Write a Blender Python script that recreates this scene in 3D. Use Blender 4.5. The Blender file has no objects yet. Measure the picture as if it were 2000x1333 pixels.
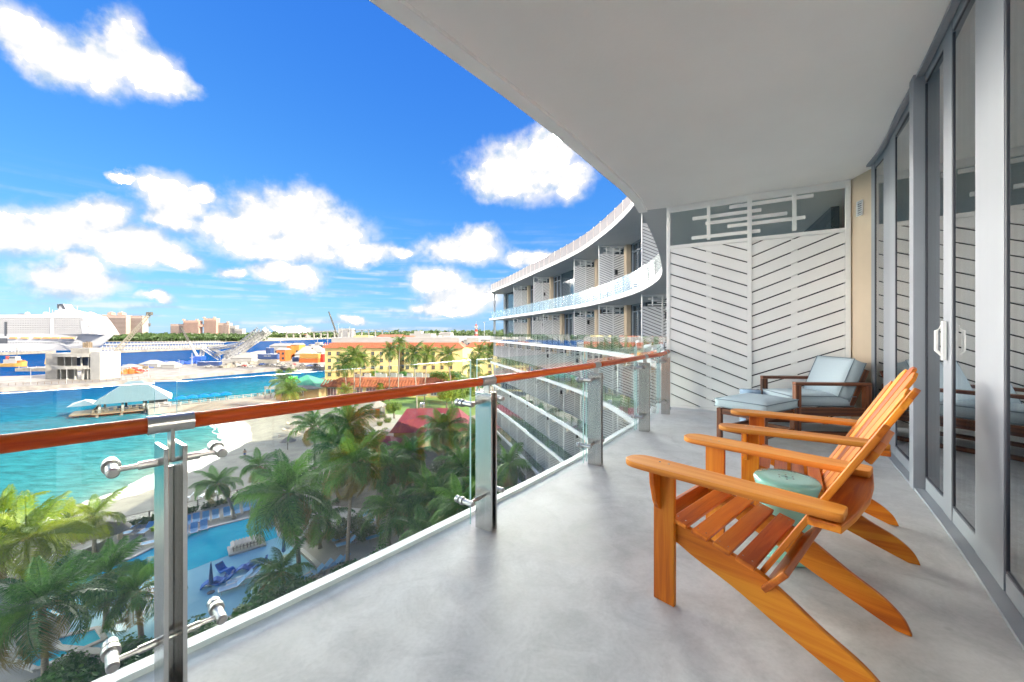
import bpy, bmesh, math, random
from mathutils import Vector, Matrix
random.seed(7)
R = math.radians
C = bpy.context.scene.collection
SC = bpy.context.scene

# ------------------------------------------------------------------ camera
EYE = 24.0                     # metres above the sea
FP = 14.0 / 36.0 * 2000.0      # focal length in photograph pixels
HOR = 650.0
cam = bpy.data.cameras.new("camera")
cam.lens = 14.0; cam.sensor_width = 36.0; cam.shift_y = -0.00825
cam.clip_start = 0.05; cam.clip_end = 30000
camo = bpy.data.objects.new("camera", cam); C.objects.link(camo)
camo.location = (0, 0, EYE); camo.rotation_euler = (R(90), 0, 0)
SC.camera = camo

# ------------------------------------------------------------------ light and exposure
SUN_EL, SUN_AZ = 27.0, 112.0           # sun to the right, behind the building
SC.view_settings.view_transform = 'Standard'
SC.view_settings.look = 'None'
SC.view_settings.exposure = 2.75
SC.view_settings.gamma = 1.0
SC.view_settings.use_curve_mapping = False
SC.cycles.max_bounces = 14
SC.cycles.diffuse_bounces = 7
SC.cycles.glossy_bounces = 5
SC.cycles.transparent_max_bounces = 32
SC.cycles.sample_clamp_indirect = 6
SC.cycles.use_denoising = True; SC.cycles.use_light_tree = False
sun = bpy.data.lights.new("sun", 'SUN'); sun.energy = 3.0; sun.angle = R(0.53); sun.color = (1.0, 0.90, 0.74)
suno = bpy.data.objects.new("sun", sun); C.objects.link(suno)
_sd = Vector((math.sin(R(SUN_AZ)) * math.cos(R(SUN_EL)), math.cos(R(SUN_AZ)) * math.cos(R(SUN_EL)), math.sin(R(SUN_EL))))
suno.rotation_euler = (-_sd).to_track_quat('-Z', 'Y').to_euler()
suno.location = (40, -60, 80)

world = bpy.data.worlds.new("World"); SC.world = world; world.use_nodes = True
def build_sky():
    nt = world.node_tree; N = nt.nodes; L = nt.links; N.clear()
    def nd(t, **k):
        n = N.new(t)
        for a, b in k.items(): setattr(n, a, b)
        return n
    def math_(op, a, b=None, c=None, clamp=False):
        n = nd('ShaderNodeMath', operation=op); n.use_clamp = clamp
        for i, v in enumerate((a, b, c)):
            if v is None: continue
            if isinstance(v, (int, float)): n.inputs[i].default_value = v
            else: L.new(v, n.inputs[i])
        return n.outputs[0]
    out = nd('ShaderNodeOutputWorld'); bg = nd('ShaderNodeBackground'); bg.inputs['Strength'].default_value = 0.15
    sky = nd('ShaderNodeTexSky', sky_type='NISHITA', sun_disc=False)
    sky.sun_elevation = R(SUN_EL); sky.sun_rotation = R(SUN_AZ); sky.altitude = 0
    sky.air_density = 1.0; sky.dust_density = 0.25; sky.ozone_density = 2.2
    # saturated tropical grade of the physical sky, one power curve per channel
    gain = SKYGAIN / (2 ** SC.view_settings.exposure * 0.15)
    sc_ = nd('ShaderNodeSeparateColor'); L.new(sky.outputs[0], sc_.inputs[0]); cb = nd('ShaderNodeCombineColor')
    for i, (k, g) in enumerate(((0.34, 1.02), (0.60, 0.70), (0.93, 0.27))):
        L.new(math_('MULTIPLY', math_('POWER', math_('MULTIPLY', sc_.outputs[i], 0.15), g), k * gain), cb.inputs[i])
    tc = nd('ShaderNodeTexCoord')
    sep = nd('ShaderNodeSeparateXYZ'); L.new(tc.outputs['Generated'], sep.inputs[0])
    az = math_('ARCTAN2', sep.outputs[0], sep.outputs[1])
    el = math_('ARCSINE', sep.outputs[2])
    com = nd('ShaderNodeCombineXYZ'); L.new(az, com.inputs[0]); L.new(el, com.inputs[1])
    # turbulence bends the outline of every cloud
    nz = nd('ShaderNodeTexNoise'); nz.inputs['Scale'].default_value = 9; nz.inputs['Detail'].default_value = 7; nz.inputs['Roughness'].default_value = 0.62
    L.new(com.outputs[0], nz.inputs['Vector'])
    nz2 = nd('ShaderNodeTexNoise'); nz2.inputs['Scale'].default_value = 30; nz2.inputs['Detail'].default_value = 5; nz2.inputs['Roughness'].default_value = 0.52
    L.new(com.outputs[0], nz2.inputs['Vector'])
    warp = nd('ShaderNodeVectorMath', operation='MULTIPLY_ADD')
    L.new(nz.outputs['Color'], warp.inputs[0]); warp.inputs[1].default_value = (0.10, 0.075, 0); warp.inputs[2].default_value = (-0.05, -0.0375, 0)
    wv = nd('ShaderNodeVectorMath', operation='ADD'); L.new(com.outputs[0], wv.inputs[0]); L.new(warp.outputs[0], wv.inputs[1])
    blobs = [(40,60,50,42),(110,110,78,42),(190,125,66,46),(240,92,52,46),(295,140,62,36),(345,165,42,18),
             (1030,335,96,44),(1075,290,52,38),(965,345,46,32),(1110,345,44,32),
             (30,460,80,42),(140,455,100,46),(205,428,55,36),(265,490,100,36),(345,512,52,18),
             (335,398,70,44),(300,372,44,30),(392,380,26,20),(330,435,58,22),
             (145,548,92,30),(150,522,52,26),
             (545,420,100,46),(475,450,100,36),(598,408,56,40),(625,450,100,44),(560,482,135,30),(700,492,75,22),(792,498,28,13),
             (555,530,72,18),(592,548,36,22),(450,530,32,12),
             (905,490,72,28),(930,470,38,25),(1040,505,55,14),(850,552,55,24),(900,582,76,28),(870,606,58,12),
             (690,627,26,9),(300,584,46,9),(240,347,26,8),(570,638,40,7)]
    acc = None
    for (px, py, rx, ry) in blobs:
        x = (px - 1000) / FP; z = (HOR - py) / FP
        a = math.atan(x); e = math.atan(z / math.sqrt(1 + x * x))
        ra = rx * 1.42 / FP / (1 + x * x); re = ry * 1.42 / FP / math.sqrt(1 + x * x)
        n = nd('ShaderNodeVectorMath', operation='MULTIPLY_ADD'); L.new(wv.outputs[0], n.inputs[0])
        n.inputs[1].default_value = (1 / ra, 1 / re, 0); n.inputs[2].default_value = (-a / ra, -e / re, 0)
        ln = nd('ShaderNodeVectorMath', operation='LENGTH'); L.new(n.outputs[0], ln.inputs[0])
        v = math_('DIVIDE', math_('SUBTRACT', 1.0, ln.outputs['Value']), 1.0)
        acc = v if acc is None else math_('SMOOTH_MAX', acc, v, 0.12)
    # the fair-weather field goes on beside and behind the view
    fld = nd('ShaderNodeTexNoise'); fld.inputs['Scale'].default_value = 4.5; fld.inputs['Detail'].default_value = 6; fld.inputs['Roughness'].default_value = 0.55
    mp = nd('ShaderNodeMapping'); mp.inputs['Scale'].default_value = (1, 1, 2.6); L.new(tc.outputs['Generated'], mp.inputs[0]); L.new(mp.outputs[0], fld.inputs['Vector'])
    side = math_('MULTIPLY', math_('SUBTRACT', math_('ABSOLUTE', az), R(54)), 6.0, clamp=True)
    fv = math_('SUBTRACT', math_('MULTIPLY', math_('SUBTRACT', fld.outputs[0], 0.5), 5.0), math_('MULTIPLY_ADD', math_('MAXIMUM', el, 0.0), 0.8, -0.13))
    fv = math_('ADD', math_('MULTIPLY', fv, side), math_('MULTIPLY', math_('SUBTRACT', side, 1.0), 3.0))
    acc = math_('MAXIMUM', acc, fv)
    dens = math_('ADD', acc, math_('MULTIPLY', math_('SUBTRACT', nz2.outputs[0], 0.5), 0.42))
    dens = math_('ADD', dens, math_('MULTIPLY', math_('SUBTRACT', nz.outputs[0], 0.5), 0.5))
    mr = nd('ShaderNodeMapRange', interpolation_type='SMOOTHSTEP'); mr.inputs[1].default_value = -0.10; mr.inputs[2].default_value = 0.58
    L.new(dens, mr.inputs[0])
    # thin streaks low in the sky
    st = nd('ShaderNodeTexNoise'); st.inputs['Scale'].default_value = 5; st.inputs['Detail'].default_value = 5
    ms = nd('ShaderNodeMapping'); ms.inputs['Scale'].default_value = (1.1, 14, 1); L.new(com.outputs[0], ms.inputs[0]); L.new(ms.outputs[0], st.inputs['Vector'])
    band = nd('ShaderNodeMapRange', interpolation_type='SMOOTHSTEP'); band.inputs[1].default_value = 0.30; band.inputs[2].default_value = 0.04; L.new(el, band.inputs[0])
    sv = nd('ShaderNodeMapRange', interpolation_type='SMOOTHSTEP'); sv.inputs[1].default_value = 0.44; sv.inputs[2].default_value = 0.75; L.new(st.outputs[0], sv.inputs[0])
    thin = math_('MULTIPLY', math_('MULTIPLY', sv.outputs[0], band.outputs[0]), 0.8)
    fac = math_('MAXIMUM', mr.outputs[0], thin, clamp=True)
    # cloud body: thin rims and bellies stay near the sky's brightness, cores overdriven far past white as added fill light
    up = nd('ShaderNodeVectorMath', operation='ADD'); L.new(com.outputs[0], up.inputs[0]); up.inputs[1].default_value = (-0.006, 0.016, 0)
    nzu = nd('ShaderNodeTexNoise'); nzu.inputs['Scale'].default_value = 14; nzu.inputs['Detail'].default_value = 6; nzu.inputs['Roughness'].default_value = 0.55; L.new(up.outputs[0], nzu.inputs['Vector'])
    nzd = nd('ShaderNodeTexNoise'); nzd.inputs['Scale'].default_value = 14; nzd.inputs['Detail'].default_value = 6; nzd.inputs['Roughness'].default_value = 0.55; L.new(com.outputs[0], nzd.inputs['Vector'])
    rel = math_('SUBTRACT', nzd.outputs[0], nzu.outputs[0])
    cr = nd('ShaderNodeMapRange', interpolation_type='SMOOTHSTEP'); cr.inputs[1].default_value = -0.16; cr.inputs[2].default_value = 0.12; L.new(rel, cr.inputs[0])
    depth = nd('ShaderNodeMapRange', interpolation_type='SMOOTHSTEP'); depth.inputs[1].default_value = 0.15; depth.inputs[2].default_value = 0.75; L.new(dens, depth.inputs[0])
    shade = math_('MULTIPLY_ADD', depth.outputs[0], 0.45, math_('MULTIPLY', cr.outputs[0], 0.75), clamp=True)
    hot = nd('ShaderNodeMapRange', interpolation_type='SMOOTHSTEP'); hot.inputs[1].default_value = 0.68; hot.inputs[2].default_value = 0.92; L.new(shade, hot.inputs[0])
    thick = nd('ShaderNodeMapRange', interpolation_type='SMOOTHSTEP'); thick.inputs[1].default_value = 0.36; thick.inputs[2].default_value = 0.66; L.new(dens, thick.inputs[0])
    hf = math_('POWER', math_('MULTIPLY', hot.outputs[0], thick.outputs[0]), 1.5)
    lo = 1.0 / (2 ** SC.view_settings.exposure * 0.15)
    cb1 = nd('ShaderNodeMix', data_type='RGBA'); wh = nd('ShaderNodeMapRange', interpolation_type='SMOOTHSTEP'); wh.inputs[1].default_value = 0.05; wh.inputs[2].default_value = 0.68; L.new(shade, wh.inputs[0]); L.new(wh.outputs[0], cb1.inputs[0]); cb1.inputs[6].default_value = (lo * 0.55, lo * 0.70, lo * 0.90, 1); cb1.inputs[7].default_value = (lo * 1.04, lo * 1.03, lo * 1.02, 1)
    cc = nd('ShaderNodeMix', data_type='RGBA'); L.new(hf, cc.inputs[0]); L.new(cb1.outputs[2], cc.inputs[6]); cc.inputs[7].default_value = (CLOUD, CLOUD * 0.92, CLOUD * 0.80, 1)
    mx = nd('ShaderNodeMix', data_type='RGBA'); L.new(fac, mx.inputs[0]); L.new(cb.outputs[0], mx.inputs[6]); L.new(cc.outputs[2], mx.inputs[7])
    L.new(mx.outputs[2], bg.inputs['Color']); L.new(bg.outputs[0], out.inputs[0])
SKYGAIN = 1.2
CLOUD = 150.0 / (2 ** SC.view_settings.exposure * 0.15)  # core radiance overdriven to light the shaded balcony
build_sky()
world.cycles.sampling_method = 'MANUAL'; world.cycles.sample_map_resolution = 2048

# ------------------------------------------------------------------ helpers
def G(px, py, z=0.0):
    "the point of height z that the photograph shows at px, py"
    Y = (EYE - z) * FP / (py - HOR)
    return Vector(((px - 1000) / FP * Y, Y, z))
def at(px, py, Y):
    return Vector(((px - 1000) / FP * Y, Y, EYE - (py - HOR) / FP * Y))

class MB:
    "collects shapes, then becomes ONE mesh"
    def __init__(s): s.v = []; s.f = []; s.m = []; s.M = Matrix.Identity(4); s.mi = 0
    def add(s, vs, fs):
        o = len(s.v); M = s.M
        s.v += [tuple(M @ Vector(p)) for p in vs]
        s.f += [tuple(i + o for i in f) for f in fs]; s.m += [s.mi] * len(fs)
    def box(s, c, d, rz=0.0):
        x, y, z = d[0] / 2, d[1] / 2, d[2] / 2; cs, sn = math.cos(rz), math.sin(rz)
        vs = [(c[0] + a * x * cs - b * y * sn, c[1] + a * x * sn + b * y * cs, c[2] + e * z) for e in (-1, 1) for a, b in ((-1, -1), (1, -1), (1, 1), (-1, 1))]
        s.add(vs, [(3, 2, 1, 0), (4, 5, 6, 7), (0, 1, 5, 4), (1, 2, 6, 5), (2, 3, 7, 6), (3, 0, 4, 7)])
    def bar(s, a, b, w, h=None, up=(0, 0, 1)):
        a = Vector(a); b = Vector(b); h = h or w; d = (b - a).normalized(); u = Vector(up)
        if abs(d.dot(u)) > 0.98: u = Vector((0, 1, 0))
        x = d.cross(u).normalized(); y = x.cross(d).normalized()
        vs = [p + x * (i * w / 2) + y * (j * h / 2) for p in (a, b) for i, j in ((-1, -1), (1, -1), (1, 1), (-1, 1))]
        s.add(vs, [(0, 1, 2, 3), (7, 6, 5, 4), (4, 5, 1, 0), (5, 6, 2, 1), (6, 7, 3, 2), (7, 4, 0, 3)])
    def tube(s, pts, r, n=8, caps=True):
        pts = [Vector(p) for p in pts]; rs = r if isinstance(r, (list, tuple)) else [r] * len(pts); vs = []; fs = []
        for i, p in enumerate(pts):
            t = (pts[min(i + 1, len(pts) - 1)] - pts[max(i - 1, 0)]).normalized()
            u = Vector((0, 0, 1)) if abs(t.z) < 0.95 else Vector((0, 1, 0))
            x = t.cross(u).normalized(); y = x.cross(t).normalized()
            vs += [p + (x * math.cos(2 * math.pi * k / n) + y * math.sin(2 * math.pi * k / n)) * rs[i] for k in range(n)]
        for i in range(len(pts) - 1):
            for k in range(n):
                fs.append((i * n + k, i * n + (k + 1) % n, (i + 1) * n + (k + 1) % n, (i + 1) * n + k))
        if caps:
            fs.append(tuple(range(n - 1, -1, -1))); o = (len(pts) - 1) * n; fs.append(tuple(o + k for k in range(n)))
        s.add(vs, fs)
    def lathe(s, prof, c=(0, 0, 0), n=24, capt=True, capb=True):
        vs = []; fs = []
        for r, z in prof:
            vs += [(c[0] + r * math.cos(2 * math.pi * k / n), c[1] + r * math.sin(2 * math.pi * k / n), c[2] + z) for k in range(n)]
        for i in range(len(prof) - 1):
            for k in range(n):
                fs.append((i * n + k, i * n + (k + 1) % n, (i + 1) * n + (k + 1) % n, (i + 1) * n + k))
        if capb: fs.append(tuple(range(n - 1, -1, -1)))
        if capt: o = (len(prof) - 1) * n; fs.append(tuple(o + k for k in range(n)))
        s.add(vs, fs)
    def prism(s, poly, z0, z1):
        "vertical extrusion of a plan polygon (counter-clockwise)"
        n = len(poly); vs = [(p[0], p[1], z0) for p in poly] + [(p[0], p[1], z1) for p in poly]
        s.add(vs, [tuple(range(n - 1, -1, -1)), tuple(range(n, 2 * n))] + [(i, (i + 1) % n, n + (i + 1) % n, n + i) for i in range(n)])
    def slabpoly(s, poly, y0, y1):
        "outline in the local xz plane, thickness along y"
        n = len(poly); vs = [(p[0], y0, p[1]) for p in poly] + [(p[0], y1, p[1]) for p in poly]
        s.add(vs, [tuple(range(n)), tuple(range(2 * n - 1, n - 1, -1))] + [((i + 1) % n, i, n + i, n + (i + 1) % n) for i in range(n)])
    def quad(s, a, b, c, d): s.add([a, b, c, d], [(0, 1, 2, 3)])
    def mesh(s, name, mats, smooth=False):
        me = bpy.data.meshes.new(name); me.from_pydata(s.v, [], s.f)
        for m in (mats if isinstance(mats, (list, tuple)) else [mats]): me.materials.append(m)
        if len(me.materials) > 1: me.polygons.foreach_set('material_index', s.m)
        if smooth: me.polygons.foreach_set('use_smooth', [True] * len(s.f))
        me.update(); return me
    def build(s, name, mats, parent=None, smooth=False, bevel=0.0, loc=None, fix=True):
        me = s.mesh(name, mats, smooth)
        if fix and not smooth:
            bm = bmesh.new(); bm.from_mesh(me); bmesh.ops.recalc_face_normals(bm, faces=bm.faces); bm.to_mesh(me); bm.free()
        return link(name, me, parent, loc, bevel)
def link(name, me, parent=None, loc=None, bevel=0.0, mat=None):
    o = bpy.data.objects.new(name, me); C.objects.link(o)
    if parent is not None: o.parent = parent
    if loc is not None: o.location = loc
    if mat is not None: o.matrix_local = mat
    if bevel:
        b = o.modifiers.new('edge', 'BEVEL'); b.width = bevel; b.segments = 2; b.limit_method = 'ANGLE'; b.angle_limit = R(40)
    return o
def tag(o, label=None, cat=None, group=None, kind=None):
    if label: o['label'] = label
    if cat: o['category'] = cat
    if group: o['group'] = group
    if kind: o['kind'] = kind
    return o
def thing(name, label, cat, loc=(0, 0, 0), rz=0.0, group=None):
    o = bpy.data.objects.new(name, None); C.objects.link(o); o.location = loc; o.rotation_euler = (0, 0, rz); o.empty_display_size = 0.2
    return tag(o, label, cat, group)
def dup(o, parent=None):
    c = o.copy(); C.objects.link(c); c.parent = parent
    for ch in list(o.children): dup(ch, c)
    return c
_O = ['first', 'second', 'third', 'fourth', 'fifth', 'sixth', 'seventh', 'eighth', 'ninth', 'tenth', 'eleventh', 'twelfth', 'thirteenth', 'fourteenth', 'fifteenth', 'sixteenth', 'seventeenth', 'eighteenth', 'nineteenth']
def ordinal(i):
    if i < 19: return _O[i]
    t, u = divmod(i + 1, 10)
    if u == 0: return ['twentieth', 'thirtieth', 'fortieth', 'fiftieth', 'sixtieth'][t - 2]
    return ['twenty', 'thirty', 'forty', 'fifty', 'sixty'][t - 2] + '-' + _O[u - 1]

# ------------------------------------------------------------------ materials
def mat(name, col, rough=0.6, metal=0.0, var=0.0, scale=4.0, bump=0.0, bscale=None, coat=0.0, spec=0.5, stretch=None, col2=None, detail=6, space='Object', dark=None):
    m = bpy.data.materials.new(name); m.use_nodes = True; nt = m.node_tree; N = nt.nodes; L = nt.links
    p = N['Principled BSDF']; p.inputs['Base Color'].default_value = (*col, 1); p.inputs['Roughness'].default_value = rough
    p.inputs['Metallic'].default_value = metal; p.inputs['Coat Weight'].default_value = coat; p.inputs['Specular IOR Level'].default_value = spec
    if var or bump or col2:
        tc = N.new('ShaderNodeTexCoord'); mp = N.new('ShaderNodeMapping'); L.new(tc.outputs[space], mp.inputs[0])
        if stretch: mp.inputs['Scale'].default_value = stretch
        nz = N.new('ShaderNodeTexNoise'); nz.inputs['Scale'].default_value = scale; nz.inputs['Detail'].default_value = detail; nz.inputs['Roughness'].default_value = 0.6
        L.new(mp.outputs[0], nz.inputs['Vector'])
        if var or col2:
            rp = N.new('ShaderNodeValToRGB'); L.new(nz.outputs[0], rp.inputs[0])
            a = dark if dark else tuple(c * (1 - var) for c in col); b = col2 if col2 else tuple(min(1, c * (1 + var)) for c in col)
            rp.color_ramp.elements[0].position = 0.32; rp.color_ramp.elements[0].color = (*a, 1)
            rp.color_ramp.elements[1].position = 0.68; rp.color_ramp.elements[1].color = (*b, 1)
            L.new(rp.outputs[0], p.inputs['Base Color'])
        if bump:
            n2 = nz
            if bscale:
                n2 = N.new('ShaderNodeTexNoise'); n2.inputs['Scale'].default_value = bscale; n2.inputs['Detail'].default_value = 4; L.new(mp.outputs[0], n2.inputs['Vector'])
            bp = N.new('ShaderNodeBump'); bp.inputs['Strength'].default_value = bump; bp.inputs['Distance'].default_value = 0.02
            L.new(n2.outputs[0], bp.inputs['Height']); L.new(bp.outputs[0], p.inputs['Normal'])
    return m
def glass(name, tint=(0.93, 0.98, 0.965), base=0.0, rough=0.0, refl=(1, 1, 1), ior=1.5, haze=0.0):
    m = bpy.data.materials.new(name); m.use_nodes = True; nt = m.node_tree; N = nt.nodes; L = nt.links; N.clear()
    o = N.new('ShaderNodeOutputMaterial'); t = N.new('ShaderNodeBsdfTransparent'); t.inputs[0].default_value = (*tint, 1)
    g = N.new('ShaderNodeBsdfGlossy'); g.inputs['Roughness'].default_value = rough; g.inputs[0].default_value = (*refl, 1)
    ge = N.new('ShaderNodeNewGeometry'); dt = N.new('ShaderNodeVectorMath'); dt.operation = 'DOT_PRODUCT'; L.new(ge.outputs['Normal'], dt.inputs[0]); L.new(ge.outputs['Incoming'], dt.inputs[1])
    ab = N.new('ShaderNodeMath'); ab.operation = 'ABSOLUTE'; L.new(dt.outputs['Value'], ab.inputs[0])
    om = N.new('ShaderNodeMath'); om.operation = 'SUBTRACT'; om.inputs[0].default_value = 1.0; L.new(ab.outputs[0], om.inputs[1])
    pw = N.new('ShaderNodeMath'); pw.operation = 'POWER'; pw.inputs[1].default_value = 5.0; L.new(om.outputs[0], pw.inputs[0])
    ad = N.new('ShaderNodeMath'); ad.operation = 'MULTIPLY_ADD'; ad.use_clamp = True; ad.inputs[1].default_value = 0.9; ad.inputs[2].default_value = 0.04 + base; L.new(pw.outputs[0], ad.inputs[0])
    mx = N.new('ShaderNodeMixShader'); L.new(ad.outputs[0], mx.inputs[0]); L.new(t.outputs[0], mx.inputs[1]); L.new(g.outputs[0], mx.inputs[2])
    last = mx
    if haze:   # salt film on the pane; on the upper wing rails, white for reflected cloud
        d = N.new('ShaderNodeBsdfDiffuse'); d.inputs[0].default_value = (0.75, 0.8, 0.78, 1)
        tc = N.new('ShaderNodeTexCoord'); nz = N.new('ShaderNodeTexNoise'); nz.inputs['Scale'].default_value = 9; nz.inputs['Detail'].default_value = 8
        mp = N.new('ShaderNodeMapping'); mp.inputs['Scale'].default_value = (1, 1, 0.25); L.new(tc.outputs['Object'], mp.inputs[0]); L.new(mp.outputs[0], nz.inputs['Vector'])
        ml = N.new('ShaderNodeMath'); ml.operation = 'MULTIPLY'; ml.inputs[1].default_value = haze; L.new(nz.outputs[0], ml.inputs[0])
        m2 = N.new('ShaderNodeMixShader'); L.new(ml.outputs[0], m2.inputs[0]); L.new(mx.outputs[0], m2.inputs[1]); L.new(d.outputs[0], m2.inputs[2]); last = m2
    L.new(last.outputs[0], o.inputs[0]); return m
def wood(name, dark, mid, light, rough=0.34, coat=0.35, scale=1.0):
    "boards run along local Y; growth rings stretched along them"
    m = bpy.data.materials.new(name); m.use_nodes = True; nt = m.node_tree; N = nt.nodes; L = nt.links
    p = N['Principled BSDF']; p.inputs['Roughness'].default_value = rough; p.inputs['Specular IOR Level'].default_value = 0.32; p.inputs['Coat Weight'].default_value = coat; p.inputs['Coat Roughness'].default_value = 0.22
    tc = N.new('ShaderNodeTexCoord'); oi = N.new('ShaderNodeObjectInfo')
    off = N.new('ShaderNodeVectorMath'); off.operation = 'MULTIPLY_ADD'; off.inputs[1].default_value = (31, 17, 23)
    cm = N.new('ShaderNodeCombineXYZ')
    for i in range(3): L.new(oi.outputs['Random'], cm.inputs[i])
    L.new(cm.outputs[0], off.inputs[0]); L.new(tc.outputs['Object'], off.inputs[2])
    mp = N.new('ShaderNodeMapping'); mp.inputs['Scale'].default_value = (14 * scale, 0.8 * scale, 14 * scale); L.new(off.outputs[0], mp.inputs[0])
    nz = N.new('ShaderNodeTexNoise'); nz.inputs['Scale'].default_value = 2.2; nz.inputs['Detail'].default_value = 9; nz.inputs['Roughness'].default_value = 0.66; nz.inputs['Distortion'].default_value = 0.6
    L.new(mp.outputs[0], nz.inputs['Vector'])
    wv = N.new('ShaderNodeTexWave'); wv.wave_type = 'RINGS'; wv.inputs['Scale'].default_value = 0.5; wv.inputs['Distortion'].default_value = 5; wv.inputs['Detail'].default_value = 3; L.new(mp.outputs[0], wv.inputs['Vector'])
    mx = N.new('ShaderNodeMix'); mx.inputs[0].default_value = 0.28; L.new(nz.outputs[0], mx.inputs[2]); L.new(wv.outputs[1], mx.inputs[3])
    rp = N.new('ShaderNodeValToRGB'); L.new(mx.outputs[0], rp.inputs[0]); e = rp.color_ramp.elements
    e[0].position = 0.30; e[0].color = (*dark, 1); e[1].position = 0.70; e[1].color = (*light, 1)
    k = e.new(0.5); k.color = (*mid, 1)
    hv = N.new('ShaderNodeHueSaturation'); L.new(rp.outputs[0], hv.inputs['Color'])
    mr = N.new('ShaderNodeMapRange'); mr.inputs[3].default_value = 0.78; mr.inputs[4].default_value = 1.18; L.new(oi.outputs['Random'], mr.inputs[0]); L.new(mr.outputs[0], hv.inputs['Value'])
    L.new(hv.outputs[0], p.inputs['Base Color'])
    bp = N.new('ShaderNodeBump'); bp.inputs['Strength'].default_value = 0.25; bp.inputs['Distance'].default_value = 0.004; L.new(nz.outputs[0], bp.inputs['Height']); L.new(bp.outputs[0], p.inputs['Normal'])
    return m
def leafmat(name, a, b, trans=0.35, rough=0.5, fine=1.6):
    m = bpy.data.materials.new(name); m.use_nodes = True; nt = m.node_tree; N = nt.nodes; L = nt.links; N.clear()
    o = N.new('ShaderNodeOutputMaterial'); d = N.new('ShaderNodeBsdfPrincipled'); d.inputs['Roughness'].default_value = rough; d.inputs['Specular IOR Level'].default_value = 0.35
    t = N.new('ShaderNodeBsdfTranslucent'); mx = N.new('ShaderNodeMixShader'); mx.inputs[0].default_value = trans
    tc = N.new('ShaderNodeTexCoord'); nz = N.new('ShaderNodeTexNoise'); nz.inputs['Scale'].default_value = fine; nz.inputs['Detail'].default_value = 3; L.new(tc.outputs['Object'], nz.inputs['Vector'])
    oi = N.new('ShaderNodeObjectInfo'); ad = N.new('ShaderNodeMath'); ad.operation = 'MULTIPLY_ADD'; ad.inputs[1].default_value = 0.5; L.new(oi.outputs['Random'], ad.inputs[0])
    sb = N.new('ShaderNodeMath'); sb.operation = 'SUBTRACT'; sb.inputs[1].default_value = 0.25; L.new(nz.outputs[0], sb.inputs[0]); L.new(sb.outputs[0], ad.inputs[2])
    rp = N.new('ShaderNodeValToRGB'); rp.color_ramp.elements[0].color = (*a, 1); rp.color_ramp.elements[0].position = 0.2; rp.color_ramp.elements[1].color = (*b, 1); rp.color_ramp.elements[1].position = 0.8
    L.new(ad.outputs[0], rp.inputs[0]); L.new(rp.outputs[0], d.inputs['Base Color']); L.new(rp.outputs[0], t.inputs[0])
    L.new(d.outputs[0], mx.inputs[1]); L.new(t.outputs[0], mx.inputs[2]); L.new(mx.outputs[0], o.inputs[0]); return m

M = {}
M['soffit'] = mat('soffit_plaster', (0.88, 0.87, 0.85), 0.75, var=0.02, scale=1.2, bump=0.05, bscale=35)
M['white'] = mat('white_paint', (0.80, 0.80, 0.79), 0.45, var=0.03, scale=3, bump=0.06, bscale=60)
M['screenpaint'] = mat('screen_paint', (0.84, 0.83, 0.80), 0.42, var=0.03, scale=2.2, bump=0.05, bscale=80)
M['wingpaint'] = mat('wing_paint', (0.82, 0.82, 0.81), 0.55, var=0.05, scale=0.7)
M['slabpaint'] = mat('slab_paint', (0.48, 0.50, 0.52), 0.6, var=0.05, scale=0.5)
M['tan'] = mat('tan_render', (0.62, 0.50, 0.36), 0.75, var=0.04, scale=2, bump=0.08, bscale=90)
M['steel'] = mat('brushed_steel', (0.62, 0.61, 0.58), 0.27, 1.0, var=0.07, scale=30, stretch=(1, 1, 0.06), bump=0.02)
M['steelsat'] = mat('satin_steel', (0.52, 0.50, 0.47), 0.36, 1.0)
M['alu'] = mat('grey_aluminium', (0.27, 0.295, 0.33), 0.42, 0.1, var=0.04, scale=2)
M['aludark'] = mat('black_gasket', (0.03, 0.035, 0.05), 0.5)  # black strip beside the frame
M['glass'] = glass('rail_glass', haze=0.004)
M['glassedge'] = mat('glass_edge', (0.42, 0.62, 0.58), 0.15, spec=0.8)
M['cloudwhite'] = glass('cloud_white_rail_glass', (0.80, 0.90, 0.93), base=0.12, rough=0.12, haze=0.14)  # whitish film puts the reflected cloud brightness into these upper panes
M['wingglass'] = glass('wing_rail_glass', (0.86, 0.94, 0.95), base=0.22)
M['doorglass'] = glass('door_glass', (0.52, 0.60, 0.63), base=0.22)
M['winglass'] = mat('window_glass', (0.03, 0.05, 0.07), 0.06, spec=0.9)
M['room'] = mat('room_paint', (0.35, 0.35, 0.35), 0.8)
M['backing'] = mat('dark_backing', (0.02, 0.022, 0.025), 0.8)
M['roomfloor'] = mat('room_floor', (0.16, 0.18, 0.21), 0.25)
M['curtain'] = mat('curtain_cloth', (0.75, 0.76, 0.77), 0.9)
M['teak'] = wood('oiled_teak', (0.34, 0.062, 0.003), (0.62, 0.158, 0.006), (0.76, 0.275, 0.018), rough=0.48, coat=0.05)
M['teakend'] = wood('teak_rail', (0.58, 0.060, 0.004), (0.80, 0.115, 0.007), (0.86, 0.19, 0.014), rough=0.36, coat=0.0)
M['teakarm'] = wood('sun_faded_teak', (0.44, 0.12, 0.010), (0.68, 0.225, 0.022), (0.78, 0.33, 0.055), rough=0.5, coat=0.05)
M['teakseat'] = wood('reddish_teak', (0.36, 0.070, 0.006), (0.60, 0.150, 0.012), (0.74, 0.24, 0.018), rough=0.42, coat=0.12)
M['brownwood'] = wood('dark_hardwood', (0.07, 0.022, 0.010), (0.15, 0.048, 0.020), (0.24, 0.085, 0.036), rough=0.38)
M['cushion'] = mat('pale_blue_cloth', (0.50, 0.59, 0.63), 0.9, var=0.04, scale=180, bump=0.2, bscale=350)
M['piping'] = mat('grey_piping', (0.22, 0.28, 0.32), 0.9)
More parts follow.
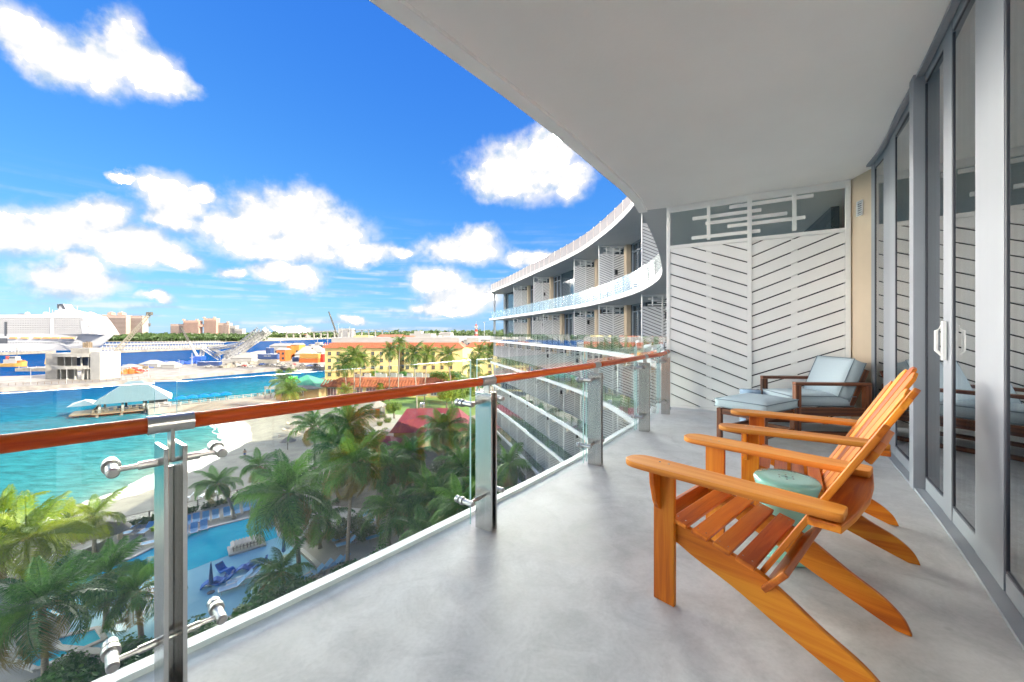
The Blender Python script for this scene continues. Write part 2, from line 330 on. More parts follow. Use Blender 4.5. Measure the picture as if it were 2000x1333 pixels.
M['ceramic'] = mat('aqua_glaze', (0.27, 0.62, 0.53), 0.12, coat=0.8, var=0.02, scale=3)
M['blueceramic'] = mat('blue_glaze', (0.40, 0.55, 0.72), 0.2, coat=0.5)
M['brass'] = mat('brass', (0.5, 0.42, 0.2), 0.35, 0.8)
M['black'] = mat('black_metal', (0.02, 0.022, 0.025), 0.4)
M['hole'] = mat('dark_hole', (0.01, 0.01, 0.01), 0.9)
# ------------------------------------------------------------------ plan curve of the building's front (line of the rail posts)
FZ = EYE - 1.15                # balcony floor
CZ = FZ + 3.03                 # balcony ceiling
ST = 3.3
_pts = []
_p = Vector((-1.07, 1.25)); _h = 41.9
_back = []
for k in range(13):
    _h += 2.9; _p = _p - Vector((math.sin(R(_h)), math.cos(R(_h)))) * 1.43; _back.append(_p.copy())
_pts = list(reversed(_back)) + [Vector(p) for p in ((-1.07, 1.25), (-0.15, 2.34), (0.74, 3.48), (1.56, 4.66), (2.24, 5.76), (4.15, 10.0), (5.65, 14.3), (6.35, 20), (5.95, 27), (5.0, 32.5), (2.2, 43), (0.2, 50.4), (-3.3, 62))]
def _cr(a, b, c, d, t):
    return 0.5 * ((2 * b) + (c - a) * t + (2 * a - 5 * b + 4 * c - d) * t * t + (3 * b - a - 3 * c + d) * t ** 3)
_den = []
for i in range(len(_pts) - 1):
    a = _pts[max(i - 1, 0)]; d = _pts[min(i + 2, len(_pts) - 1)]
    for k in range(30): _den.append(_cr(a, _pts[i], _pts[i + 1], d, k / 30))
_den.append(_pts[-1])
_len = [0.0]
for i in range(1, len(_den)): _len.append(_len[-1] + (_den[i] - _den[i - 1]).length)
_i1 = min(range(len(_den)), key=lambda i: (_den[i] - Vector((-1.07, 1.25))).length)
_s0 = _len[_i1]
_len = [l - _s0 for l in _len]
S_MIN, S_MAX = _len[0], _len[-1]
import bisect
def cv(s, off=0.0):
    "plan point at arc length s; off > 0 goes into the building"
    s = min(max(s, S_MIN), S_MAX - 1e-4); i = min(max(bisect.bisect_right(_len, s) - 1, 0), len(_den) - 2)
    t = (s - _len[i]) / (_len[i + 1] - _len[i]); p = _den[i].lerp(_den[i + 1], t)
    j0, j1 = max(i - 20, 0), min(i + 21, len(_den) - 1); d = (_den[j1] - _den[j0]).normalized()
    return p + Vector((d.y, -d.x)) * off
def tangent(s):
    a, b = cv(max(s - 0.2, S_MIN)), cv(min(s + 0.2, S_MAX - 0.001)); return (b - a).normalized()
def s_at_px(px, off, lo, hi):
    "arc length where the line `off` inside the curve crosses a sight line"
    k = (px - 1000) / FP
    def f(s): p = cv(s, off); return p.x - k * p.y
    best = None; n = 400
    for i in range(n):
        a = lo + (hi - lo) * i / n; b = lo + (hi - lo) * (i + 1) / n
        if f(a) * f(b) <= 0:
            for _ in range(30):
                m = (a + b) / 2
                if f(a) * f(m) <= 0: b = m
                else: a = m
            return a
    return None
def s_at_Y(Y):
    a, b = -1.0, S_MAX
    for _ in range(50):
        m = (a + b) / 2
        if cv(m).y < Y: a = m
        else: b = m
    return a
S_SCR = 4 * 1.43 + 0.12        # where the privacy screen stands
WALL = 2.18                    # door line, inside the posts
EDGE = -0.20                   # slab edge, outside the posts
def strip(mb, s0, s1, o0, o1, z0, z1, n=40):
    "curved slab between two offsets"
    vs = []; fs = []
    for i in range(n + 1):
        s = s0 + (s1 - s0) * i / n; a = cv(s, o0); b = cv(s, o1)
        vs += [(a.x, a.y, z0), (b.x, b.y, z0), (b.x, b.y, z1), (a.x, a.y, z1)]
    for i in range(n):
        o = i * 4; q = o + 4
        fs += [(o, o + 1, q + 1, q), (o + 3, q + 3, q + 2, o + 2), (o, q, q + 3, o + 3), (o + 1, o + 2, q + 2, q + 1)]
    fs += [(0, 3, 2, 1), (n * 4, n * 4 + 1, n * 4 + 2, n * 4 + 3)]
    mb.add(vs, fs)

# polished concrete
def concrete_floor():
    m = bpy.data.materials.new('polished_concrete'); m.use_nodes = True; nt = m.node_tree; N = nt.nodes; L = nt.links; p = N['Principled BSDF']
    tc = N.new('ShaderNodeTexCoord'); 
    def nz(sc, det, ro, dist=0.0):
        n = N.new('ShaderNodeTexNoise'); n.inputs['Scale'].default_value = sc; n.inputs['Detail'].default_value = det; n.inputs['Roughness'].default_value = ro; n.inputs['Distortion'].default_value = dist
        L.new(tc.outputs['Object'], n.inputs['Vector']); return n
    a = nz(0.9, 8, 0.62, 1.2); b = nz(5, 9, 0.7, 0.8); c = nz(60, 3, 0.5)
    rp = N.new('ShaderNodeValToRGB'); L.new(a.outputs[0], rp.inputs[0]); e = rp.color_ramp.elements
    e[0].position = 0.30; e[0].color = (0.42, 0.42, 0.42, 1); e[1].position = 0.70; e[1].color = (0.60, 0.60, 0.605, 1)
    r2 = N.new('ShaderNodeValToRGB'); L.new(b.outputs[0], r2.inputs[0]); r2.color_ramp.elements[0].position = 0.33; r2.color_ramp.elements[0].color = (0.70, 0.70, 0.705, 1); r2.color_ramp.elements[1].position = 0.58; r2.color_ramp.elements[1].color = (1, 1, 1, 1)
    mx = N.new('ShaderNodeMix'); mx.data_type = 'RGBA'; mx.blend_type = 'MULTIPLY'; mx.inputs[0].default_value = 0.75; L.new(rp.outputs[0], mx.inputs[6]); L.new(r2.outputs[0], mx.inputs[7])
    # small dark scuffs
    v = N.new('ShaderNodeTexVoronoi'); v.inputs['Scale'].default_value = 2.6; L.new(tc.outputs['Object'], v.inputs['Vector'])
    vr = N.new('ShaderNodeMapRange'); vr.inputs[1].default_value = 0.02; vr.inputs[2].default_value = 0.05; vr.inputs[3].default_value = 0.72; vr.inputs[4].default_value = 1; L.new(v.outputs['Distance'], vr.inputs[0])
    m3 = N.new('ShaderNodeMix'); m3.data_type = 'RGBA'; m3.blend_type = 'MULTIPLY'; m3.inputs[0].default_value = 0.6; L.new(mx.outputs[2], m3.inputs[6]); L.new(vr.outputs[0], m3.inputs[7])
    gr = N.new('ShaderNodeMapRange'); gr.inputs[1].default_value = 0.30; gr.inputs[2].default_value = 0.62; gr.inputs[3].default_value = 0.95; gr.inputs[4].default_value = 1.03; L.new(c.outputs[0], gr.inputs[0])
    m4 = N.new('ShaderNodeMix'); m4.data_type = 'RGBA'; m4.blend_type = 'MULTIPLY'; m4.inputs[0].default_value = 1.0; L.new(m3.outputs[2], m4.inputs[6]); L.new(gr.outputs[0], m4.inputs[7])
    L.new(m4.outputs[2], p.inputs['Base Color'])
    mr = N.new('ShaderNodeMapRange'); mr.inputs[3].default_value = 0.34; mr.inputs[4].default_value = 0.62; p.inputs['Specular IOR Level'].default_value = 0.35; L.new(b.outputs[0], mr.inputs[0]); L.new(mr.outputs[0], p.inputs['Roughness'])
    bp = N.new('ShaderNodeBump'); bp.inputs['Strength'].default_value = 0.06; bp.inputs['Distance'].default_value = 0.01; L.new(b.outputs[0], bp.inputs['Height']); L.new(bp.outputs[0], p.inputs['Normal'])
    return m
M['floor'] = concrete_floor()
mb = MB(); strip(mb, S_MIN, S_SCR, EDGE, WALL + 0.02, FZ - 0.24, FZ)
tag(mb.build('balcony_floor', M['floor']), 'smooth grey concrete floor of the balcony', None, None, 'structure')
mb = MB(); strip(mb, S_MIN, S_SCR + 0.02, -0.42, WALL + 0.12, CZ, CZ + 0.27)
tag(mb.build('balcony_ceiling', M['soffit']), 'white plaster balcony ceiling with a curved edge', None, None, 'structure')
mb = MB(); strip(mb, S_MIN, S_SCR + 0.02, -0.425, -0.30, CZ - 0.03, CZ - 0.002)
tag(mb.build('ceiling_edge', M['soffit']), 'drip lip along the curved ceiling edge', None, None, 'structure')
mb = MB(); strip(mb, S_MIN, S_SCR, EDGE - 0.035, EDGE + 0.02, FZ - 0.10, FZ + 0.022)
tag(mb.build('floor_edge', M['white']), 'white kerb strip under the glass along the floor edge', None, None, 'structure')

# ------------------------------------------------------------------ railing
rail = thing('balcony_railing', 'curved glass balcony railing with steel posts and round wooden handrail', 'railing', (0, 0, FZ))
RH = 0.867
def frame_at(s, off=0.0):
    p = cv(s, off); t = tangent(s)
    return Matrix(((t.x, t.y, 0, p.x), (t.y, -t.x, 0, p.y), (0, 0, 1, 0), (0, 0, 0, 1)))   # x along the rail, y into the building
post = MB()
for d in (-1, 1): post.box((d * 0.0225, -0.005, 0.4), (0.012, 0.118, 0.80))
post.box((0, -0.050, 0.36), (0.032, 0.012, 0.72))
post.mi = 1
post.box((0, 0, 0.805), (0.010, 0.045, 0.11))
_c, _n = math.cos(R(-5)), math.sin(R(-5))
post.v = [(x * _c - y * _n, x * _n + y * _c, z) for x, y, z in post.v]
post_me = post.mesh('post', [M['steel'], M['steelsat']])
spid = MB()
spid.tube([(-0.14, -0.02, 0), (0.14, -0.02, 0)], 0.0075, 10)
spid.tube([(-0.075, -0.02, 0), (-0.03, -0.02, 0)], 0.012, 10); spid.tube([(0.03, -0.02, 0), (0.075, -0.02, 0)], 0.012, 10)
for d in (-1, 1):
    spid.tube([(d * 0.13, 0.012, 0), (d * 0.13, -0.06, 0)], 0.0155, 14)
    spid.tube([(d * 0.13, -0.062, 0), (d * 0.13, -0.082, 0)], 0.0225, 18)
    spid.tube([(d * 0.13, -0.096, 0), (d * 0.13, -0.118, 0)], 0.0195, 18)
    spid.tube([(d * 0.13, 0.012, 0), (d * 0.13, 0.019, 0)], [0.0155, 0.011], 14)
    spid.mi = 0
spid_me = spid.mesh('glass_clamp', M['steelsat'])
slv = MB(); slv.tube([(-0.052, 0, RH), (0.052, 0, RH)], 0.0275, 24)
slv.tube([(-0.056, 0, RH), (-0.052, 0, RH)], 0.0285, 24); slv.tube([(0.052, 0, RH), (0.056, 0, RH)], 0.0285, 24)
slv_me = slv.mesh('sleeve', M['steelsat'])
GLZ0, GLZ1, GLO = -0.03, 0.985, -0.108
posts = [-1.43, 0.0, 1.43, 2.86, 4.29, 5.46]
for s in posts:
    f = frame_at(s)
    po = link('post', post_me, rail, mat=f, bevel=0.0015)
    for z in (0.185, 0.745):
        link('glass_clamp', spid_me, po, mat=Matrix.Translation((0, 0, z)))
    link('sleeve', slv_me, po)
def panel(s0, s1):
    mb = MB(); n = 8; vs = []; fs = []
    for i in range(n + 1):
        s = s0 + (s1 - s0) * i / n; a = cv(s, GLO - 0.006); b = cv(s, GLO + 0.006)
        vs += [(a.x, a.y, GLZ0), (b.x, b.y, GLZ0), (b.x, b.y, GLZ1), (a.x, a.y, GLZ1)]
    for i in range(n):
        o = i * 4; q = o + 4
        mb_f = [(o, q, q + 3, o + 3), (o + 1, o + 2, q + 2, q + 1)]; fs += mb_f
    mb.add(vs, fs); mb.mi = 1
    e = []
    for i in range(n): o = i * 4; q = o + 4; e += [(o + 3, q + 3, q + 2, o + 2), (o, o + 1, q + 1, q)]
    e += [(0, 3, 2, 1), (n * 4, n * 4 + 1, n * 4 + 2, n * 4 + 3)]
    mb.add(vs, e)
    return mb.build('glass_panel', [M['glass'], M['glassedge']], rail, fix=False)
for a, b in zip(posts[:-1], posts[1:]): panel(a + 0.028, b - 0.028)
panel(-2.83, -1.43 - 0.028); panel(posts[-1] + 0.028, S_SCR - 0.05)
ends = posts + [S_SCR - 0.02]
for a, b in zip([-2.86] + ends[:-1], ends):
    # a length of handrail: its mesh runs along local Y so that the grain follows it
    A = cv(a); B = cv(b); mid = (A + B) / 2; d = (B - A).normalized(); Lh = (B - A).length
    pts = []
    for i in range(13):
        p = cv(a + (b - a) * i / 12); q = p - mid
        pts.append((q.dot(Vector((d.y, -d.x))), q.dot(d), 0))
    mb = MB(); mb.tube(pts, 0.0245, 20)
    o = mb.build('handrail', M['teakend'], rail, smooth=True)
    o.matrix_local = Matrix(((d.y, d.x, 0, mid.x), (-d.x, d.y, 0, mid.y), (0, 0, 1, RH), (0, 0, 0, 1)))
f = frame_at(S_SCR - 0.03); cap = MB(); cap.tube([(-0.02, 0, RH), (0.012, 0, RH)], 0.034, 20); link('end_flange', cap.mesh('end_flange', M['steelsat']), rail, mat=f)

# ------------------------------------------------------------------ privacy screens
def clip(poly, x0, x1, z0, z1):
    def cut(ps, ax, lim, sg):
        out = []
        for i in range(len(ps)):
            a, b = ps[i], ps[(i + 1) % len(ps)]; da, db = sg * (a[ax] - lim), sg * (b[ax] - lim)
            if da >= 0: out.append(a)
            if da * db < 0:
                t = da / (da - db); out.append((a[0] + (b[0] - a[0]) * t, a[1] + (b[1] - a[1]) * t))
        return out
    for ax, lim, sg in ((0, x0, 1), (0, x1, -1), (1, z0, 1), (1, z1, -1)):
        poly = cut(poly, ax, lim, sg)
        if len(poly) < 3: return None
    return poly
def slat_polys(W, z0, z1, post_=0.05, pitch=0.162, gap=0.017, slope=0.40):
    "chevron boards; x runs from the railing end to the wall"
    res = []; mid = W / 2
    for xa, xb, sg in ((post_, mid - post_ / 2, -1), (mid + post_ / 2, W - post_, 1)):
        k = int((z0 - 1.5) / pitch)
        base = z0 - 1.2 + (0.07 if sg > 0 else 0)
        for i in range(60):
            b = base + i * pitch
            za = b + (0 if sg > 0 else slope * (xb - xa)); zb = b + (slope * (xb - xa) if sg > 0 else 0)
            pl = clip([(xa, za), (xb, zb), (xb, zb + pitch - gap), (xa, za + pitch - gap)], xa, xb, z0, z1)
            if pl and max(p[1] for p in pl) - min(p[1] for p in pl) > 0.02: res.append(pl)
    return res
A = cv(S_SCR, -0.02); B = Vector((4.165, 4.90)); dv = (B - A).normalized(); SW = (B - A).length
scr = thing('privacy_screen', 'tall white privacy screen of chevron boards at the end of the balcony', 'screen', (A.x, A.y, FZ), math.atan2(dv.y, dv.x))
TR = 2.42; SH = 3.03
def screen_frame(W, H, tr, t=0.05, dep=0.05):
    mb = MB()
    mb.box((t / 2, 0, H / 2), (t, dep, H)); mb.box((W - t / 2, 0, H / 2), (t, dep, H)); mb.box((W / 2, -0.003, H / 2), (t * 1.1, dep + 0.006, H - 0.1))
    h = (W - 2 * t)
    for z, q in ((H - 0.045, 0.09), (tr, 0.05), (0.06, 0.035)): mb.box((W / 2, 0.003, z), (h, dep - 0.008, q))
    for x in (W * 0.265, W * 0.735): mb.box((x, 0.001, (tr + H) / 2), (t * 0.9, dep - 0.012, H - tr - 0.11))
    return mb
screen_frame(SW, SH, TR).build('frame', M['screenpaint'], scr, bevel=0.003)
for pl in slat_polys(SW, 0.08, TR - 0.028, 0.05):
    mb = MB(); mb.slabpoly(pl, -0.014, 0.014); mb.build('slat', M['screenpaint'], scr, bevel=0.002)
mb = MB()
for x in (SW * 0.265, SW * 0.735): mb.box((x, 0.024, TR / 2), (0.07, 0.014, TR - 0.1))     # backing battens seen through the slots
mb.build('batten', M['screenpaint'], scr)
bars = [(0.375, 0.84, 2.90), (0.155, 0.575, 2.805), (0.235, 0.71, 2.715), (0.365, 0.80, 2.635), (0.15, 0.57, 2.525)]
def bar_segments(W):
    stops = [0.265 * W, 0.5 * W, 0.735 * W]
    for a, b, z in bars:
        a *= W; b *= W; c = [a] + [q for q in stops if a < q < b] + [b]
        for p, q in zip(c[:-1], c[1:]): yield p, q, z
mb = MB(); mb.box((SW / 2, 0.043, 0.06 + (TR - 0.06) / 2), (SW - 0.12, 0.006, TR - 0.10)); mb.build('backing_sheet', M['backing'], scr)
for p, q, z in bar_segments(SW):
    mb = MB(); mb.box(((p + q) / 2, 0.004, z), (q - p - 0.046, 0.032, 0.046)); mb.build('bar', M['screenpaint'], scr, bevel=0.002)
edges_ = [0.05, SW * 0.265, SW / 2, SW * 0.735, SW - 0.05]
for a, b in zip(edges_[:-1], edges_[1:]):
    mb = MB(); mb.box(((a + b) / 2, 0.024, (TR + SH) / 2 - 0.03), (b - a - 0.05, 0.006, SH - TR - 0.12)); mb.build('pane', M['glass'], scr)
for x in (0.03, SW / 2, SW - 0.03): mb = MB(); mb.box((x, 0, 0.0225), (0.05, 0.05, 0.043)); mb.build('foot', M['alu'], scr)

# ------------------------------------------------------------------ tan pier, vent, doors and the room behind
pier = MB(); pier.prism([(4.178, 4.93), (4.10, 4.42), (5.3, 3.9), (5.6, 4.6)], FZ, CZ)
tag(pier.build('wall_pier', M['tan']), 'tan rendered wall pier between white screen and grey glass doors', 'wall pier')
pd = (Vector((4.10, 4.42)) - Vector((4.178, 4.93))).normalized()
vt = thing('wall_vent', 'small white louvred vent high on the tan pier', 'vent', (4.149 - 0.01, 4.74, FZ + 2.63), math.atan2(pd.y, pd.x))
mb = MB(); mb.box((0, 0, 0.085), (0.10, 0.012, 0.008)); mb.box((0, 0, -0.085), (0.10, 0.012, 0.008)); mb.box((0.046, 0, 0), (0.008, 0.012, 0.162)); mb.box((-0.046, 0, 0), (0.008, 0.012, 0.162)); mb.build('vent_frame', M['white'], vt)
mb = MB()
for i in range(6): mb.box((0, 0, -0.065 + 0.026 * i), (0.084, 0.016, 0.011))
mb.build('louvre', M['white'], vt)
mb = MB(); mb.box((0, 0.008, 0), (0.086, 0.004, 0.16)); mb.build('louvre_shade', M['hole'], vt)  # dark sheet stands in for the shade between the louvres
DL = 0.06
door = thing('sliding_door', 'tall grey aluminium sliding glass doors along the balcony wall', 'glass door', (0, 0, FZ))
def spx(px): return s_at_px(px, WALL, -1.5, S_SCR + 0.5)
def member(s0, s1, z0, z1, o0, o1, m_, nm):
    mb = MB(); strip(mb, s0, s1, o0, o1, z0, z1, max(2, int(abs(s1 - s0) / 0.3)))
    return mb.build(nm, m_, door, bevel=0.002 if m_ is not M['doorglass'] else 0)
def px_of(s, off): p = cv(s, off); return 1000 + FP * p.x / p.y
PJ = 0.05
for _i in range(40):                                  # how far the jamb post stands proud of the glass
    if px_of(spx(1808), WALL - PJ) > 1786: PJ += 0.003
sc = []
for a, b in ((1703, 1709), (1727, 1749), (1845, 1861), (1908, 1964)): sc.append((spx(b), spx(a), 0.0))
sc.append((spx(1808), spx(1808) + 0.11, -PJ))
sc.sort()
sc = [(sc[0][0] - 2.7, sc[0][0] - 2.55, 0.0), (sc[0][0] - 1.35, sc[0][0] - 1.27, 0.0)] + sc
for s0, s1, pr in sc:
    member(s0, s1, 0.0, 3.03, WALL - 0.006 + pr, WALL + 0.07, M['alu'], 'mullion')
    member(s0 - 0.016, s0 - 0.001, 0.11, 2.94, WALL - 0.003, WALL + 0.05, M['aludark'], 'gasket')
for (a0, a1, p0), (b0, b1, p1) in zip(sc[:-1], sc[1:]):
    member(a1 + 0.001, b0 - 0.017, 0.02, 0.105, WALL - 0.005, WALL + 0.075, M['alu'], 'bottom_rail')
    member(a1 + 0.001, b0 - 0.017, 2.955, 3.029, WALL - 0.005, WALL + 0.075, M['alu'], 'top_rail')
    member(a1 + 0.001, b0 - 0.017, 0.106, 0.118, WALL - 0.002, WALL + 0.06, M['aludark'], 'gasket')
    member(a1 + 0.001, b0 - 0.017, 2.943, 2.954, WALL - 0.002, WALL + 0.06, M['aludark'], 'gasket')
    A2 = cv(a1, WALL + 0.008); B2 = cv(b0 - 0.016, WALL + 0.008); mb = MB()
    mb.bar((A2.x, A2.y, 1.53), (B2.x, B2.y, 1.53), 0.010, 2.83); mb.build('glass_pane', M['doorglass'], door)
member(sc[0][0], sc[-1][1], 0.0, 0.018, WALL - 0.06, WALL + 0.1, M['alu'], 'threshold')
member(sc[0][0], sc[-1][1], 3.005, 3.029, WALL - 0.05, WALL - 0.008, M['alu'], 'head_track')
hs = spx(1853); f = frame_at(hs, WALL - 0.012); hd = MB(); hd.box((0.0, -0.010, 1.10), (0.032, 0.016, 0.24)); hd.tube([(0, -0.018, 1.01), (0, -0.042, 1.04), (0, -0.042, 1.16), (0, -0.018, 1.19)], 0.009, 10)
link('door_handle', hd.mesh('door_handle', M['white']), door, mat=f)
# dim room behind the doors
room = MB(); strip(room, S_MIN, S_SCR + 0.02, WALL + 0.122, WALL + 7.9, CZ + 0.003, CZ + 0.27); tag(room.build('room_ceiling', M['room']), 'dim room ceiling behind the doors', None, None, 'structure')
room = MB(); strip(room, -6, S_SCR + 0.2, WALL + 0.05, WALL + 6, FZ - 0.05, FZ - 0.003, 20); tag(room.build('room_floor', M['roomfloor']), 'dim room floor behind the doors', None, None, 'structure')
room = MB(); strip(room, -6, S_SCR + 0.2, WALL + 5.7, WALL + 5.9, FZ, CZ, 20); tag(room.build('room_wall', M['room']), 'dim room wall behind the doors', None, None, 'structure')
cs0, cs1 = spx(1905) - 0.05, spx(1880)
mb = MB(); n = 36; vs = []; fs = []
for i in range(n + 1):
    s = cs0 + (cs1 - cs0) * i / n
    for z, k in ((0.02, 1.2), (1.5, 1.0), (3.0, 0.7)):
        p = cv(s + 0.05 * (z < 1) * (i / n - 0.3), WALL + 0.22 + 0.03 * k * math.sin(i * 1.3)); vs.append((p.x, p.y, FZ + z))
for i in range(n):
    for j in range(2): fs.append((i * 3 + j, (i + 1) * 3 + j, (i + 1) * 3 + j + 1, i * 3 + j + 1))
mb.add(vs, fs); tag(mb.build('curtain', M['curtain'], smooth=True), 'pale sheer curtain hanging behind the glass door', 'curtain')

# ------------------------------------------------------------------ slatted garden chairs
def board(parent, nm, outline, th, M4, material, bev=0.004):
    "outline in local xy (long axis y), thickness along z, placed by M4"
    mb = MB(); n = len(outline)
    vs = [(x, y, -th / 2) for x, y in outline] + [(x, y, th / 2) for x, y in outline]
    mb.add(vs, [tuple(range(n - 1, -1, -1)), tuple(range(n, 2 * n))] + [(i, (i + 1) % n, n + (i + 1) % n, n + i) for i in range(n)])
    me = mb.mesh(nm, material)
    bm = bmesh.new(); bm.from_mesh(me); bmesh.ops.recalc_face_normals(bm, faces=bm.faces); bm.to_mesh(me); bm.free()
    return link(nm, me, parent, mat=M4, bevel=bev)
def axes(o, x, y):
    "matrix with local x, y axes"
    x = Vector(x).normalized(); y = Vector(y).normalized(); z = x.cross(y)
    return Matrix(((x.x, y.x, z.x, o[0]), (x.y, y.y, z.y, o[1]), (x.z, y.z, z.z, o[2]), (0, 0, 0, 1)))
def rect(w, l, y0=0.0): return [(-w / 2, y0), (w / 2, y0), (w / 2, y0 + l), (-w / 2, y0 + l)]
def smooth_poly(ctrl, k=6):
    n = len(ctrl); out = []
    for i in range(n):
        a, b, c, d = [Vector(ctrl[(i + j - 1) % n]) for j in range(4)]
        for t in range(k): q = _cr(a, b, c, d, t / k); out.append((q.x, q.y))
    return out
def spline(ctrl, k=6):
    out = []; n = len(ctrl)
    for i in range(n - 1):
        a = Vector(ctrl[max(i - 1, 0)]); b = Vector(ctrl[i]); c = Vector(ctrl[i + 1]); d = Vector(ctrl[min(i + 2, n - 1)])
        for t in range(k): q = _cr(a, b, c, d, t / k); out.append((q.x, q.y))
    out.append(tuple(ctrl[-1])); return out
SEAT_A = math.atan2(0.085, 0.34)
def garden_chair(label):
    t = thing('garden_chair', label, 'chair', (0, 0, 0), 0, 'slatted wooden garden chairs')
    W = M['teak']
    top = spline([(0.30, 0.372), (0.12, 0.330), (-0.06, 0.283), (-0.15, 0.240), (-0.27, 0.165), (-0.37, 0.110), (-0.43, 0.055), (-0.455, 0.0)])
    bot = spline([(-0.41, 0.0), (-0.335, 0.030), (-0.24, 0.070), (-0.143, 0.112), (0.0, 0.178), (0.152, 0.232), (0.22, 0.262), (0.30, 0.285)])
    for sx in (-1, 1):
        # stringer: seat rail and rear leg in one curved board
        pts = [(-z, y) for y, z in top] + [(-z, y) for y, z in bot]
        board(t, 'seat_rail', pts, 0.024, axes((sx * 0.243, 0, 0), (0, 0, -1), (0, 1, 0)), W)
        board(t, 'front_leg', rect(0.092, 0.565), 0.024, axes((sx * 0.268, 0.268, 0), (0, 1, 0), (0, 0, 1)), W)
        # armrest, paddle shaped
        o = spline([(0.040, -0.335), (0.056, -0.30), (0.062, -0.1), (0.068, 0.12), (0.072, 0.30), (0.066, 0.385), (0.035, 0.425), (0.0, 0.432)], 5)
        o2 = [(-x, y) for x, y in reversed(o[:-1])]
        if sx < 0: o2 = [(-x * 0.92, y) for x, y in reversed(o[:-1])]
        board(t, 'armrest', o + o2, 0.026, axes((sx * 0.287, 0, 0.578), (1, 0, 0), (0, 1, -0.005)), M['teakarm'], 0.005)
        # bracket under the arm, on the outside of the leg
        br = [(0.0, 0.0), (0.062, 0.0), (0.058, -0.05), (0.034, -0.13), (0.012, -0.165), (0, -0.172)]
        board(t, 'arm_bracket', [(x * sx, y) for x, y in br], 0.022, axes((sx * 0.281, 0.29, 0.564), (1, 0, 0), (0, 0, 1)), W, 0.003)
    sy = (0, -math.cos(SEAT_A), -math.sin(SEAT_A))
    def seat_z(y): return 0.372 + (y - 0.30) * 0.25
    for i in range(4):
        y = 0.205 - i * 0.083
        board(t, 'seat_slat', rect(0.064, 0.545, -0.2725), 0.020, axes((0, y, seat_z(y) + 0.0095), (0, 1, 0.25), (1, 0, 0)), M['teakseat'], 0.003)
    board(t, 'front_rail', rect(0.080, 0.462, -0.231), 0.022, axes((0, 0.300, 0.338), (0, 0.2, 1), (1, 0, 0)), M['teakseat'], 0.003)
    # reclined fan back
    b0 = Vector((0, -0.085, 0.262)); bd = Vector((0, -0.395, 0.70)).normalized()
    for i, (x, l) in enumerate(((-0.186, 0.685), (-0.094, 0.775), (0, 0.80), (0.094, 0.775), (0.186, 0.685))):
        w = 0.084; r = 0.03
        o = [(-w / 2, 0), (w / 2, 0), (w / 2, l - r)]
        sl = (x / 0.186) * 0.030
        o += [(w / 2 - 0.012, l - 0.006 - max(0, sl)), (0, l + 0.004), (-w / 2 + 0.012, l - 0.006 + min(0, sl)), (-w / 2, l - r)]
        lean = Vector((x * 0.10, 0, 0))
        board(t, 'back_slat', o, 0.019, axes(b0 + Vector((x, 0, 0)), (1, 0, -x * 0.12), bd + lean), W, 0.003)
    n_ = Vector((0, bd.z, -bd.y)).normalized()          # forward normal of the back
    # cross boards behind the back: one carries the arms, one joins the tops, one at the seat
    cb = [(-0.345, -0.03), (0.345, -0.03)] + [(x, 0.055 + 0.03 * math.cos(x / 0.345 * 1.5)) for x in (0.345, 0.2, 0.0, -0.2, -0.345)]
    q = b0 + bd * 0.335 - n_ * 0.025
    board(t, 'arm_support', [(y, x) for x, y in cb], 0.026, axes((0, q.y - 0.005, 0.550), (0, -1, 0), (1, 0, 0)), W)
    hb = [(-0.205, -0.03), (0.205, -0.03), (0.205, 0.012), (0.12, 0.032), (-0.12, 0.032), (-0.205, 0.012)]
    q = b0 + bd * 0.585 - n_ * 0.0215
    board(t, 'back_brace', [(y, x) for x, y in hb], 0.022, axes(q, bd, (1, 0, 0)), W)
    q = b0 + bd * 0.03 - n_ * 0.022
    lw = board(t, 'lower_back_rail', rect(0.115, 0.54, -0.27), 0.022, axes((0, -0.137, 0.268), (0, -0.62, 0.78), (1, 0, 0)), M['teakseat'])
    sc_ = MB()
    for i in range(4):
        y = 0.205 - i * 0.083
        for x in (-0.243, 0.243):
            for dy in (-0.016, 0.016): sc_.tube([(x, y + dy, seat_z(y + dy) + 0.0185), (x, y + dy, seat_z(y + dy) + 0.0205)], 0.003, 8)
    for sx in (-1, 1):
        for y in (0.25, 0.29): sc_.tube([(sx * 0.268, y, 0.5905), (sx * 0.268, y, 0.5918)], 0.0048, 8)
        for z in (0.42, 0.52): sc_.tube([(sx * 0.292, 0.306, z), (sx * 0.2928, 0.306, z)], 0.004, 8)
    for x in (-0.186, -0.094, 0, 0.094, 0.186):
        for u in (0.335, 0.585): p = b0 + bd * u + n_ * 0.0095 + Vector((x * (1 + 0.1 * u), 0, 0)); sc_.tube([p, p + n_ * 0.0012], 0.0035, 8)
    tag(sc_.build('screw_heads', M['steel'], t), kind='stuff')
    return t, lw
def place(t, c, u):
    t.location = (c[0], c[1], FZ); t.rotation_euler = (0, 0, math.atan2(u[1], u[0]))
ch1, low1 = garden_chair('orange teak garden chair nearest the camera, brass plate on its back rail')
mb = MB(); mb.box((-0.003, -0.06, -0.0122), (0.030, 0.030, 0.002)); mb.build('name_plate', M['brass'], low1)
place(ch1, (1.033, 1.685), (0.745, 0.667))
ch2, low2 = garden_chair('orange teak garden chair farther along, beyond the aqua ceramic stool')
place(ch2, (1.789, 2.431), (0.575, 0.818))

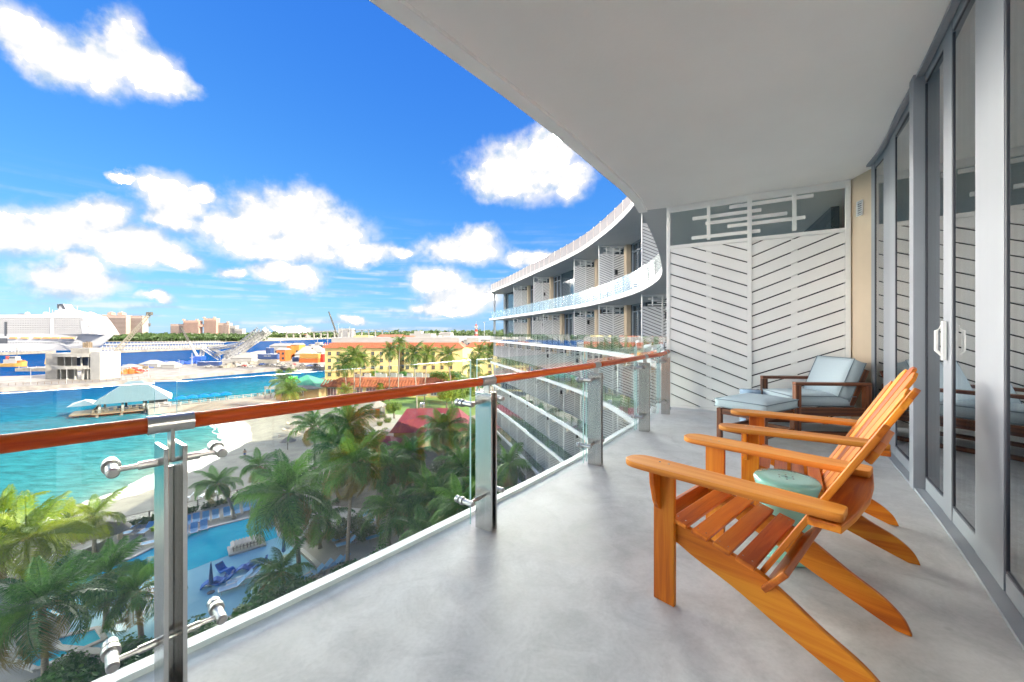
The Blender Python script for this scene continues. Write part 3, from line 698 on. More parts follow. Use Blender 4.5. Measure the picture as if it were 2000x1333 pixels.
# ------------------------------------------------------------------ ceramic stools
st = thing('garden_stool', 'glossy aqua ceramic drum stool between the two orange garden chairs', 'stool', (1.415, 2.055, FZ))
prof = [(0.105, 0.0), (0.112, 0.004), (0.120, 0.03), (0.112, 0.08), (0.104, 0.14), (0.104, 0.20), (0.114, 0.27), (0.132, 0.335), (0.143, 0.375), (0.146, 0.388), (0.144, 0.397), (0.138, 0.402), (0.10, 0.404), (0.03, 0.405), (0.004, 0.405)]
mb = MB(); mb.lathe(prof, n=48); mb.build('body', M['ceramic'], st, smooth=True)
for k in range(7):
    a = k * math.pi / 3; r_ = 0.034 if k < 6 else 0.0; mb = MB(); mb.tube([(r_ * math.cos(a), r_ * math.sin(a), 0.403), (r_ * math.cos(a), r_ * math.sin(a), 0.4060)], 0.0045 if k < 6 else 0.007, 10); mb.build('vent_hole', M['hole'], st)
mb = MB(); mb.lathe([(0.020, 0.405), (0.024, 0.4075), (0.028, 0.405)], n=24, capt=False, capb=False); mb.build('moulding', M['ceramic'], st, smooth=True)
st2 = thing('garden_stool', 'small pale blue ribbed ceramic stool half hidden behind the wooden armchair', 'stool', (3.02, 5.05, FZ))
pr = []
for i in range(31): z = i / 30 * 0.43; pr.append((0.115 + 0.012 * math.sin(z / 0.43 * math.pi) + 0.004 * math.sin(z * 95), z))
mb = MB(); mb.lathe(pr, n=32); mb.build('body', M['blueceramic'], st2, smooth=True)

# ------------------------------------------------------------------ dark armchair and ottoman
def cushion(parent, nm, w, d, h, M4, puff=0.02, seg=10):
    mb = MB(); vs = []; fs = []
    for k, sg in ((0, -1), (1, 1)):
        for i in range(seg + 1):
            for j in range(seg + 1):
                x = (i / seg - 0.5); y = (j / seg - 0.5); e = (1 - (2 * x) ** 4) * (1 - (2 * y) ** 4)
                rim = 0.008 * ((abs(2 * x)) ** 8 + (abs(2 * y)) ** 8)
                vs.append((x * (w - rim), y * (d - rim), sg * (h / 2 - 0.012 + puff * e * 0.9 + 0.012 * (1 - max(abs(2 * x), abs(2 * y)) ** 12))))
    n = seg + 1; o = n * n
    for i in range(seg):
        for j in range(seg):
            a = i * n + j; fs.append((a, a + 1, a + n + 1, a + n)); fs.append((o + a, o + a + n, o + a + n + 1, o + a + 1))
    rim_ = [i * n for i in range(n)] + [seg * n + j for j in range(1, n)] + [i * n + seg for i in range(seg - 1, -1, -1)] + [j for j in range(seg - 1, 0, -1)]
    for a, b in zip(rim_, rim_[1:] + rim_[:1]): fs.append((a, b, o + b, o + a))
    mb.add(vs, fs); o_ = mb.build(nm, M['cushion'], parent, smooth=False); 
    for p in o_.data.polygons: p.use_smooth = True
    o_.matrix_local = M4
    pp = MB()
    for sg in (-1, 1):
        ring = [(-w / 2, -d / 2), (w / 2, -d / 2), (w / 2, d / 2), (-w / 2, d / 2), (-w / 2, -d / 2)]
        pp.tube([(x * 0.995, y * 0.995, sg * (h / 2 - 0.010)) for x, y in ring], 0.0045, 6)
    pp.build('piping', M['piping'], o_, smooth=True)
    return o_
arm = thing('armchair', 'dark hardwood armchair with pale blue cushions against the white screen', 'armchair', (3.55, 4.72, FZ), R(-4))
# local: x depth (front at -x), y width
Wd = M['brownwood']
def beam(parent, nm, a, b, w, h, bev=0.004):
    "rectangular timber from a to b, grain along it"
    a = Vector(a); b = Vector(b); y = (b - a).normalized(); up = Vector((0, 0, 1)) if abs(y.z) < 0.9 else Vector((1, 0, 0)); x = y.cross(up).normalized()
    return board(parent, nm, rect(w, (b - a).length), h, axes(a, x, y), Wd, bev)
for sy in (-1, 1):
    y = sy * 0.325
    beam(arm, 'front_leg', (-0.365, y, 0), (-0.365, y, 0.565), 0.062, 0.062)
    beam(arm, 'rear_leg', (0.365, y, 0), (0.365, y, 0.565), 0.062, 0.062)
    beam(arm, 'armrest', (-0.396, y, 0.583), (0.396, y, 0.583), 0.066, 0.036)
    beam(arm, 'side_rail', (-0.334, y, 0.275), (0.334, y, 0.275), 0.03, 0.095)
    beam(arm, 'floor_rail', (-0.334, y, 0.035), (0.334, y, 0.035), 0.04, 0.045)
beam(arm, 'front_rail', (-0.36, -0.294, 0.275), (-0.36, 0.294, 0.275), 0.03, 0.09)
beam(arm, 'rear_rail', (0.30, -0.294, 0.27), (0.30, 0.294, 0.27), 0.03, 0.09)
for sy in (-1, 1): beam(arm, 'back_post', (0.225, sy * 0.265, 0.30), (0.405, sy * 0.265, 0.735), 0.035, 0.06)
for k in range(4):
    q = 0.18 + k * 0.24; beam(arm, 'back_slat', (0.225 + 0.18 * q + 0.01, -0.247, 0.30 + 0.435 * q), (0.225 + 0.18 * q + 0.01, 0.247, 0.30 + 0.435 * q), 0.02, 0.055)
cushion(arm, 'seat_cushion', 0.70, 0.575, 0.125, Matrix.Translation((-0.06, 0, 0.385)), 0.015)
bd = Vector((0.18, 0, 0.435)).normalized()
cushion(arm, 'back_cushion', 0.46, 0.60, 0.15, axes((0.235, 0, 0.625), bd, (0, 1, 0)), 0.03)
ott = thing('ottoman', 'low dark slatted ottoman with a pale blue cushion in front of the armchair', 'ottoman', (2.66, 4.34, FZ), R(32))
for sx in (-1, 1):
    for sy in (-1, 1): beam(ott, 'leg', (sx * 0.30, sy * 0.23, 0), (sx * 0.30, sy * 0.23, 0.325), 0.048, 0.048)
    beam(ott, 'end_rail', (sx * 0.30, -0.205, 0.29), (sx * 0.30, 0.205, 0.29), 0.025, 0.06); beam(ott, 'stretcher', (sx * 0.30, -0.205, 0.10), (sx * 0.30, 0.205, 0.10), 0.025, 0.045)
for sy in (-1, 1): beam(ott, 'side_rail', (-0.275, sy * 0.23, 0.29), (0.275, sy * 0.23, 0.29), 0.025, 0.06); beam(ott, 'stretcher', (-0.275, sy * 0.23, 0.10), (0.275, sy * 0.23, 0.10), 0.025, 0.045)
cushion(ott, 'cushion', 0.68, 0.54, 0.10, Matrix.Translation((0, 0, 0.385)), 0.022)
# ------------------------------------------------------------------ the curved hotel wing
wing = thing('hotel_wing', 'curved white hotel wing with stacked balconies, chevron screens and glass rails', 'hotel', (0, 0, 0))
LV = [FZ + ST] + [FZ - ST * k for k in range(0, 7)]          # floor levels from the top storey down
ROOF = EYE + 6.0
S_END = S_MAX - 0.5
for z in LV:
    mb = MB(); s0 = S_MIN if abs(z - FZ) > 0.1 and abs(z - FZ - ST) > 0.1 else S_SCR + 0.03
    if abs(z - FZ) < 0.1: s0 = S_SCR + 0.002
    strip(mb, s0, S_END, EDGE - 0.2 * (z > FZ + 1), WALL + 7.9, z - 0.27, z, 70); mb.build('floor_slab', M['slabpaint'], wing)
mb = MB(); strip(mb, S_MIN, S_END + 0.4, EDGE - 0.35, WALL + 8.2, ROOF, ROOF + 0.28, 70); mb.build('roof_slab', M['slabpaint'], wing)
M['dusk'] = mat('tinted_parapet', (0.23, 0.215, 0.22), 0.7, spec=0.2); M['copper'] = mat('copper_post', (0.52, 0.44, 0.38), 0.6, 0.0)
s = 0.0; k = 0
mb = MB(); mp_ = MB()
while s < S_END:
    a = cv(s, EDGE + 0.1); b = cv(min(s + 1.4, S_END), EDGE + 0.1); zc = ROOF + 0.28
    q = MB(); q.bar((a.x, a.y, zc + 0.57), (b.x, b.y, zc + 0.57), 0.02, 1.05)
    q.build('parapet_panel', M['dusk'], wing)
    t = tangent(s); q = MB(); q.box((a.x, a.y, zc + 0.58), (0.045, 0.05, 1.12), math.atan2(t.y, t.x)); q.build('parapet_post', M['copper'], wing)
    s += 1.43
# back and end walls keep the sun out
mb = MB(); strip(mb, S_MIN, S_END, WALL + 7.9, WALL + 8.1, 2.4, ROOF, 40); mb.build('wall', M['slabpaint'], wing)
for s_ in (S_MIN + 0.02, S_END - 0.02):
    a = cv(s_, WALL); b = cv(s_, WALL + 7.9); q = MB(); q.bar((a.x, a.y, (2.4 + ROOF) / 2), (b.x, b.y, (2.4 + ROOF) / 2), 0.2, ROOF - 2.4); q.build('wall', M['slabpaint'], wing)
# window wall on every storey
for z in LV:
    ztop = ROOF if z > FZ + 1 else z + ST - 0.27
    s0 = S_SCR + 1.0 if abs(z - FZ) < 0.1 else S_MIN
    q = MB(); strip(q, s0, S_END, WALL + 0.02, WALL + 0.12, z, ztop, 60); q.build('window_wall', M['winglass'], wing)
# screens stand at the party lines; upper storeys have wider suites
low_s = [S_SCR + 3.7 * k for k in range(0, 16) if S_SCR + 3.7 * k < S_END - 0.6]
hi_Y = [12.6, 19.7, 27.4, 32.5, 42.8, 50.6]
our_Y = [12.6, 19.7, 27.4, 32.5, 39.9, 43.2, 50.6]
BACK = {}
def wing_protos(H):
    tr = H - 0.62; W = WALL - 0.12
    fr = screen_frame(W, H, tr, 0.06, 0.06)
    for p_, q_, z_ in bar_segments(W): fr.box(((p_ + q_) / 2, 0, z_ + H - 3.03), (q_ - p_ - 0.03, 0.03, 0.05))
    sl = []
    for pl in slat_polys(W, 0.08, tr - 0.03, 0.06, gap=0.036):
        b = MB(); b.slabpoly(pl, -0.013, 0.013); sl.append(b.mesh('slat', M['wingpaint']))
    al = MB()
    for pl in slat_polys(W, 0.08, tr - 0.03, 0.06, gap=0.036): al.slabpoly(pl, -0.013, 0.013)
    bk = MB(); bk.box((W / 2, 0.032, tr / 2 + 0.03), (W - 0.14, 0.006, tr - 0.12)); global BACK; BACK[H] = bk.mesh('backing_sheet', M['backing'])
    return fr.mesh('chevron_screen', M['wingpaint']), sl, al.mesh('slats', M['wingpaint'])
PR = {True: wing_protos(ROOF - LV[0]), False: wing_protos(ST - 0.27)}
lamp = MB(); lamp.box((0, 0, 0), (0.15, 0.14, 0.34)); lamp.box((0, -0.075, 0.03), (0.10, 0.02, 0.20)); lamp_me = lamp.mesh('wall_lamp', M['black'])
pierm = MB(); pierm.box((0.25, 0, 0), (0.5, 0.3, 1.0)); pier_me = pierm.mesh('pier', M['tan'])
doorf = MB()
for x in (0.0, 0.95, 1.9): doorf.box((x, 0, 0.5), (0.07, 0.1, 1.0))
doorf.box((0.95, 0, 0.985), (1.9, 0.09, 0.03)); doorf.box((0.95, 0, 0.84), (1.9, 0.085, 0.02)); doorf.box((0.95, 0, 0.015), (1.9, 0.09, 0.03)); doorf_me = doorf.mesh('door_frame', M['alu'])
single = 0
for li, z in enumerate(LV):
    top = z > FZ + 1
    H = (ROOF - z) if top else ST - 0.27
    if top: ss = [s_at_Y(y) for y in hi_Y]
    elif abs(z - FZ) < 0.1: ss = [s_at_Y(y) for y in our_Y]
    else: ss = low_s
    for j, s in enumerate(ss):
        p = cv(s, 0.06); t = tangent(s); rz = math.atan2(-t.x, t.y)
        fr, sl, al = PR[top]
        M4 = Matrix.Translation((p.x, p.y, z)) @ Matrix.Rotation(rz, 4, 'Z')
        o = link('chevron_screen', fr, wing, mat=M4)
        if (top or abs(z - FZ) < 0.1) and j in (1, 2, 3, 4) and single < 280:
            for me in sl: link('slat', me, o); single += 1
        else: tag(link('slats', al, o), kind='stuff')
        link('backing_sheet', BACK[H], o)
        if (j + li) % 2 == 0 or top and j == 1: link('wall_lamp', lamp_me, o, loc=(WALL * 0.56, -0.10, 2.0))
        # pier and framed doors on the near side of the screen
        for sg, nm, me in ((-0.45, 'pier', pier_me), (-2.6, 'door_frame', doorf_me)):
            q = cv(s + sg, WALL - (0.16 if nm == 'pier' else 0.03)); tt = tangent(s + sg)
            link(nm, me, wing, mat=Matrix.Translation((q.x, q.y, z + (H / 2 if nm == 'pier' else 0))) @ Matrix.Rotation(math.atan2(tt.y, tt.x), 4, 'Z') @ Matrix.Diagonal((1, 1, H, 1)))
# glass rails on every storey
for li, z in enumerate(LV):
    s = S_SCR + 0.6 if abs(z - FZ) < 0.1 else (S_SCR if z > FZ else 2.0); n = 0
    while s < S_END - 0.5:
        a = cv(s + 0.02, -0.1); b = cv(s + 1.41, -0.1); q = MB()
        q.bar((a.x, a.y, z + 0.50), (b.x, b.y, z + 0.50), 0.014, 0.98); q.build('glass_panel', M['cloudwhite'] if z > FZ + 1 else M['wingglass'], wing)
        s += 1.43
    q = MB(); s = S_SCR + 0.6 if abs(z - FZ) < 0.1 else (S_SCR if z > FZ else 2.0)
    while s < S_END:
        a = cv(s, -0.06); t = tangent(s); q.box((a.x, a.y, z + 0.44), (0.025, 0.06, 0.88), math.atan2(t.y, t.x)); s += 1.43
    tag(q.build('rail_posts', M['steel'], wing), kind='stuff')
# end columns under the roof and floors
for off in (0.4, 2.0):
    p = cv(S_END - 0.3, off); q = MB(); q.box((p.x, p.y, (2.4 + ROOF) / 2), (0.32, 0.32, ROOF - 2.4)); q.build('column', M['slabpaint'], wing)
# patio chair seen on a lower balcony
# ------------------------------------------------------------------ sea, beach, ground
def sea_mat():
    m = bpy.data.materials.new('sea_water'); m.use_nodes = True; nt = m.node_tree; N = nt.nodes; L = nt.links; p = N['Principled BSDF']
    g = N.new('ShaderNodeNewGeometry'); sp = N.new('ShaderNodeSeparateXYZ'); L.new(g.outputs['Position'], sp.inputs[0])
    nz = N.new('ShaderNodeTexNoise'); nz.inputs['Scale'].default_value = 0.03; nz.inputs['Detail'].default_value = 5; L.new(g.outputs['Position'], nz.inputs['Vector'])
    # depth of the water: shallow by the beach (x around -60), deep out in the channel
    def ma(op, a, b=None, clamp=False):
        n = N.new('ShaderNodeMath'); n.operation = op; n.use_clamp = clamp
        for i, v in enumerate((a, b)):
            if v is None: continue
            if isinstance(v, (int, float)): n.inputs[i].default_value = v
            else: L.new(v, n.inputs[i])
        return n.outputs[0]
    dx = ma('MAXIMUM', ma('MULTIPLY', ma('ADD', sp.outputs[0], 57.0), -1.0), 0.0)
    dy = ma('MAXIMUM', ma('SUBTRACT', sp.outputs[1], 118.0), 0.0)
    d = ma('ADD', ma('MULTIPLY', dx, 0.0052), ma('MULTIPLY', dy, 0.0022))
    d = ma('ADD', d, ma('MULTIPLY', ma('SUBTRACT', nz.outputs[0], 0.5), 0.16))
    rp = N.new('ShaderNodeValToRGB'); L.new(d, rp.inputs[0]); e = rp.color_ramp.elements
    e[0].position = 0.0; e[0].color = (0.17, 0.235, 0.19, 1); e[1].position = 1.0; e[1].color = (0.004, 0.045, 0.15, 1)
    for ps, c in ((0.05, (0.060, 0.195, 0.185)), (0.14, (0.022, 0.16, 0.185)), (0.28, (0.010, 0.145, 0.185)), (0.45, (0.007, 0.115, 0.185)), (0.62, (0.005, 0.075, 0.175))):
        k = e.new(ps); k.color = (*c, 1)
    w1 = N.new('ShaderNodeTexNoise'); w1.inputs['Scale'].default_value = 0.9; w1.inputs['Detail'].default_value = 6; w1.inputs['Roughness'].default_value = 0.65
    mp = N.new('ShaderNodeMapping'); mp.inputs['Scale'].default_value = (0.55, 1.5, 1); mp.inputs['Rotation'].default_value = (0, 0, R(28)); L.new(g.outputs['Position'], mp.inputs[0]); L.new(mp.outputs[0], w1.inputs['Vector'])
    bp = N.new('ShaderNodeBump'); bp.inputs['Strength'].default_value = 0.75; bp.inputs['Distance'].default_value = 0.35; L.new(w1.outputs[0], bp.inputs['Height'])
    # rippled water scatters nearly all it sends back; only a weak sheen mirrors the sky
    df = N.new('ShaderNodeBsdfDiffuse'); gl = N.new('ShaderNodeBsdfGlossy'); gl.inputs['Roughness'].default_value = 0.18; mx = N.new('ShaderNodeMixShader'); mx.inputs[0].default_value = 0.006
    w2 = N.new('ShaderNodeTexNoise'); w2.inputs['Scale'].default_value = 0.42; w2.inputs['Detail'].default_value = 7; w2.inputs['Roughness'].default_value = 0.7; L.new(mp.outputs[0], w2.inputs['Vector'])
    vr = N.new('ShaderNodeMapRange'); vr.inputs[1].default_value = 0.35; vr.inputs[2].default_value = 0.65; vr.inputs[3].default_value = 0.58; vr.inputs[4].default_value = 1.35; L.new(w2.outputs[0], vr.inputs[0])
    vm = N.new('ShaderNodeMix'); vm.data_type = 'RGBA'; vm.blend_type = 'MULTIPLY'; vm.inputs[0].default_value = 1.0; L.new(rp.outputs[0], vm.inputs[6]); L.new(vr.outputs[0], vm.inputs[7])
    L.new(vm.outputs[2], df.inputs[0]); L.new(bp.outputs[0], df.inputs['Normal']); L.new(bp.outputs[0], gl.inputs['Normal']); L.new(df.outputs[0], mx.inputs[1]); L.new(gl.outputs[0], mx.inputs[2])
    L.new(mx.outputs[0], N['Material Output'].inputs[0]); N.remove(p)
    return m
M['sea'] = sea_mat()
M['sand'] = mat('beach_sand', (0.212, 0.189, 0.144), 0.9, var=0.16, scale=0.55, bump=0.7, bscale=2.6)
M['wetsand'] = mat('wet_sand', (0.169, 0.145, 0.109), 0.45, var=0.08, scale=0.2)
M['paving'] = mat('pale_paving', (0.269, 0.249, 0.212), 0.8, var=0.08, scale=0.6, bump=0.1, bscale=6)
M['lawn'] = mat('lawn_grass', (0.10, 0.17, 0.025), 0.9, var=0.3, scale=0.35, bump=0.6, bscale=9)
M['soil'] = mat('dark_soil', (0.10, 0.085, 0.055), 0.95, var=0.25, scale=0.8)  # plain dark brown soil colour
M['yard'] = mat('dusty_yard', (0.178, 0.162, 0.131), 0.9, var=0.3, scale=0.09, bump=0.3, bscale=0.8)
M['rock'] = mat('quay_concrete', (0.155, 0.144, 0.128), 0.9, var=0.35, scale=0.22, bump=0.4, bscale=3)
M['coping'] = mat('pool_coping', (0.321, 0.311, 0.285), 0.6, var=0.05, scale=1.2)
def poolmat(name, c1, c2, sc=0.25):
    m = mat(name, c1, 0.12, col2=c2, dark=c1, scale=sc, bump=0.12, bscale=2.2, spec=0.12); nt = m.node_tree; N = nt.nodes; L = nt.links; p = N['Principled BSDF']
    df = N.new('ShaderNodeBsdfDiffuse'); gl = N.new('ShaderNodeBsdfGlossy'); gl.inputs['Roughness'].default_value = 0.08; mx = N.new('ShaderNodeMixShader'); mx.inputs[0].default_value = 0.02
    L.new(p.inputs['Base Color'].links[0].from_socket, df.inputs[0]); L.new(p.inputs['Normal'].links[0].from_socket, gl.inputs['Normal']); L.new(df.outputs[0], mx.inputs[1]); L.new(gl.outputs[0], mx.inputs[2]); L.new(mx.outputs[0], N['Material Output'].inputs[0]); N.remove(p); return m
M['pool'] = poolmat('pool_water', (0.010, 0.34, 0.46), (0.035, 0.48, 0.56))
M['shelf'] = poolmat('pool_shelf_water', (0.24, 0.48, 0.54), (0.32, 0.56, 0.60))

def sheet(nm, pts, m, z=None, label=None, kind='structure'):
    mb = MB(); vs = [(p[0], p[1], p[2] if len(p) > 2 and z is None else z) for p in pts]; mb.add(vs, [tuple(range(len(vs)))])
    o = mb.build(nm, m); 
    bm = bmesh.new(); bm.from_mesh(o.data); bmesh.ops.triangulate(bm, faces=bm.faces)
    for f in bm.faces:
        if f.normal.z < 0: f.normal_flip()
    bm.to_mesh(o.data); bm.free()
    return tag(o, label, None, None, kind)
sheet('sea', [(-9000, -3000), (9000, -3000), (9000, 14000), (-9000, 14000)], M['sea'], 0.0, 'turquoise harbour water turning deep blue far out')
shore = [(-64, -80), (-62, 0), (-60.5, 30), (-60, 46.7), (-60, 52), (-58.5, 58.4), (-59.5, 65.5), (-61.6, 81), (-68, 93.4), (-82, 107), (-101, 119)]
inl = [(-48, -80), (-46, 0), (-45, 30), (-44.5, 38), (-43.5, 44), (-39, 49), (-33, 56), (-30, 66), (-30, 84), (-44, 104), (-93, 124)]
mb = MB(); nr = 9; vs = []; fs = []; random.seed(3)
sh2 = spline(shore, 8); in2 = spline(inl, 8)
for i, (a, b) in enumerate(zip(sh2, in2)):
    for j in range(nr + 1):
        t = j / nr; wob = 0.5 * math.sin(i * 0.7) * (1 - t) + 0.3 * math.sin(i * 1.9 + j); lo = -7 if j == 0 else 0
        p = Vector(a).lerp(Vector(b), t) + (Vector(a) - Vector(b)).normalized() * (wob - lo * 1.0)
        z = -0.7 if j == 0 else 0.02 + 2.38 * (t ** 0.75)
        vs.append((p.x, p.y, z))
for i in range(len(sh2) - 1):
    for j in range(nr): o = i * (nr + 1) + j; fs.append((o, o + nr + 1, o + nr + 2, o + 1))
mb.add(vs, fs); mb.m = []
for i in range(len(sh2) - 1):
    for j in range(nr): mb.m.append(1 if j < 2 else 0)
o = mb.build('beach', [M['sand'], M['wetsand']], smooth=True); tag(o, 'pale sand beach curving round the bay', None, None, 'structure')
bm = bmesh.new(); bm.from_mesh(o.data)
for f in bm.faces:
    if f.normal.z < 0: f.normal_flip()
bm.to_mesh(o.data); bm.free()
# foam line at the water's edge
M['foam'] = mat('sea_foam', (0.8, 0.8, 0.78), 0.6)
for k, (off, w) in enumerate(((0.6, 0.32), (-1.0, 0.2))):
    mb = MB(); vs = []; fs = []; sh3 = spline(shore, 24)
    for i, p in enumerate(sh3):
        q = Vector(p); d = (Vector(sh3[min(i + 1, len(sh3) - 1)]) - Vector(sh3[max(i - 1, 0)])).normalized(); nrm = Vector((-d.y, d.x))
        wob = off + 0.6 * math.sin(i * 0.23 + k) + 0.35 * math.sin(i * 0.61); ww = w * (0.6 + 0.5 * math.sin(i * 0.37 + 2 * k))
        for e in (-1, 1): vs.append((q.x + nrm.x * (wob + e * ww), q.y + nrm.y * (wob + e * ww), 0.06 if off < 0 else 0.03))
    for i in range(len(sh3) - 1): fs.append((2 * i, 2 * i + 1, 2 * i + 3, 2 * i + 2))
    mb.add(vs, fs); tag(mb.build('foam_line', M['foam'], fix=False), 'thin white foam line where small waves meet the sand', None, None, 'stuff')
land = list(inl) + [(-86, 138), (-82, 150), (-88, 172), (-92, 200), (-95, 226), (-102, 242), (-125, 256), (-150, 259), (-193, 262), (-240, 330), (-300, 470), (-210, 620), (-130, 640), (-100, 1250), (700, 1250), (700, -80)]
mb = MB(); mb.prism(list(reversed(land)), -1.5, 2.4)
tag(mb.build('ground', M['yard']), 'pale dusty ground of the waterfront town', None, None, 'structure')
sheet('planting_ground', [(-44, -60), (-44, 36), (-34, 44), (-20, 60), (-12, 100), (40, 100), (40, -60)], M['soil'], 2.404, 'dark planted ground around the hotel')
sheet('pool_deck', [(-46, -10), (-44.5, 38), (-43, 43), (-38.8, 48.6), (-33.5, 54.6), (-27, 57), (-24, 50), (-15, 48), (-11, 40), (-14, 33), (-20, 33), (-24, 27), (-33, 20), (-34, -10)], M['paving'], 2.43, 'pale paved pool deck')
sheet('garden_path', [(-33, 64), (-29.5, 64), (-27, 82), (-26, 98), (-31, 100), (-32, 80)], M['paving'], 2.42, 'white path from the beach to the huts')
sheet('garden_path', [(-34, 98), (-22, 96), (-22, 103), (-40, 107)], M['paving'], 2.424, 'white forecourt round the small hut')
sheet('lawn', [(-33, 103), (-14, 96), (-6, 112), (-8, 140), (-48, 140), (-40, 118)], M['lawn'], 2.412, 'bright green lawn between hut and yellow hotel')
sheet('road', [(-78, 128), (-30, 146), (-12, 144), (0, 165), (-86, 172), (-84, 150)], M['paving'], 2.408, 'paved yard in front of the yellow hotel')

# ------------------------------------------------------------------ pools
pool = thing('swimming_pool', 'large curved turquoise swimming pool with a shallow tanning shelf', 'pool', (0, 0, 0))
deep = [(-28.6, 47.9), (-35.4, 42.4), (-36.4, 38), (-38.5, 33.5), (-37.5, 29.5), (-33.5, 30.6), (-29.4, 36.1), (-24.6, 42.2)]
shelf = [(-29.4, 36.1), (-33.5, 30.6), (-31, 27.5), (-26, 27), (-20.5, 31), (-18, 36.5), (-22.4, 40.3), (-24.6, 42.2)]
def poly_part(nm, pts, m, z, parent):
    mb = MB(); mb.add([(x, y, z) for x, y in pts], [tuple(range(len(pts)))]); o = mb.build(nm, m, parent)
    bm = bmesh.new(); bm.from_mesh(o.data); bmesh.ops.triangulate(bm, faces=bm.faces)
    for f in bm.faces:
        if f.normal.z < 0: f.normal_flip()
    bm.to_mesh(o.data); bm.free(); return o
poly_part('water', deep, M['pool'], 2.452, pool); poly_part('shelf_water', shelf, M['shelf'], 2.456, pool)
mb = MB()
for a, b in zip([deep[6], deep[7]], [deep[7], deep[6]]): pass
mb.bar((deep[6][0], deep[6][1], 2.46), (deep[7][0], deep[7][1], 2.46), 0.14, 0.03); mb.build('step_edge', M['pool'], pool)
rim = [deep[7], deep[0], deep[1], deep[2], deep[3], deep[4], (-34.5, 29.2), (-31, 27.2), (-26, 26.7), (-20.2, 30.8), (-17.6, 36.6), (-22.2, 40.6)]
for a, b in zip(rim, rim[1:] + rim[:1]):
    q = MB(); q.bar((a[0], a[1], 2.50), (b[0], b[1], 2.50), 0.42, 0.10); q.build('coping', M['coping'], pool)
q = MB(); q.prism([(-24.7, 42.4), (-22.3, 40.4), (-21.5, 43.0), (-23.2, 45.6), (-25.8, 45.0)], 2.42, 2.62); tag(q.build('pool_terrace', M['coping']), 'raised pale terrace beside the deep end of the pool', None, None, 'structure')
kid = thing('swimming_pool', 'small shallow pool with white coping at the lower left of the garden', 'pool', (0, 0, 0))
kp = [G(20, 1290, 2.45).to_2d(), G(118, 1245, 2.45).to_2d(), G(190, 1228, 2.45).to_2d(), G(205, 1250, 2.45).to_2d(), G(70, 1310, 2.45).to_2d()]
poly_part('water', [(p.x, p.y) for p in kp], M['pool'], 2.46, kid)
for a, b in zip(kp, kp[1:] + kp[:1]): q = MB(); q.bar((a.x, a.y, 2.5), (b.x, b.y, 2.5), 0.3, 0.14); q.build('coping', M['coping'], kid)
M['rail_dark'] = mat('grey_timber_rail', (0.16, 0.13, 0.10), 0.7, var=0.2, scale=2)
def rail_fence(nm, pts, label, h=1.05, step=1.9, m=None, z=2.4, mid=True):
    f = thing(nm, label, 'fence', (pts[0][0], pts[0][1], z)); o0 = Vector((pts[0][0], pts[0][1]))
    m = m or M['rail_dark']; pm = MB(); pm.box((0, 0, h / 2), (0.10, 0.10, h)); pme = pm.mesh('post', m)
    for a, b in zip(pts[:-1], pts[1:]):
        a = Vector(a[:2]); b = Vector(b[:2]); n = max(1, round((b - a).length / step))
        for i in range(n): p = a.lerp(b, i / n) - o0; link('post', pme, f, loc=(p.x, p.y, 0))
        q = MB(); A_, B_ = a - o0, b - o0; q.bar((A_.x, A_.y, h), (B_.x, B_.y, h), 0.14, 0.06); q.build('top_rail', m, f)
        if mid:
            q = MB(); q.bar((A_.x, A_.y, h * 0.5), (B_.x, B_.y, h * 0.5), 0.02, 0.02); q.bar((A_.x, A_.y, h * 0.28), (B_.x, B_.y, h * 0.28), 0.02, 0.02); q.bar((A_.x, A_.y, h * 0.75), (B_.x, B_.y, h * 0.75), 0.02, 0.02); tag(q.build('wires', M['steel'], f), kind='stuff')
    return f
rail_fence('beach_fence', [(-43.4, 44.4), (-38.6, 48.9), (-33.2, 55.2), (-29, 60)], 'dark timber rail fence between the pool loungers and the beach')
rail_fence('beach_fence', [(-45.2, 22), (-44.6, 33), (-43.6, 40.5)], 'dark timber rail fence by the steps, beneath the sunlit palms', z=2.4)
mb = MB(); mb.bar((-43.0, 25, 2.7), (-41.2, 41, 2.7), 0.35, 0.7); tag(mb.build('garden_wall', M['coping']), 'low pale wall running down beside the beach steps', 'wall')
mb = MB(); mb.bar((-40.8, 41.5, 3.0), (-42.8, 43.2, 3.0), 0.35, 1.3); tag(mb.build('garden_wall', M['tan']), 'short tan block wall below the sunlit palms', 'wall')
# ------------------------------------------------------------------ palms
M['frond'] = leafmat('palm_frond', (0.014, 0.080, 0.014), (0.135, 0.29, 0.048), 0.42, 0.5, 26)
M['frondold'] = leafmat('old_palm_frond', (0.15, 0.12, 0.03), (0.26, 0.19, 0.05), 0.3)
M['frondsunlit'] = leafmat('sunlit_palm_frond', (0.06, 0.13, 0.008), (0.25, 0.29, 0.018), 0.5, 0.45, 26)  # brighter, yellower copy of the frond: sunlight put into the colour
M['trunk'] = mat('palm_trunk', (0.21, 0.18, 0.145), 0.9, var=0.3, scale=3, stretch=(1, 1, 7), bump=0.6)
M['leaf'] = leafmat('sea_grape_leaf', (0.018, 0.085, 0.012), (0.075, 0.20, 0.026), 0.25, 0.5)
M['leaf2'] = leafmat('garden_leaf', (0.06, 0.12, 0.014), (0.17, 0.22, 0.022), 0.35)
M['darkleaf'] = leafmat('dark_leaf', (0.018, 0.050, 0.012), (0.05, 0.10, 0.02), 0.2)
M['branch'] = mat('branch_bark', (0.13, 0.10, 0.075), 0.9, var=0.2, scale=6)
rnd = random.Random(11)
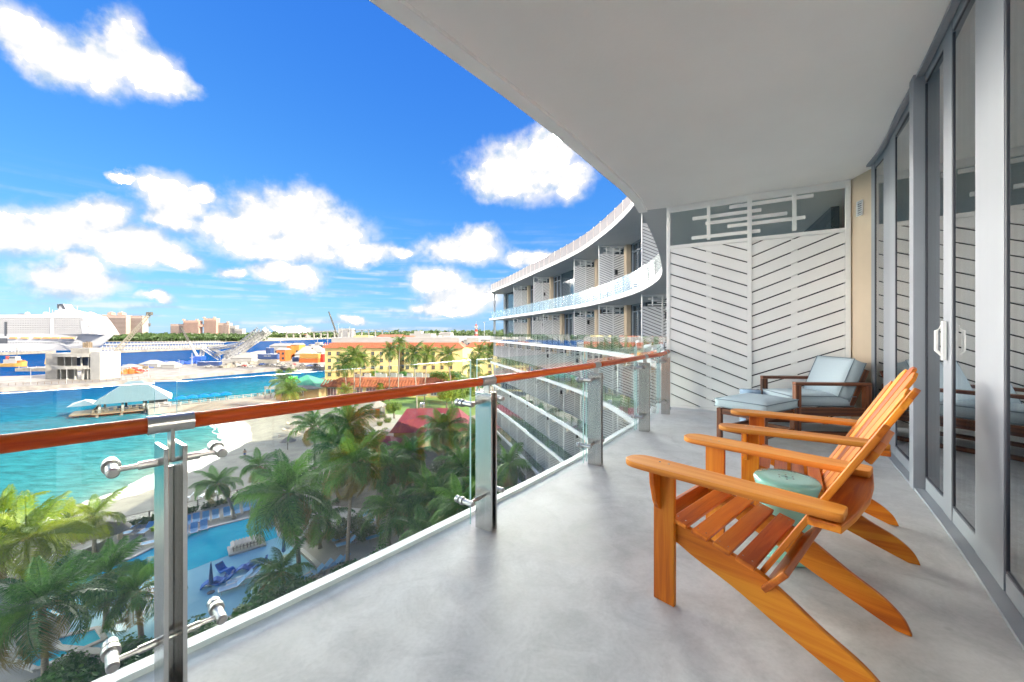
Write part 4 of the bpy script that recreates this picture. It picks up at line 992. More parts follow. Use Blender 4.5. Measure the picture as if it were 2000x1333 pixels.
def frond_mb(mb, sag, nl=58, Lf=1.0, wid=0.33, tw=0.0, rnd=rnd, fat=1.0):
    "one unit frond along +X that arches up and droops"
    pts = []; x = z = 0.0; ang = 0.35; n = 14
    for i in range(n + 1):
        pts.append(Vector((x, 0, z))); t = i / n; ang -= sag / n * (0.45 + 1.3 * t); x += math.cos(ang) / n * Lf; z += math.sin(ang) / n * Lf
    mb.tube(pts, [0.014 * (1 - 0.8 * i / n) + 0.002 for i in range(n + 1)], 4, caps=False)
    for k in range(nl):
        t = 0.10 + 0.90 * (k + 0.5) / nl; f = t * n; i = min(int(f), n - 1); p = pts[i].lerp(pts[i + 1], f - i); d = (pts[i + 1] - pts[i]).normalized()
        up = Vector((-d.z, 0, d.x)); ln = wid * (math.sin(math.pi * min(1, 0.20 + 0.80 * t) ** 0.9) * 0.8 + 0.24) * rnd.uniform(0.85, 1.1)
        for sd in (-1, 1):
            out = (Vector((0, sd, 0)) * 0.80 + d * 0.62 + up * rnd.uniform(-0.05, 0.28)).normalized(); w = (0.0062 + 0.0035 * math.sin(math.pi * t)) * fat
            a = p; m = p + out * ln * 0.5 - Vector((0, 0, 0.02 * ln)); e = p + out * ln * 0.88 - Vector((0, 0, ln * rnd.uniform(0.35, 0.75)))
            wv = d * w
            mb.add([a - wv * 0.5, a + wv * 0.5, m + wv, m - wv, e], [(0, 1, 2, 3), (3, 2, 4)])
FR = []
for sag in (0.5, 0.9, 1.3, 1.7, 2.1, 2.6):
    b = MB(); frond_mb(b, sag); FR.append(b)
FR_ME = {k: [b.mesh('frond', M[k]) for b in FR] for k in ('frond', 'frondsunlit', 'frondold')}
def trunk_part(root, h, r, lean, seg=10):
    pts = [(lean[0] * (i / seg) ** 1.7, lean[1] * (i / seg) ** 1.7, h * i / seg) for i in range(seg + 1)]
    rs = [r * (1.5 if i == 0 else 1.12 - 0.35 * i / seg) for i in range(seg + 1)]
    mb = MB(); mb.tube(pts, rs, 9); 
    return mb.build('trunk', M['trunk'], root, smooth=True)
M['nut'] = mat('coconut', (0.22, 0.17, 0.05), 0.5, var=0.2, scale=5)
def palm(px, py, Y, rad, label, key='frond', n=24, lean=None, seed=0, old=3, wind=(0.10, 0.0), grp='coconut palms round the pool', base=2.42):
    c = at(px, py, Y); rr = random.Random(seed * 7 + 1); lean = lean or (rr.uniform(-0.6, 0.6), rr.uniform(-0.5, 0.5))
    h = c.z - base - rad * 0.08
    t = thing('palm_tree', label, 'palm tree', (c.x - lean[0], c.y - lean[1], base), 0, grp); n = max(14, int(n * 0.82)); rad *= 0.93
    trunk_part(t, h, 0.125 + rad * 0.012, lean)
    for i in range(n):
        q = (i + 0.5) / n; a = i * 2.39996 + rr.uniform(-0.25, 0.25)
        el = R(80 - 112 * q ** 0.85 + rr.uniform(-8, 8)); v = min(5, max(0, int(q * 5.2 + rr.uniform(-0.6, 0.9)))); L_ = rad * rr.uniform(0.92, 1.16) * (0.78 + 0.3 * min(1, q * 3))
        k = 'frondold' if i >= n - old else key
        d = Matrix.Translation((lean[0], lean[1], h)) @ Matrix.Rotation(a, 4, 'Z') @ Matrix.Rotation(-el + 0.25, 4, 'Y') @ Matrix.Rotation(rr.uniform(-0.5, 0.5), 4, 'X') @ Matrix.Diagonal((L_, L_, L_, 1))
        w = Matrix.Identity(4); w[0][2] = wind[0]; w[1][2] = wind[1]
        T = Matrix.Translation((lean[0], lean[1], h)); 
        link('frond', FR_ME[k][v], t, mat=T @ w @ T.inverted() @ d)
    mb = MB()
    for i in range(7):
        a = i * 0.9; mb.lathe([(0.0, -0.13), (0.09, -0.08), (0.115, 0.0), (0.09, 0.09), (0.0, 0.13)], (lean[0] + 0.22 * math.cos(a), lean[1] + 0.22 * math.sin(a), h - 0.12 - 0.06 * (i % 2)), 7)
    tag(mb.build('coconuts', M['nut'], t, smooth=True), kind='stuff')
    return t
PALMS = [
 (52, 1040, 30.5, 4.3, 'big sunlit yellow-green palm at the far left edge, above the steps', 'frondsunlit', 26),
 (8, 1000, 36.0, 3.3, 'sunlit palm cut by the left edge, behind the biggest yellow-green palm', 'frondsunlit', 20),
 (185, 1003, 38.5, 2.9, 'sunlit yellow-green palm rightmost of the lit group, by the beach fence', 'frondsunlit', 20),
 (135, 1012, 41.5, 2.5, 'small sunlit palm squeezed between two larger lit palms', 'frondsunlit', 18),
 (84, 1170, 24.0, 3.9, 'large dark palm at the lower left with drooping fronds over the small pool', 'frond', 26),
 (214, 1112, 29.6, 3.1, 'dark palm with a straight trunk standing in front of the pool corner', 'frond', 24),
 (266, 1150, 27.6, 2.8, 'feathery palm directly behind the nearest steel rail post', 'frond', 24),
 (424, 940, 46.5, 2.75, 'slim leaning palm rising from the row of blue loungers by the fence', 'frond', 22),
 (505, 907, 55.8, 3.1, 'palm on the beach side beyond the leaning palm', 'frond', 20),
 (563, 955, 36.4, 4.9, 'tallest broad palm at the centre of the pool planter', 'frond', 30),
 (622, 1003, 40.0, 3.5, 'lower palm under the right side of the broad central palm', 'frond', 22),
 (690, 897, 37.0, 4.1, 'tall palm with brown hanging fronds and a pale slender trunk by the loungers', 'frond', 28),
 (612, 830, 62.0, 4.0, 'palm at the sand edge beside the thatched beach shelters', 'frond', 22),
 (682, 822, 55.0, 4.6, 'full dark palm just left of the small hut', 'frond', 28),
 (655, 862, 50.0, 3.6, 'palm crown tucked between the central palms and the sand', 'frond', 24),
 (767, 985, 40.8, 3.7, 'short palm with a dark trunk beside the stacked loungers', 'frond', 24),
 (848, 965, 41.0, 4.4, 'broad shaded palm in the middle of the dark grove', 'frond', 28),
 (905, 910, 46.0, 4.4, 'shaded palm of the grove close to the second rail post', 'frond', 26),
 (800, 885, 52.0, 3.9, 'shaded palm in front of the lower red roof', 'frond', 26),
 (866, 835, 60.0, 4.6, 'feathery palm against the big red roof', 'frond', 26),
 (755, 905, 47.0, 3.6, 'shaded palm at the left rim of the dark grove', 'frond', 24),
 (930, 850, 55.0, 3.8, 'shaded palm behind the second rail post', 'frond', 22),
 (992, 905, 44.0, 3.3, 'dark palm against the lower storeys of the wing', 'frond', 22),
 (900, 985, 35.0, 3.8, 'low palm at the front of the dark grove', 'frond', 24),
 (830, 1035, 31.0, 2.8, 'low young palm nearest the rail in the grove', 'frond', 20),
 (548, 1112, 33.0, 3.0, 'low spreading palm in front of the tanning shelf', 'frond', 22),
 (722, 868, 58.0, 3.2, 'palm beside the white path', 'frond', 20),
 (960, 960, 37.0, 3.4, 'dark palm in the gap between the rail posts', 'frond', 20),
]
for i, (px, py, Y, rad, lb, key, n) in enumerate(PALMS):
    lean = {7: (-2.2, 0.3), 9: (-1.2, 0.4), 11: (0.3, 0.6)}.get(i)
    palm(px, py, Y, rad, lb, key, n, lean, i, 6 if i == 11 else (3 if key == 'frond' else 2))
def far_palm(px, py, Y, rad, label, seed, n=20):
    "crown joined: its fronds are too small to pick apart"
    c = at(px, py, Y); rr = random.Random(seed); lean = (rr.uniform(-1.5, 1.0), rr.uniform(-1, 1)); base = 2.42; h = c.z - base
    t = thing('palm_tree', label, 'palm tree', (c.x - lean[0], c.y - lean[1], base), 0, 'tall palms in front of the yellow hotel')
    trunk_part(t, h, 0.17, lean)
    mb = MB()
    for i in range(n):
        q = (i + 0.5) / n; a = i * 2.4; el = R(78 - 118 * q + rr.uniform(-8, 8)); L_ = rad * rr.uniform(0.9, 1.15)
        mb.M = Matrix.Translation((lean[0], lean[1], h)) @ Matrix.Rotation(a, 4, 'Z') @ Matrix.Rotation(-el + 0.25, 4, 'Y') @ Matrix.Diagonal((L_, L_, L_, 1))
        frond_mb(mb, 0.7 + 1.5 * q, 20, 1.0, 0.36, 0, rr, 2.0)
        # broad leaflets read better at this distance
    mb.M = Matrix.Identity(4); mb.build('crown', M['frond2'], t)
M['frond2'] = leafmat('far_palm_frond', (0.03, 0.075, 0.012), (0.10, 0.15, 0.02), 0.35)
FARP = [(690, 697, 122, 4.6, 'bushy palm tallest of the pair before the left half of the yellow hotel'), (672, 713, 119, 4.4, 'lower palm of the pair before the left half of the yellow hotel'), (706, 703, 124, 3.6, 'slender palm just right of the left pair before the yellow hotel'),
        (762, 686, 126, 3.9, 'tall straight palm before the third window column of the yellow hotel'), (781, 671, 130, 3.3, 'tallest leaning palm rising above the red eaves of the yellow hotel'), (807, 693, 112, 4.4, 'full palm on the lawn before the middle of the yellow hotel'),
        (835, 693, 115, 4.0, 'palm on the lawn right of the full palm before the yellow hotel'), (874, 695, 116, 4.0, 'palm on the lawn left of the angled end of the yellow hotel'), (936, 690, 120, 3.8, 'palm at the right end of the yellow hotel'), (957, 686, 128, 4.4, 'sunlit palm just left of the white wing'), (925, 716, 110, 4.0, 'low palm half hidden right of the yellow hotel'),
        (553, 746, 114, 4.6, 'left palm of the pair beside the green roof at the shore'), (566, 765, 110, 4.4, 'right palm of the pair beside the green roof at the shore'), (675, 768, 100, 3.0, 'low palm peeping above the handrail before the tiled building'), (732, 705, 140, 2.6, 'small palm against the wall of the yellow hotel')]
for i, a in enumerate(FARP): far_palm(*a, seed=i + 50)

# ------------------------------------------------------------------ bushes and broadleaf trees
def leaf_cloud(n, rx, ry, rz, s0, s1, rr, lumps=7, base=0.0):
    "leaf faces spread through overlapping lumps"
    mb = MB(); cs = [(Vector((rr.uniform(-0.6, 0.6) * rx, rr.uniform(-0.6, 0.6) * ry, base + rz * rr.uniform(0.25, 0.85))), rr.uniform(0.35, 0.6)) for _ in range(lumps)]
    for i in range(n):
        c, k = cs[i % lumps]; d = Vector((rr.gauss(0, 1), rr.gauss(0, 1), rr.gauss(0, 1))).normalized(); rad = rr.uniform(0.55, 1.04)
        p = c + Vector((d.x * rx * k * rad, d.y * ry * k * rad, d.z * rz * k * 0.9 * rad))
        if p.z < 0: p.z = rr.uniform(0, 0.3)
        nrm = (d + Vector((rr.gauss(0, 0.5), rr.gauss(0, 0.5), rr.gauss(0.3, 0.5)))).normalized(); u = nrm.orthogonal().normalized(); a = rr.uniform(0, 6.28); x = u * math.cos(a) + nrm.cross(u) * math.sin(a); y = nrm.cross(x); s = rr.uniform(s0, s1)
        mb.add([p - x * s * 0.5, p - y * s * 0.36 + nrm * s * 0.08, p + x * s * 0.55, p + y * s * 0.36 + nrm * s * 0.08], [(0, 1, 2, 3)])
    return mb
rr = random.Random(5)
BUSH = [leaf_cloud(2600, 1.6, 1.6, 2.0, 0.14, 0.26, rr, 9).mesh('leaves', M['leaf']) for _ in range(3)]
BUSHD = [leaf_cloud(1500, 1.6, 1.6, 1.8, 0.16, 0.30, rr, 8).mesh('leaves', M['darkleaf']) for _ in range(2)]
TREE = [leaf_cloud(2600, 3.2, 3.2, 3.6, 0.35, 0.62, rr, 12).mesh('crown', M['leaf2']) for _ in range(2)]
TREED = [leaf_cloud(2400, 3.2, 3.2, 3.6, 0.35, 0.62, rr, 12).mesh('crown', M['leaf']) for _ in range(2)]
stemm = MB()
for k in range(5):
    a = k * 1.26; stemm.tube([(0.1 * math.cos(a), 0.1 * math.sin(a), 0), (0.35 * math.cos(a), 0.35 * math.sin(a), 0.8), (0.8 * math.cos(a), 0.8 * math.sin(a), 1.6)], [0.05, 0.035, 0.015], 5)
stem_me = stemm.mesh('stems', M['branch'], True)
def bush(p, s, label, me, grp, hs=1.0, z=2.42):
    t = thing('bush', label, 'bush', (p[0], p[1], z), rr.uniform(0, 6.28), grp); 
    o = link('leaves', me, t, mat=Matrix.Diagonal((s, s, s * hs, 1))); link('stems', stem_me, t, mat=Matrix.Diagonal((s, s, s * hs, 1)))
    return t
HEDGE = []
_hl = spline([(-27.5, 24.0), (-23.5, 26.0), (-20.4, 28.4), (-16.7, 31.6), (-13.6, 34.6), (-10.0, 37.0)], 3)
for _r in range(4):
    for _k, (x, y) in enumerate(_hl):
        if (_k + _r) % 2 == 0 or _r == 0: HEDGE.append((x + 0.6 + 1.15 * _r + rr.uniform(-0.4, 0.4), y - 0.9 - 1.75 * _r + rr.uniform(-0.4, 0.4), rr.uniform(0.85, 1.15) if _r == 0 else rr.uniform(1.25, 1.7), _r))
_cnt = {}
for i, (x, y, s, r_) in enumerate(sorted(HEDGE, key=lambda h: h[0] / h[1])):
    _cnt[r_] = _cnt.get(r_, -1) + 1
    bush((x, y), s, 'dense glossy green shrub, %s from the left in the %s row counted from the pool' % (ordinal(_cnt[r_]), ordinal(r_)), BUSH[i % 3], 'glossy shrubs below the rail', 0.85)
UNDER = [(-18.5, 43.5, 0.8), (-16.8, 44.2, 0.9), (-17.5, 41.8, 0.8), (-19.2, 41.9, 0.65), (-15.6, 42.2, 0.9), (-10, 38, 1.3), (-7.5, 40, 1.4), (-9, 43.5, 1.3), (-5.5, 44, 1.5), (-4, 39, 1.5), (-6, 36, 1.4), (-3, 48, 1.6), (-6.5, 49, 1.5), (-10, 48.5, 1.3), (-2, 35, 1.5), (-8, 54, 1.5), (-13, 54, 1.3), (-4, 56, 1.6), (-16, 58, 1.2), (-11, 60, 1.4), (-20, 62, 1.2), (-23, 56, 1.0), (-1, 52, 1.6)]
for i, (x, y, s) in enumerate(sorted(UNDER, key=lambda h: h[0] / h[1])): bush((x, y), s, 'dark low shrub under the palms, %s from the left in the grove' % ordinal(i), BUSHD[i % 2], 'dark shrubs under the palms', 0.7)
# clipped hedge at the foot of the beach fence
for (a, b, lb) in (((-42.6, 44.0), (-38.2, 48.1), 'low dark hedge along the left stretch of the beach fence'), ((-37.8, 48.5), (-32.6, 54.6), 'low dark hedge along the right stretch of the beach fence')):
    q = MB(); A_, B_ = Vector(a), Vector(b)
    for i in range(900):
        p = A_.lerp(B_, rr.random()); s = rr.uniform(0.10, 0.2); c = Vector((p.x + rr.gauss(0, 0.22), p.y + rr.gauss(0, 0.22), 2.42 + rr.uniform(0, 0.6))); u = Vector((rr.gauss(0, 1), rr.gauss(0, 1), rr.gauss(0, 1))).normalized(); v = u.orthogonal().normalized()
        q.add([c - u * s, c - v * s * 0.6, c + u * s, c + v * s * 0.6], [(0, 1, 2, 3)])
    tag(q.build('hedge', M['darkleaf'], fix=False), lb, 'hedge')
def tree(p, s, label, me, trunk=2.2, grp='garden trees before the yellow hotel'):
    t = thing('broadleaf_tree', label, 'tree', (p[0], p[1], 2.42), rr.uniform(0, 6.28), grp)
    link('crown', me, t, mat=Matrix.Translation((0, 0, trunk)) @ Matrix.Diagonal((s, s, s, 1)))
    mb = MB(); mb.tube([(0, 0, 0), (0.1, 0, trunk), (0.2, 0.1, trunk + 2 * s)], [0.22, 0.17, 0.08], 7)
    for k in range(4): a = k * 1.6; mb.tube([(0.1, 0, trunk), (1.2 * s * math.cos(a), 1.2 * s * math.sin(a), trunk + 1.8 * s)], [0.1, 0.03], 5)
    mb.build('trunk', M['branch'], t, smooth=True)
TR_ = [(G(872, 800, 2.4), 1.1, 'bright green tree left of the white wing beside the red roof', 0), (G(905, 790, 2.4), 1.35, 'large light green tree close to the white wing', 0), (G(860, 770, 2.4), 1.3, 'dark round tree at the right end of the tiled building', 1), (G(890, 765, 2.4), 1.2, 'tree crown behind the large light green tree', 1), (G(920, 775, 2.4), 1.2, 'dense tree at the foot of the wing\'s far end', 0),
       (G(770, 818, 2.4), 0.62, 'rounded yellow-green tree right of the small hut', 0), (G(748, 785, 2.4), 0.55, 'small green tree behind the hut', 0), (G(948, 770, 2.4), 1.1, 'tree against the lowest storeys of the wing', 1), (G(840, 752, 2.4), 0.7, 'small tree before the wall of the yellow hotel', 1), (G(746, 775, 2.4), 0.8, 'bushy tree before the tiled porch', 0), (G(786, 745, 3), 0.8, 'round bush at the wall notch of the yellow hotel', 1), (G(730, 742, 3), 0.7, 'bush before the left half of the yellow hotel', 1)]
for p, s, lb, k in TR_: tree(p, s, lb, (TREE if k == 0 else TREED)[int(s * 10) % 2], 1.6 if s < 0.9 else 2.4)
for p, s, lb in ((G(756, 826, 2.4), 0.5, 'dark clipped bush right of the hut'), (G(742, 832, 2.4), 0.4, 'smaller clipped bush before the hut')): bush(p, s * 1.2, lb, BUSHD[0], 'clipped bushes by the hut')
for i, (px, py) in enumerate(((585, 777), (605, 778), (625, 777))): bush(G(px, py, 2.4), 0.7, '%s low hedge bush from the left before the tiled building' % ordinal(i), BUSH[i % 3], 'low hedge before the tiled building', 0.5)
# ------------------------------------------------------------------ pool furniture
M['lounge'] = mat('blue_sling', (0.09, 0.28, 0.48), 0.7, var=0.06, scale=8)
M['royal'] = mat('royal_blue_plastic', (0.002, 0.125, 0.44), 0.7, var=0.05, scale=3, spec=0.15)
M['lime'] = mat('lime_towel', (0.34, 0.48, 0.03), 0.8)
M['navy'] = mat('navy_canvas', (0.010, 0.075, 0.21), 0.8, var=0.08, scale=3)
M['frame_grey'] = mat('lounger_frame', (0.30, 0.31, 0.33), 0.4, 0.4)
def lounger_proto():
    t = thing('sun_lounger', 'x', 'sun lounger')
    q = MB(); q.bar((-0.95, 0, 0.34), (0.28, 0, 0.34), 0.62, 0.03); q.build('sling_seat', M['lounge'], t)
    q = MB(); q.bar((0.30, 0, 0.34), (0.88, 0, 0.78), 0.62, 0.03); q.build('sling_back', M['lounge'], t)
    q = MB()
    for sy in (-1, 1): q.bar((-0.98, sy * 0.33, 0.33), (0.95, sy * 0.33, 0.33), 0.04, 0.05); q.bar((0.28, sy * 0.33, 0.34), (0.90, sy * 0.33, 0.80), 0.03, 0.03)
    q.bar((-0.98, -0.33, 0.33), (-0.98, 0.33, 0.33), 0.04, 0.05); q.build('frame', M['frame_grey'], t)
    for sx in (-0.8, 0.75):
        for sy in (-1, 1): q = MB(); q.box((sx, sy * 0.33, 0.155), (0.04, 0.04, 0.31)); q.build('leg', M['frame_grey'], t)
    return t
LNG = lounger_proto(); _used = [False]
def lounger(p, rz, label, grp, z=2.43):
    o = LNG if not _used[0] else dup(LNG); _used[0] = True
    o.location = (p[0], p[1], z); o.rotation_euler = (0, 0, rz); o['label'] = label; o['group'] = grp; o['category'] = 'sun lounger'; return o
row1 = [(366, 1018), (383, 1013), (402, 1009), (421, 1005), (443, 1000), (462, 995), (481, 990), (496, 985)]
for i, (x, y) in enumerate(row1): p = G(x, y + 8, 2.43); lounger(p, R(128), '%s blue lounger from the left in the row nearest the beach fence' % ordinal(i), 'blue loungers along the fence')
for i, (x, y) in enumerate(((360, 1037), (379, 1032), (398, 1026))): p = G(x, y + 8, 2.43); lounger(p, R(128), '%s blue lounger from the left at the edge of the pool, before the fence row' % ordinal(i), 'blue loungers at the pool edge')
for i, (x, y) in enumerate(((706, 1008), (710, 1016), (715, 1026), (722, 1036), (733, 1048))): p = G(x, y + 6, 2.43); lounger(p, R(35), '%s blue lounger from the back in the right-hand row beneath the dark palms' % ordinal(i), 'blue loungers beneath the dark palms')
for i, (x, y) in enumerate(((655, 1034), (661, 1042), (668, 1051), (677, 1061))): p = G(x, y + 6, 2.43); lounger(p, R(35), '%s blue lounger from the back in the row left of the slender pale trunk' % ordinal(i), 'blue loungers by the slender trunk')
for i, (x, y) in enumerate(((612, 1122), (630, 1111), (650, 1104), (664, 1098))): p = G(x, y + 6, 2.43); lounger(p, R(48), '%s light blue lounger from the left beside the front shrubs' % ordinal(i), 'light blue loungers by the front shrubs')
for i, (x, y) in enumerate(((254, 1030), (251, 1040), (286, 1034), (300, 1058))): p = G(x, y + 6, 2.43); lounger(p, R((15, 15, 100, 35)[i]), 'blue lounger on the deck left of the near rail post, %s nearest the fence' % ordinal(i), 'blue loungers left of the post')
for i, (x, y) in enumerate(((455, 1146), (470, 1132), (487, 1126))): p = G(x, y + 5, 2.46); lounger(p, R(40), '%s sling lounger from the left standing in the shallow shelf water' % ordinal(i), 'sling loungers on the tanning shelf', 2.40)
def wave_lounger(p, rz, label):
    t = thing('wave_lounger', label, 'pool lounger', (p[0], p[1], 2.44), rz, 'royal blue moulded loungers in the shallow water')
    prof = spline([(-1.0, 0.10), (-0.75, 0.30), (-0.45, 0.42), (-0.1, 0.26), (0.2, 0.16), (0.5, 0.30), (0.85, 0.68)], 5); q = MB(); n = len(prof)
    vs = []; fs = []
    for sy in (-0.35, 0.35):
        for x, z in prof: vs.append((x, sy, z))
        for x, z in prof: vs.append((x, sy, z - 0.12 if z > 0.2 else 0.0))
    for i in range(n - 1): fs += [(i, i + 1, 2 * n + i + 1, 2 * n + i), (n + i + 1, n + i, 3 * n + i, 3 * n + i + 1), (i, n + i, n + i + 1, i + 1), (2 * n + i, 2 * n + i + 1, 3 * n + i + 1, 3 * n + i)]
    fs += [(0, 2 * n, 3 * n, n), (n - 1, 2 * n - 1, 4 * n - 1, 3 * n - 1)]; q.add(vs, fs); q.build('shell', M['royal'], t, bevel=0.01)
    q = MB(); q.box((0.72, 0, 0.62), (0.10, 0.5, 0.06)); q.build('headrest', M['navy'], t)
for x, y, a, lb in ((440, 1113, 160, 'royal blue wave lounger standing farthest left in the shallow pool'), (486, 1108, 20, 'royal blue wave lounger in the middle of the shelf'), (502, 1100, 25, 'royal blue wave lounger at the right, nearest the striped platform'), (420, 1138, 28, 'royal blue wave lounger closest to the closed parasol'), (434, 1132, 28, 'royal blue wave lounger behind the one by the parasol')): wave_lounger(G(x, y + 4, 2.45), R(a), lb)
def parasol(p, label, h=2.6, z=2.43):
    t = thing('closed_parasol', label, 'parasol', (p[0], p[1], z), 0, 'closed navy parasols')
    q = MB(); q.tube([(0, 0, 0), (0, 0, h)], 0.03, 8); q.build('pole', M['steel'], t)
    q = MB(); n = 10; pr = [(0.05, 0.65), (0.17, 0.75), (0.15, 1.3), (0.10, 1.9), (0.05, 2.4), (0.02, 2.5)]; q.lathe(pr, n=12); q.build('canopy', M['navy'], t)
    q = MB(); q.lathe([(0.28, 0), (0.28, 0.06), (0.06, 0.10)], n=14); q.build('base', M['rock'], t)
parasol(G(412, 1158, 2.44), 'closed navy parasol standing among the royal blue loungers'); parasol(G(554, 1092, 2.44), 'closed navy parasol at the right corner of the tanning shelf'); parasol(G(237, 1214, 2.44), 'closed navy parasol beside the straight palm trunk at lower left')
pf = thing('pool_platform', 'white square platform in the pool carrying a row of striped folded chairs', 'platform', (0, 0, 0)); c = G(482, 1068, 2.5)
pf.location = (c.x, c.y, 2.44); pf.rotation_euler = (0, 0, R(40))
q = MB(); q.box((0, 0, 0.09), (3.1, 2.0, 0.18)); q.build('deck', M['coping'], pf, bevel=0.02)
M['dstripe'] = mat('dark_lattice', (0.06, 0.05, 0.05), 0.5); M['cream'] = mat('cream_board', (0.396, 0.36, 0.302), 0.6)
for i in range(9):
    x = -1.15 + i * 0.285; q = MB(); q.bar((x - 0.16, 0, 0.62), (x + 0.10, 0, 0.80), 1.25, 0.05); q.build('folded_seat', M['cream'], pf)
    q = MB()
    for sy in (-0.5, 0.5): q.bar((x, sy, 0.18), (x, sy, 0.70), 0.06); q.bar((x - 0.13, sy, 0.45), (x + 0.14, sy, 0.45), 0.05)
    q.bar((x, -0.5, 0.3), (x, 0.5, 0.3), 0.05); q.build('rack', M['dstripe'], pf)
M['thatch'] = mat('grey_thatch', (0.20, 0.17, 0.14), 0.95, var=0.25, scale=9, stretch=(1, 1, 0.2), bump=0.6)
def thatch(p, r, h, label, z=2.4):
    t = thing('thatched_shelter', label, 'shelter', (p[0], p[1], z), 0, 'round thatched shelters')
    q = MB(); q.tube([(0, 0, 0), (0, 0, h)], 0.07, 8); q.build('post', M['branch'], t)
    q = MB(); n = 18; rr_ = random.Random(int(p[0] * 10)); pr = [(r, h - r * 0.42), (r * 0.97, h - r * 0.36), (r * 0.6, h - r * 0.15), (r * 0.2, h + 0.1), (0.03, h + 0.25)]; q.lathe(pr, n=n, capb=True); q.build('roof', M['thatch'], t)
thatch(G(212, 1072, 2.43), 1.7, 2.5, 'grey thatched shelter roof behind the straight dark palm')
for i, (x, y, lb) in enumerate(((577, 838, 'thatched shelter on the sunlit sand beside the central palm'), (598, 822, 'farther thatched shelter on the sunlit sand'), (562, 866, 'thatched shelter nearest the shade line on the sand'))): thatch(G(x, y + 12, 2.0), 1.5, 2.3, lb, 1.9)
M['sunbed'] = mat('bleached_wood', (0.36, 0.29, 0.22), 0.8, var=0.2, scale=4)
for i, (x, y) in enumerate(((566, 826), (583, 822), (560, 838), (590, 846), (606, 838), (574, 856), (553, 850), (612, 826), (600, 858))):
    p = G(x, y + 5, 1.95); t = thing('beach_bed', '%s low wooden beach bed from the sea side on the sunlit sand' % ordinal(i), 'beach bed', (p.x, p.y, 1.95), R(160 + i * 7), 'wooden beach beds on the sand')
    q = MB(); q.box((0, 0, 0.25), (1.9, 0.7, 0.08)); q.build('base', M['sunbed'], t); q = MB(); q.bar((0.3, 0, 0.3), (0.95, 0, 0.72), 0.7, 0.05); q.build('backrest', M['sunbed'], t)
    q = MB(); [q.box((sx, sy, 0.1), (0.07, 0.07, 0.22)) for sx in (-0.8, 0.8) for sy in (-0.28, 0.28)]; tag(q.build('legs', M['sunbed'], t), kind='stuff')
for i, (x, y, lb) in enumerate(((367, 976, 'white plastic beach chair alone on the shaded sand'), (400, 970, 'white beach lounger on the shaded sand by the leaning palm'), (416, 964, 'white beach lounger partly behind the leaning palm'))):
    p = G(x, y, 2.1); t = thing('beach_chair', lb, 'beach chair', (p.x, p.y, 2.05), R(30 + 60 * i)); q = MB(); L_ = 0.5 if i == 0 else 1.7
    q.box((0, 0, 0.38), (L_, 0.55, 0.05)); q.build('seat', M['white'], t); q = MB(); q.bar((L_ / 2, 0, 0.4), (L_ / 2 + 0.35, 0, 0.85), 0.55, 0.05); q.build('back', M['white'], t)
    for sx in (-1, 1):
        for sy in (-1, 1): q = MB(); q.box((sx * L_ * 0.42, sy * 0.24, 0.18), (0.05, 0.05, 0.36)); q.build('leg', M['white'], t)
for i, (x, y, lb) in enumerate(((300, 1036, 'lime green side table left of the near rail post'), (352, 1024, 'lime green cushion at the left end of the fence row'), (356, 1046, 'lime green side table at the pool edge'))):
    p = G(x, y, 2.5); t = thing('side_table', lb, 'side table', (p.x, p.y, 2.43)); q = MB(); q.box((0, 0, 0.40), (0.55, 0.55, 0.06)); q.build('top', M['lime'], t); q = MB(); q.box((0, 0, 0.19), (0.3, 0.3, 0.38)); q.build('base', M['lime'], t)
# ------------------------------------------------------------------ a person on the shaded sand
def person(p, rz):
    t = thing('person', 'small figure in dark swimwear walking with one arm forward on the shaded sand', 'person', (p.x, p.y, p.z), rz)
    J = {'pel': (0, 0, 0.95, .115), 'chest': (0.03, 0, 1.32, .13), 'neck': (0.05, 0, 1.50, .055), 'head': (0.07, 0, 1.66, .10), 'shl': (0.03, .18, 1.42, .06), 'ell': (-0.05, .24, 1.15, .045), 'hal': (0.05, .25, 0.90, .035),
         'shr': (0.03, -.18, 1.42, .06), 'elr': (0.12, -.23, 1.17, .045), 'har': (0.32, -.20, 1.05, .035), 'hil': (0, .10, .90, .095), 'knl': (0.16, .11, .50, .062), 'anl': (0.10, .11, .09, .042), 'tol': (0.28, .11, .035, .035),
         'hir': (0, -.10, .90, .095), 'knr': (-0.06, -.11, .50, .062), 'anr': (-0.28, -.11, .12, .042), 'tor': (-0.12, -.11, .035, .035)}
    E = [('pel', 'chest'), ('chest', 'neck'), ('neck', 'head'), ('chest', 'shl'), ('shl', 'ell'), ('ell', 'hal'), ('chest', 'shr'), ('shr', 'elr'), ('elr', 'har'), ('pel', 'hil'), ('hil', 'knl'), ('knl', 'anl'), ('anl', 'tol'), ('pel', 'hir'), ('hir', 'knr'), ('knr', 'anr'), ('anr', 'tor')]
    K = list(J); me = bpy.data.meshes.new('body'); me.from_pydata([J[k][:3] for k in K], [(K.index(a), K.index(b)) for a, b in E], []); me.materials.append(mat('skin', (0.26, 0.14, 0.085), 0.55))
    o = link('body', me, t); sk = o.modifiers.new('skin', 'SKIN')
    for i, k in enumerate(K): r = J[k][3]; me.skin_vertices[0].data[i].radius = (r, r * (1.25 if k in ('chest', 'pel') else 1))
    me.skin_vertices[0].data[0].use_root = True; sb = o.modifiers.new('sub', 'SUBSURF'); sb.levels = 1; sb.render_levels = 1
    q = MB(); q.lathe([(0.0, 1.80), (0.07, 1.78), (0.115, 1.71), (0.11, 1.63), (0.085, 1.58)], (0.055, 0, 0), 10, capt=False, capb=False); q.build('hair', M['black'], t, smooth=True)
    q = MB(); q.lathe([(0.17, 0.80), (0.175, 0.92), (0.15, 1.04)], n=12, capt=False, capb=False); q.build('shorts', M['navy'], t, smooth=True)
pp = G(478, 897, 1.6); pp.z = 1.62; person(pp, R(120))

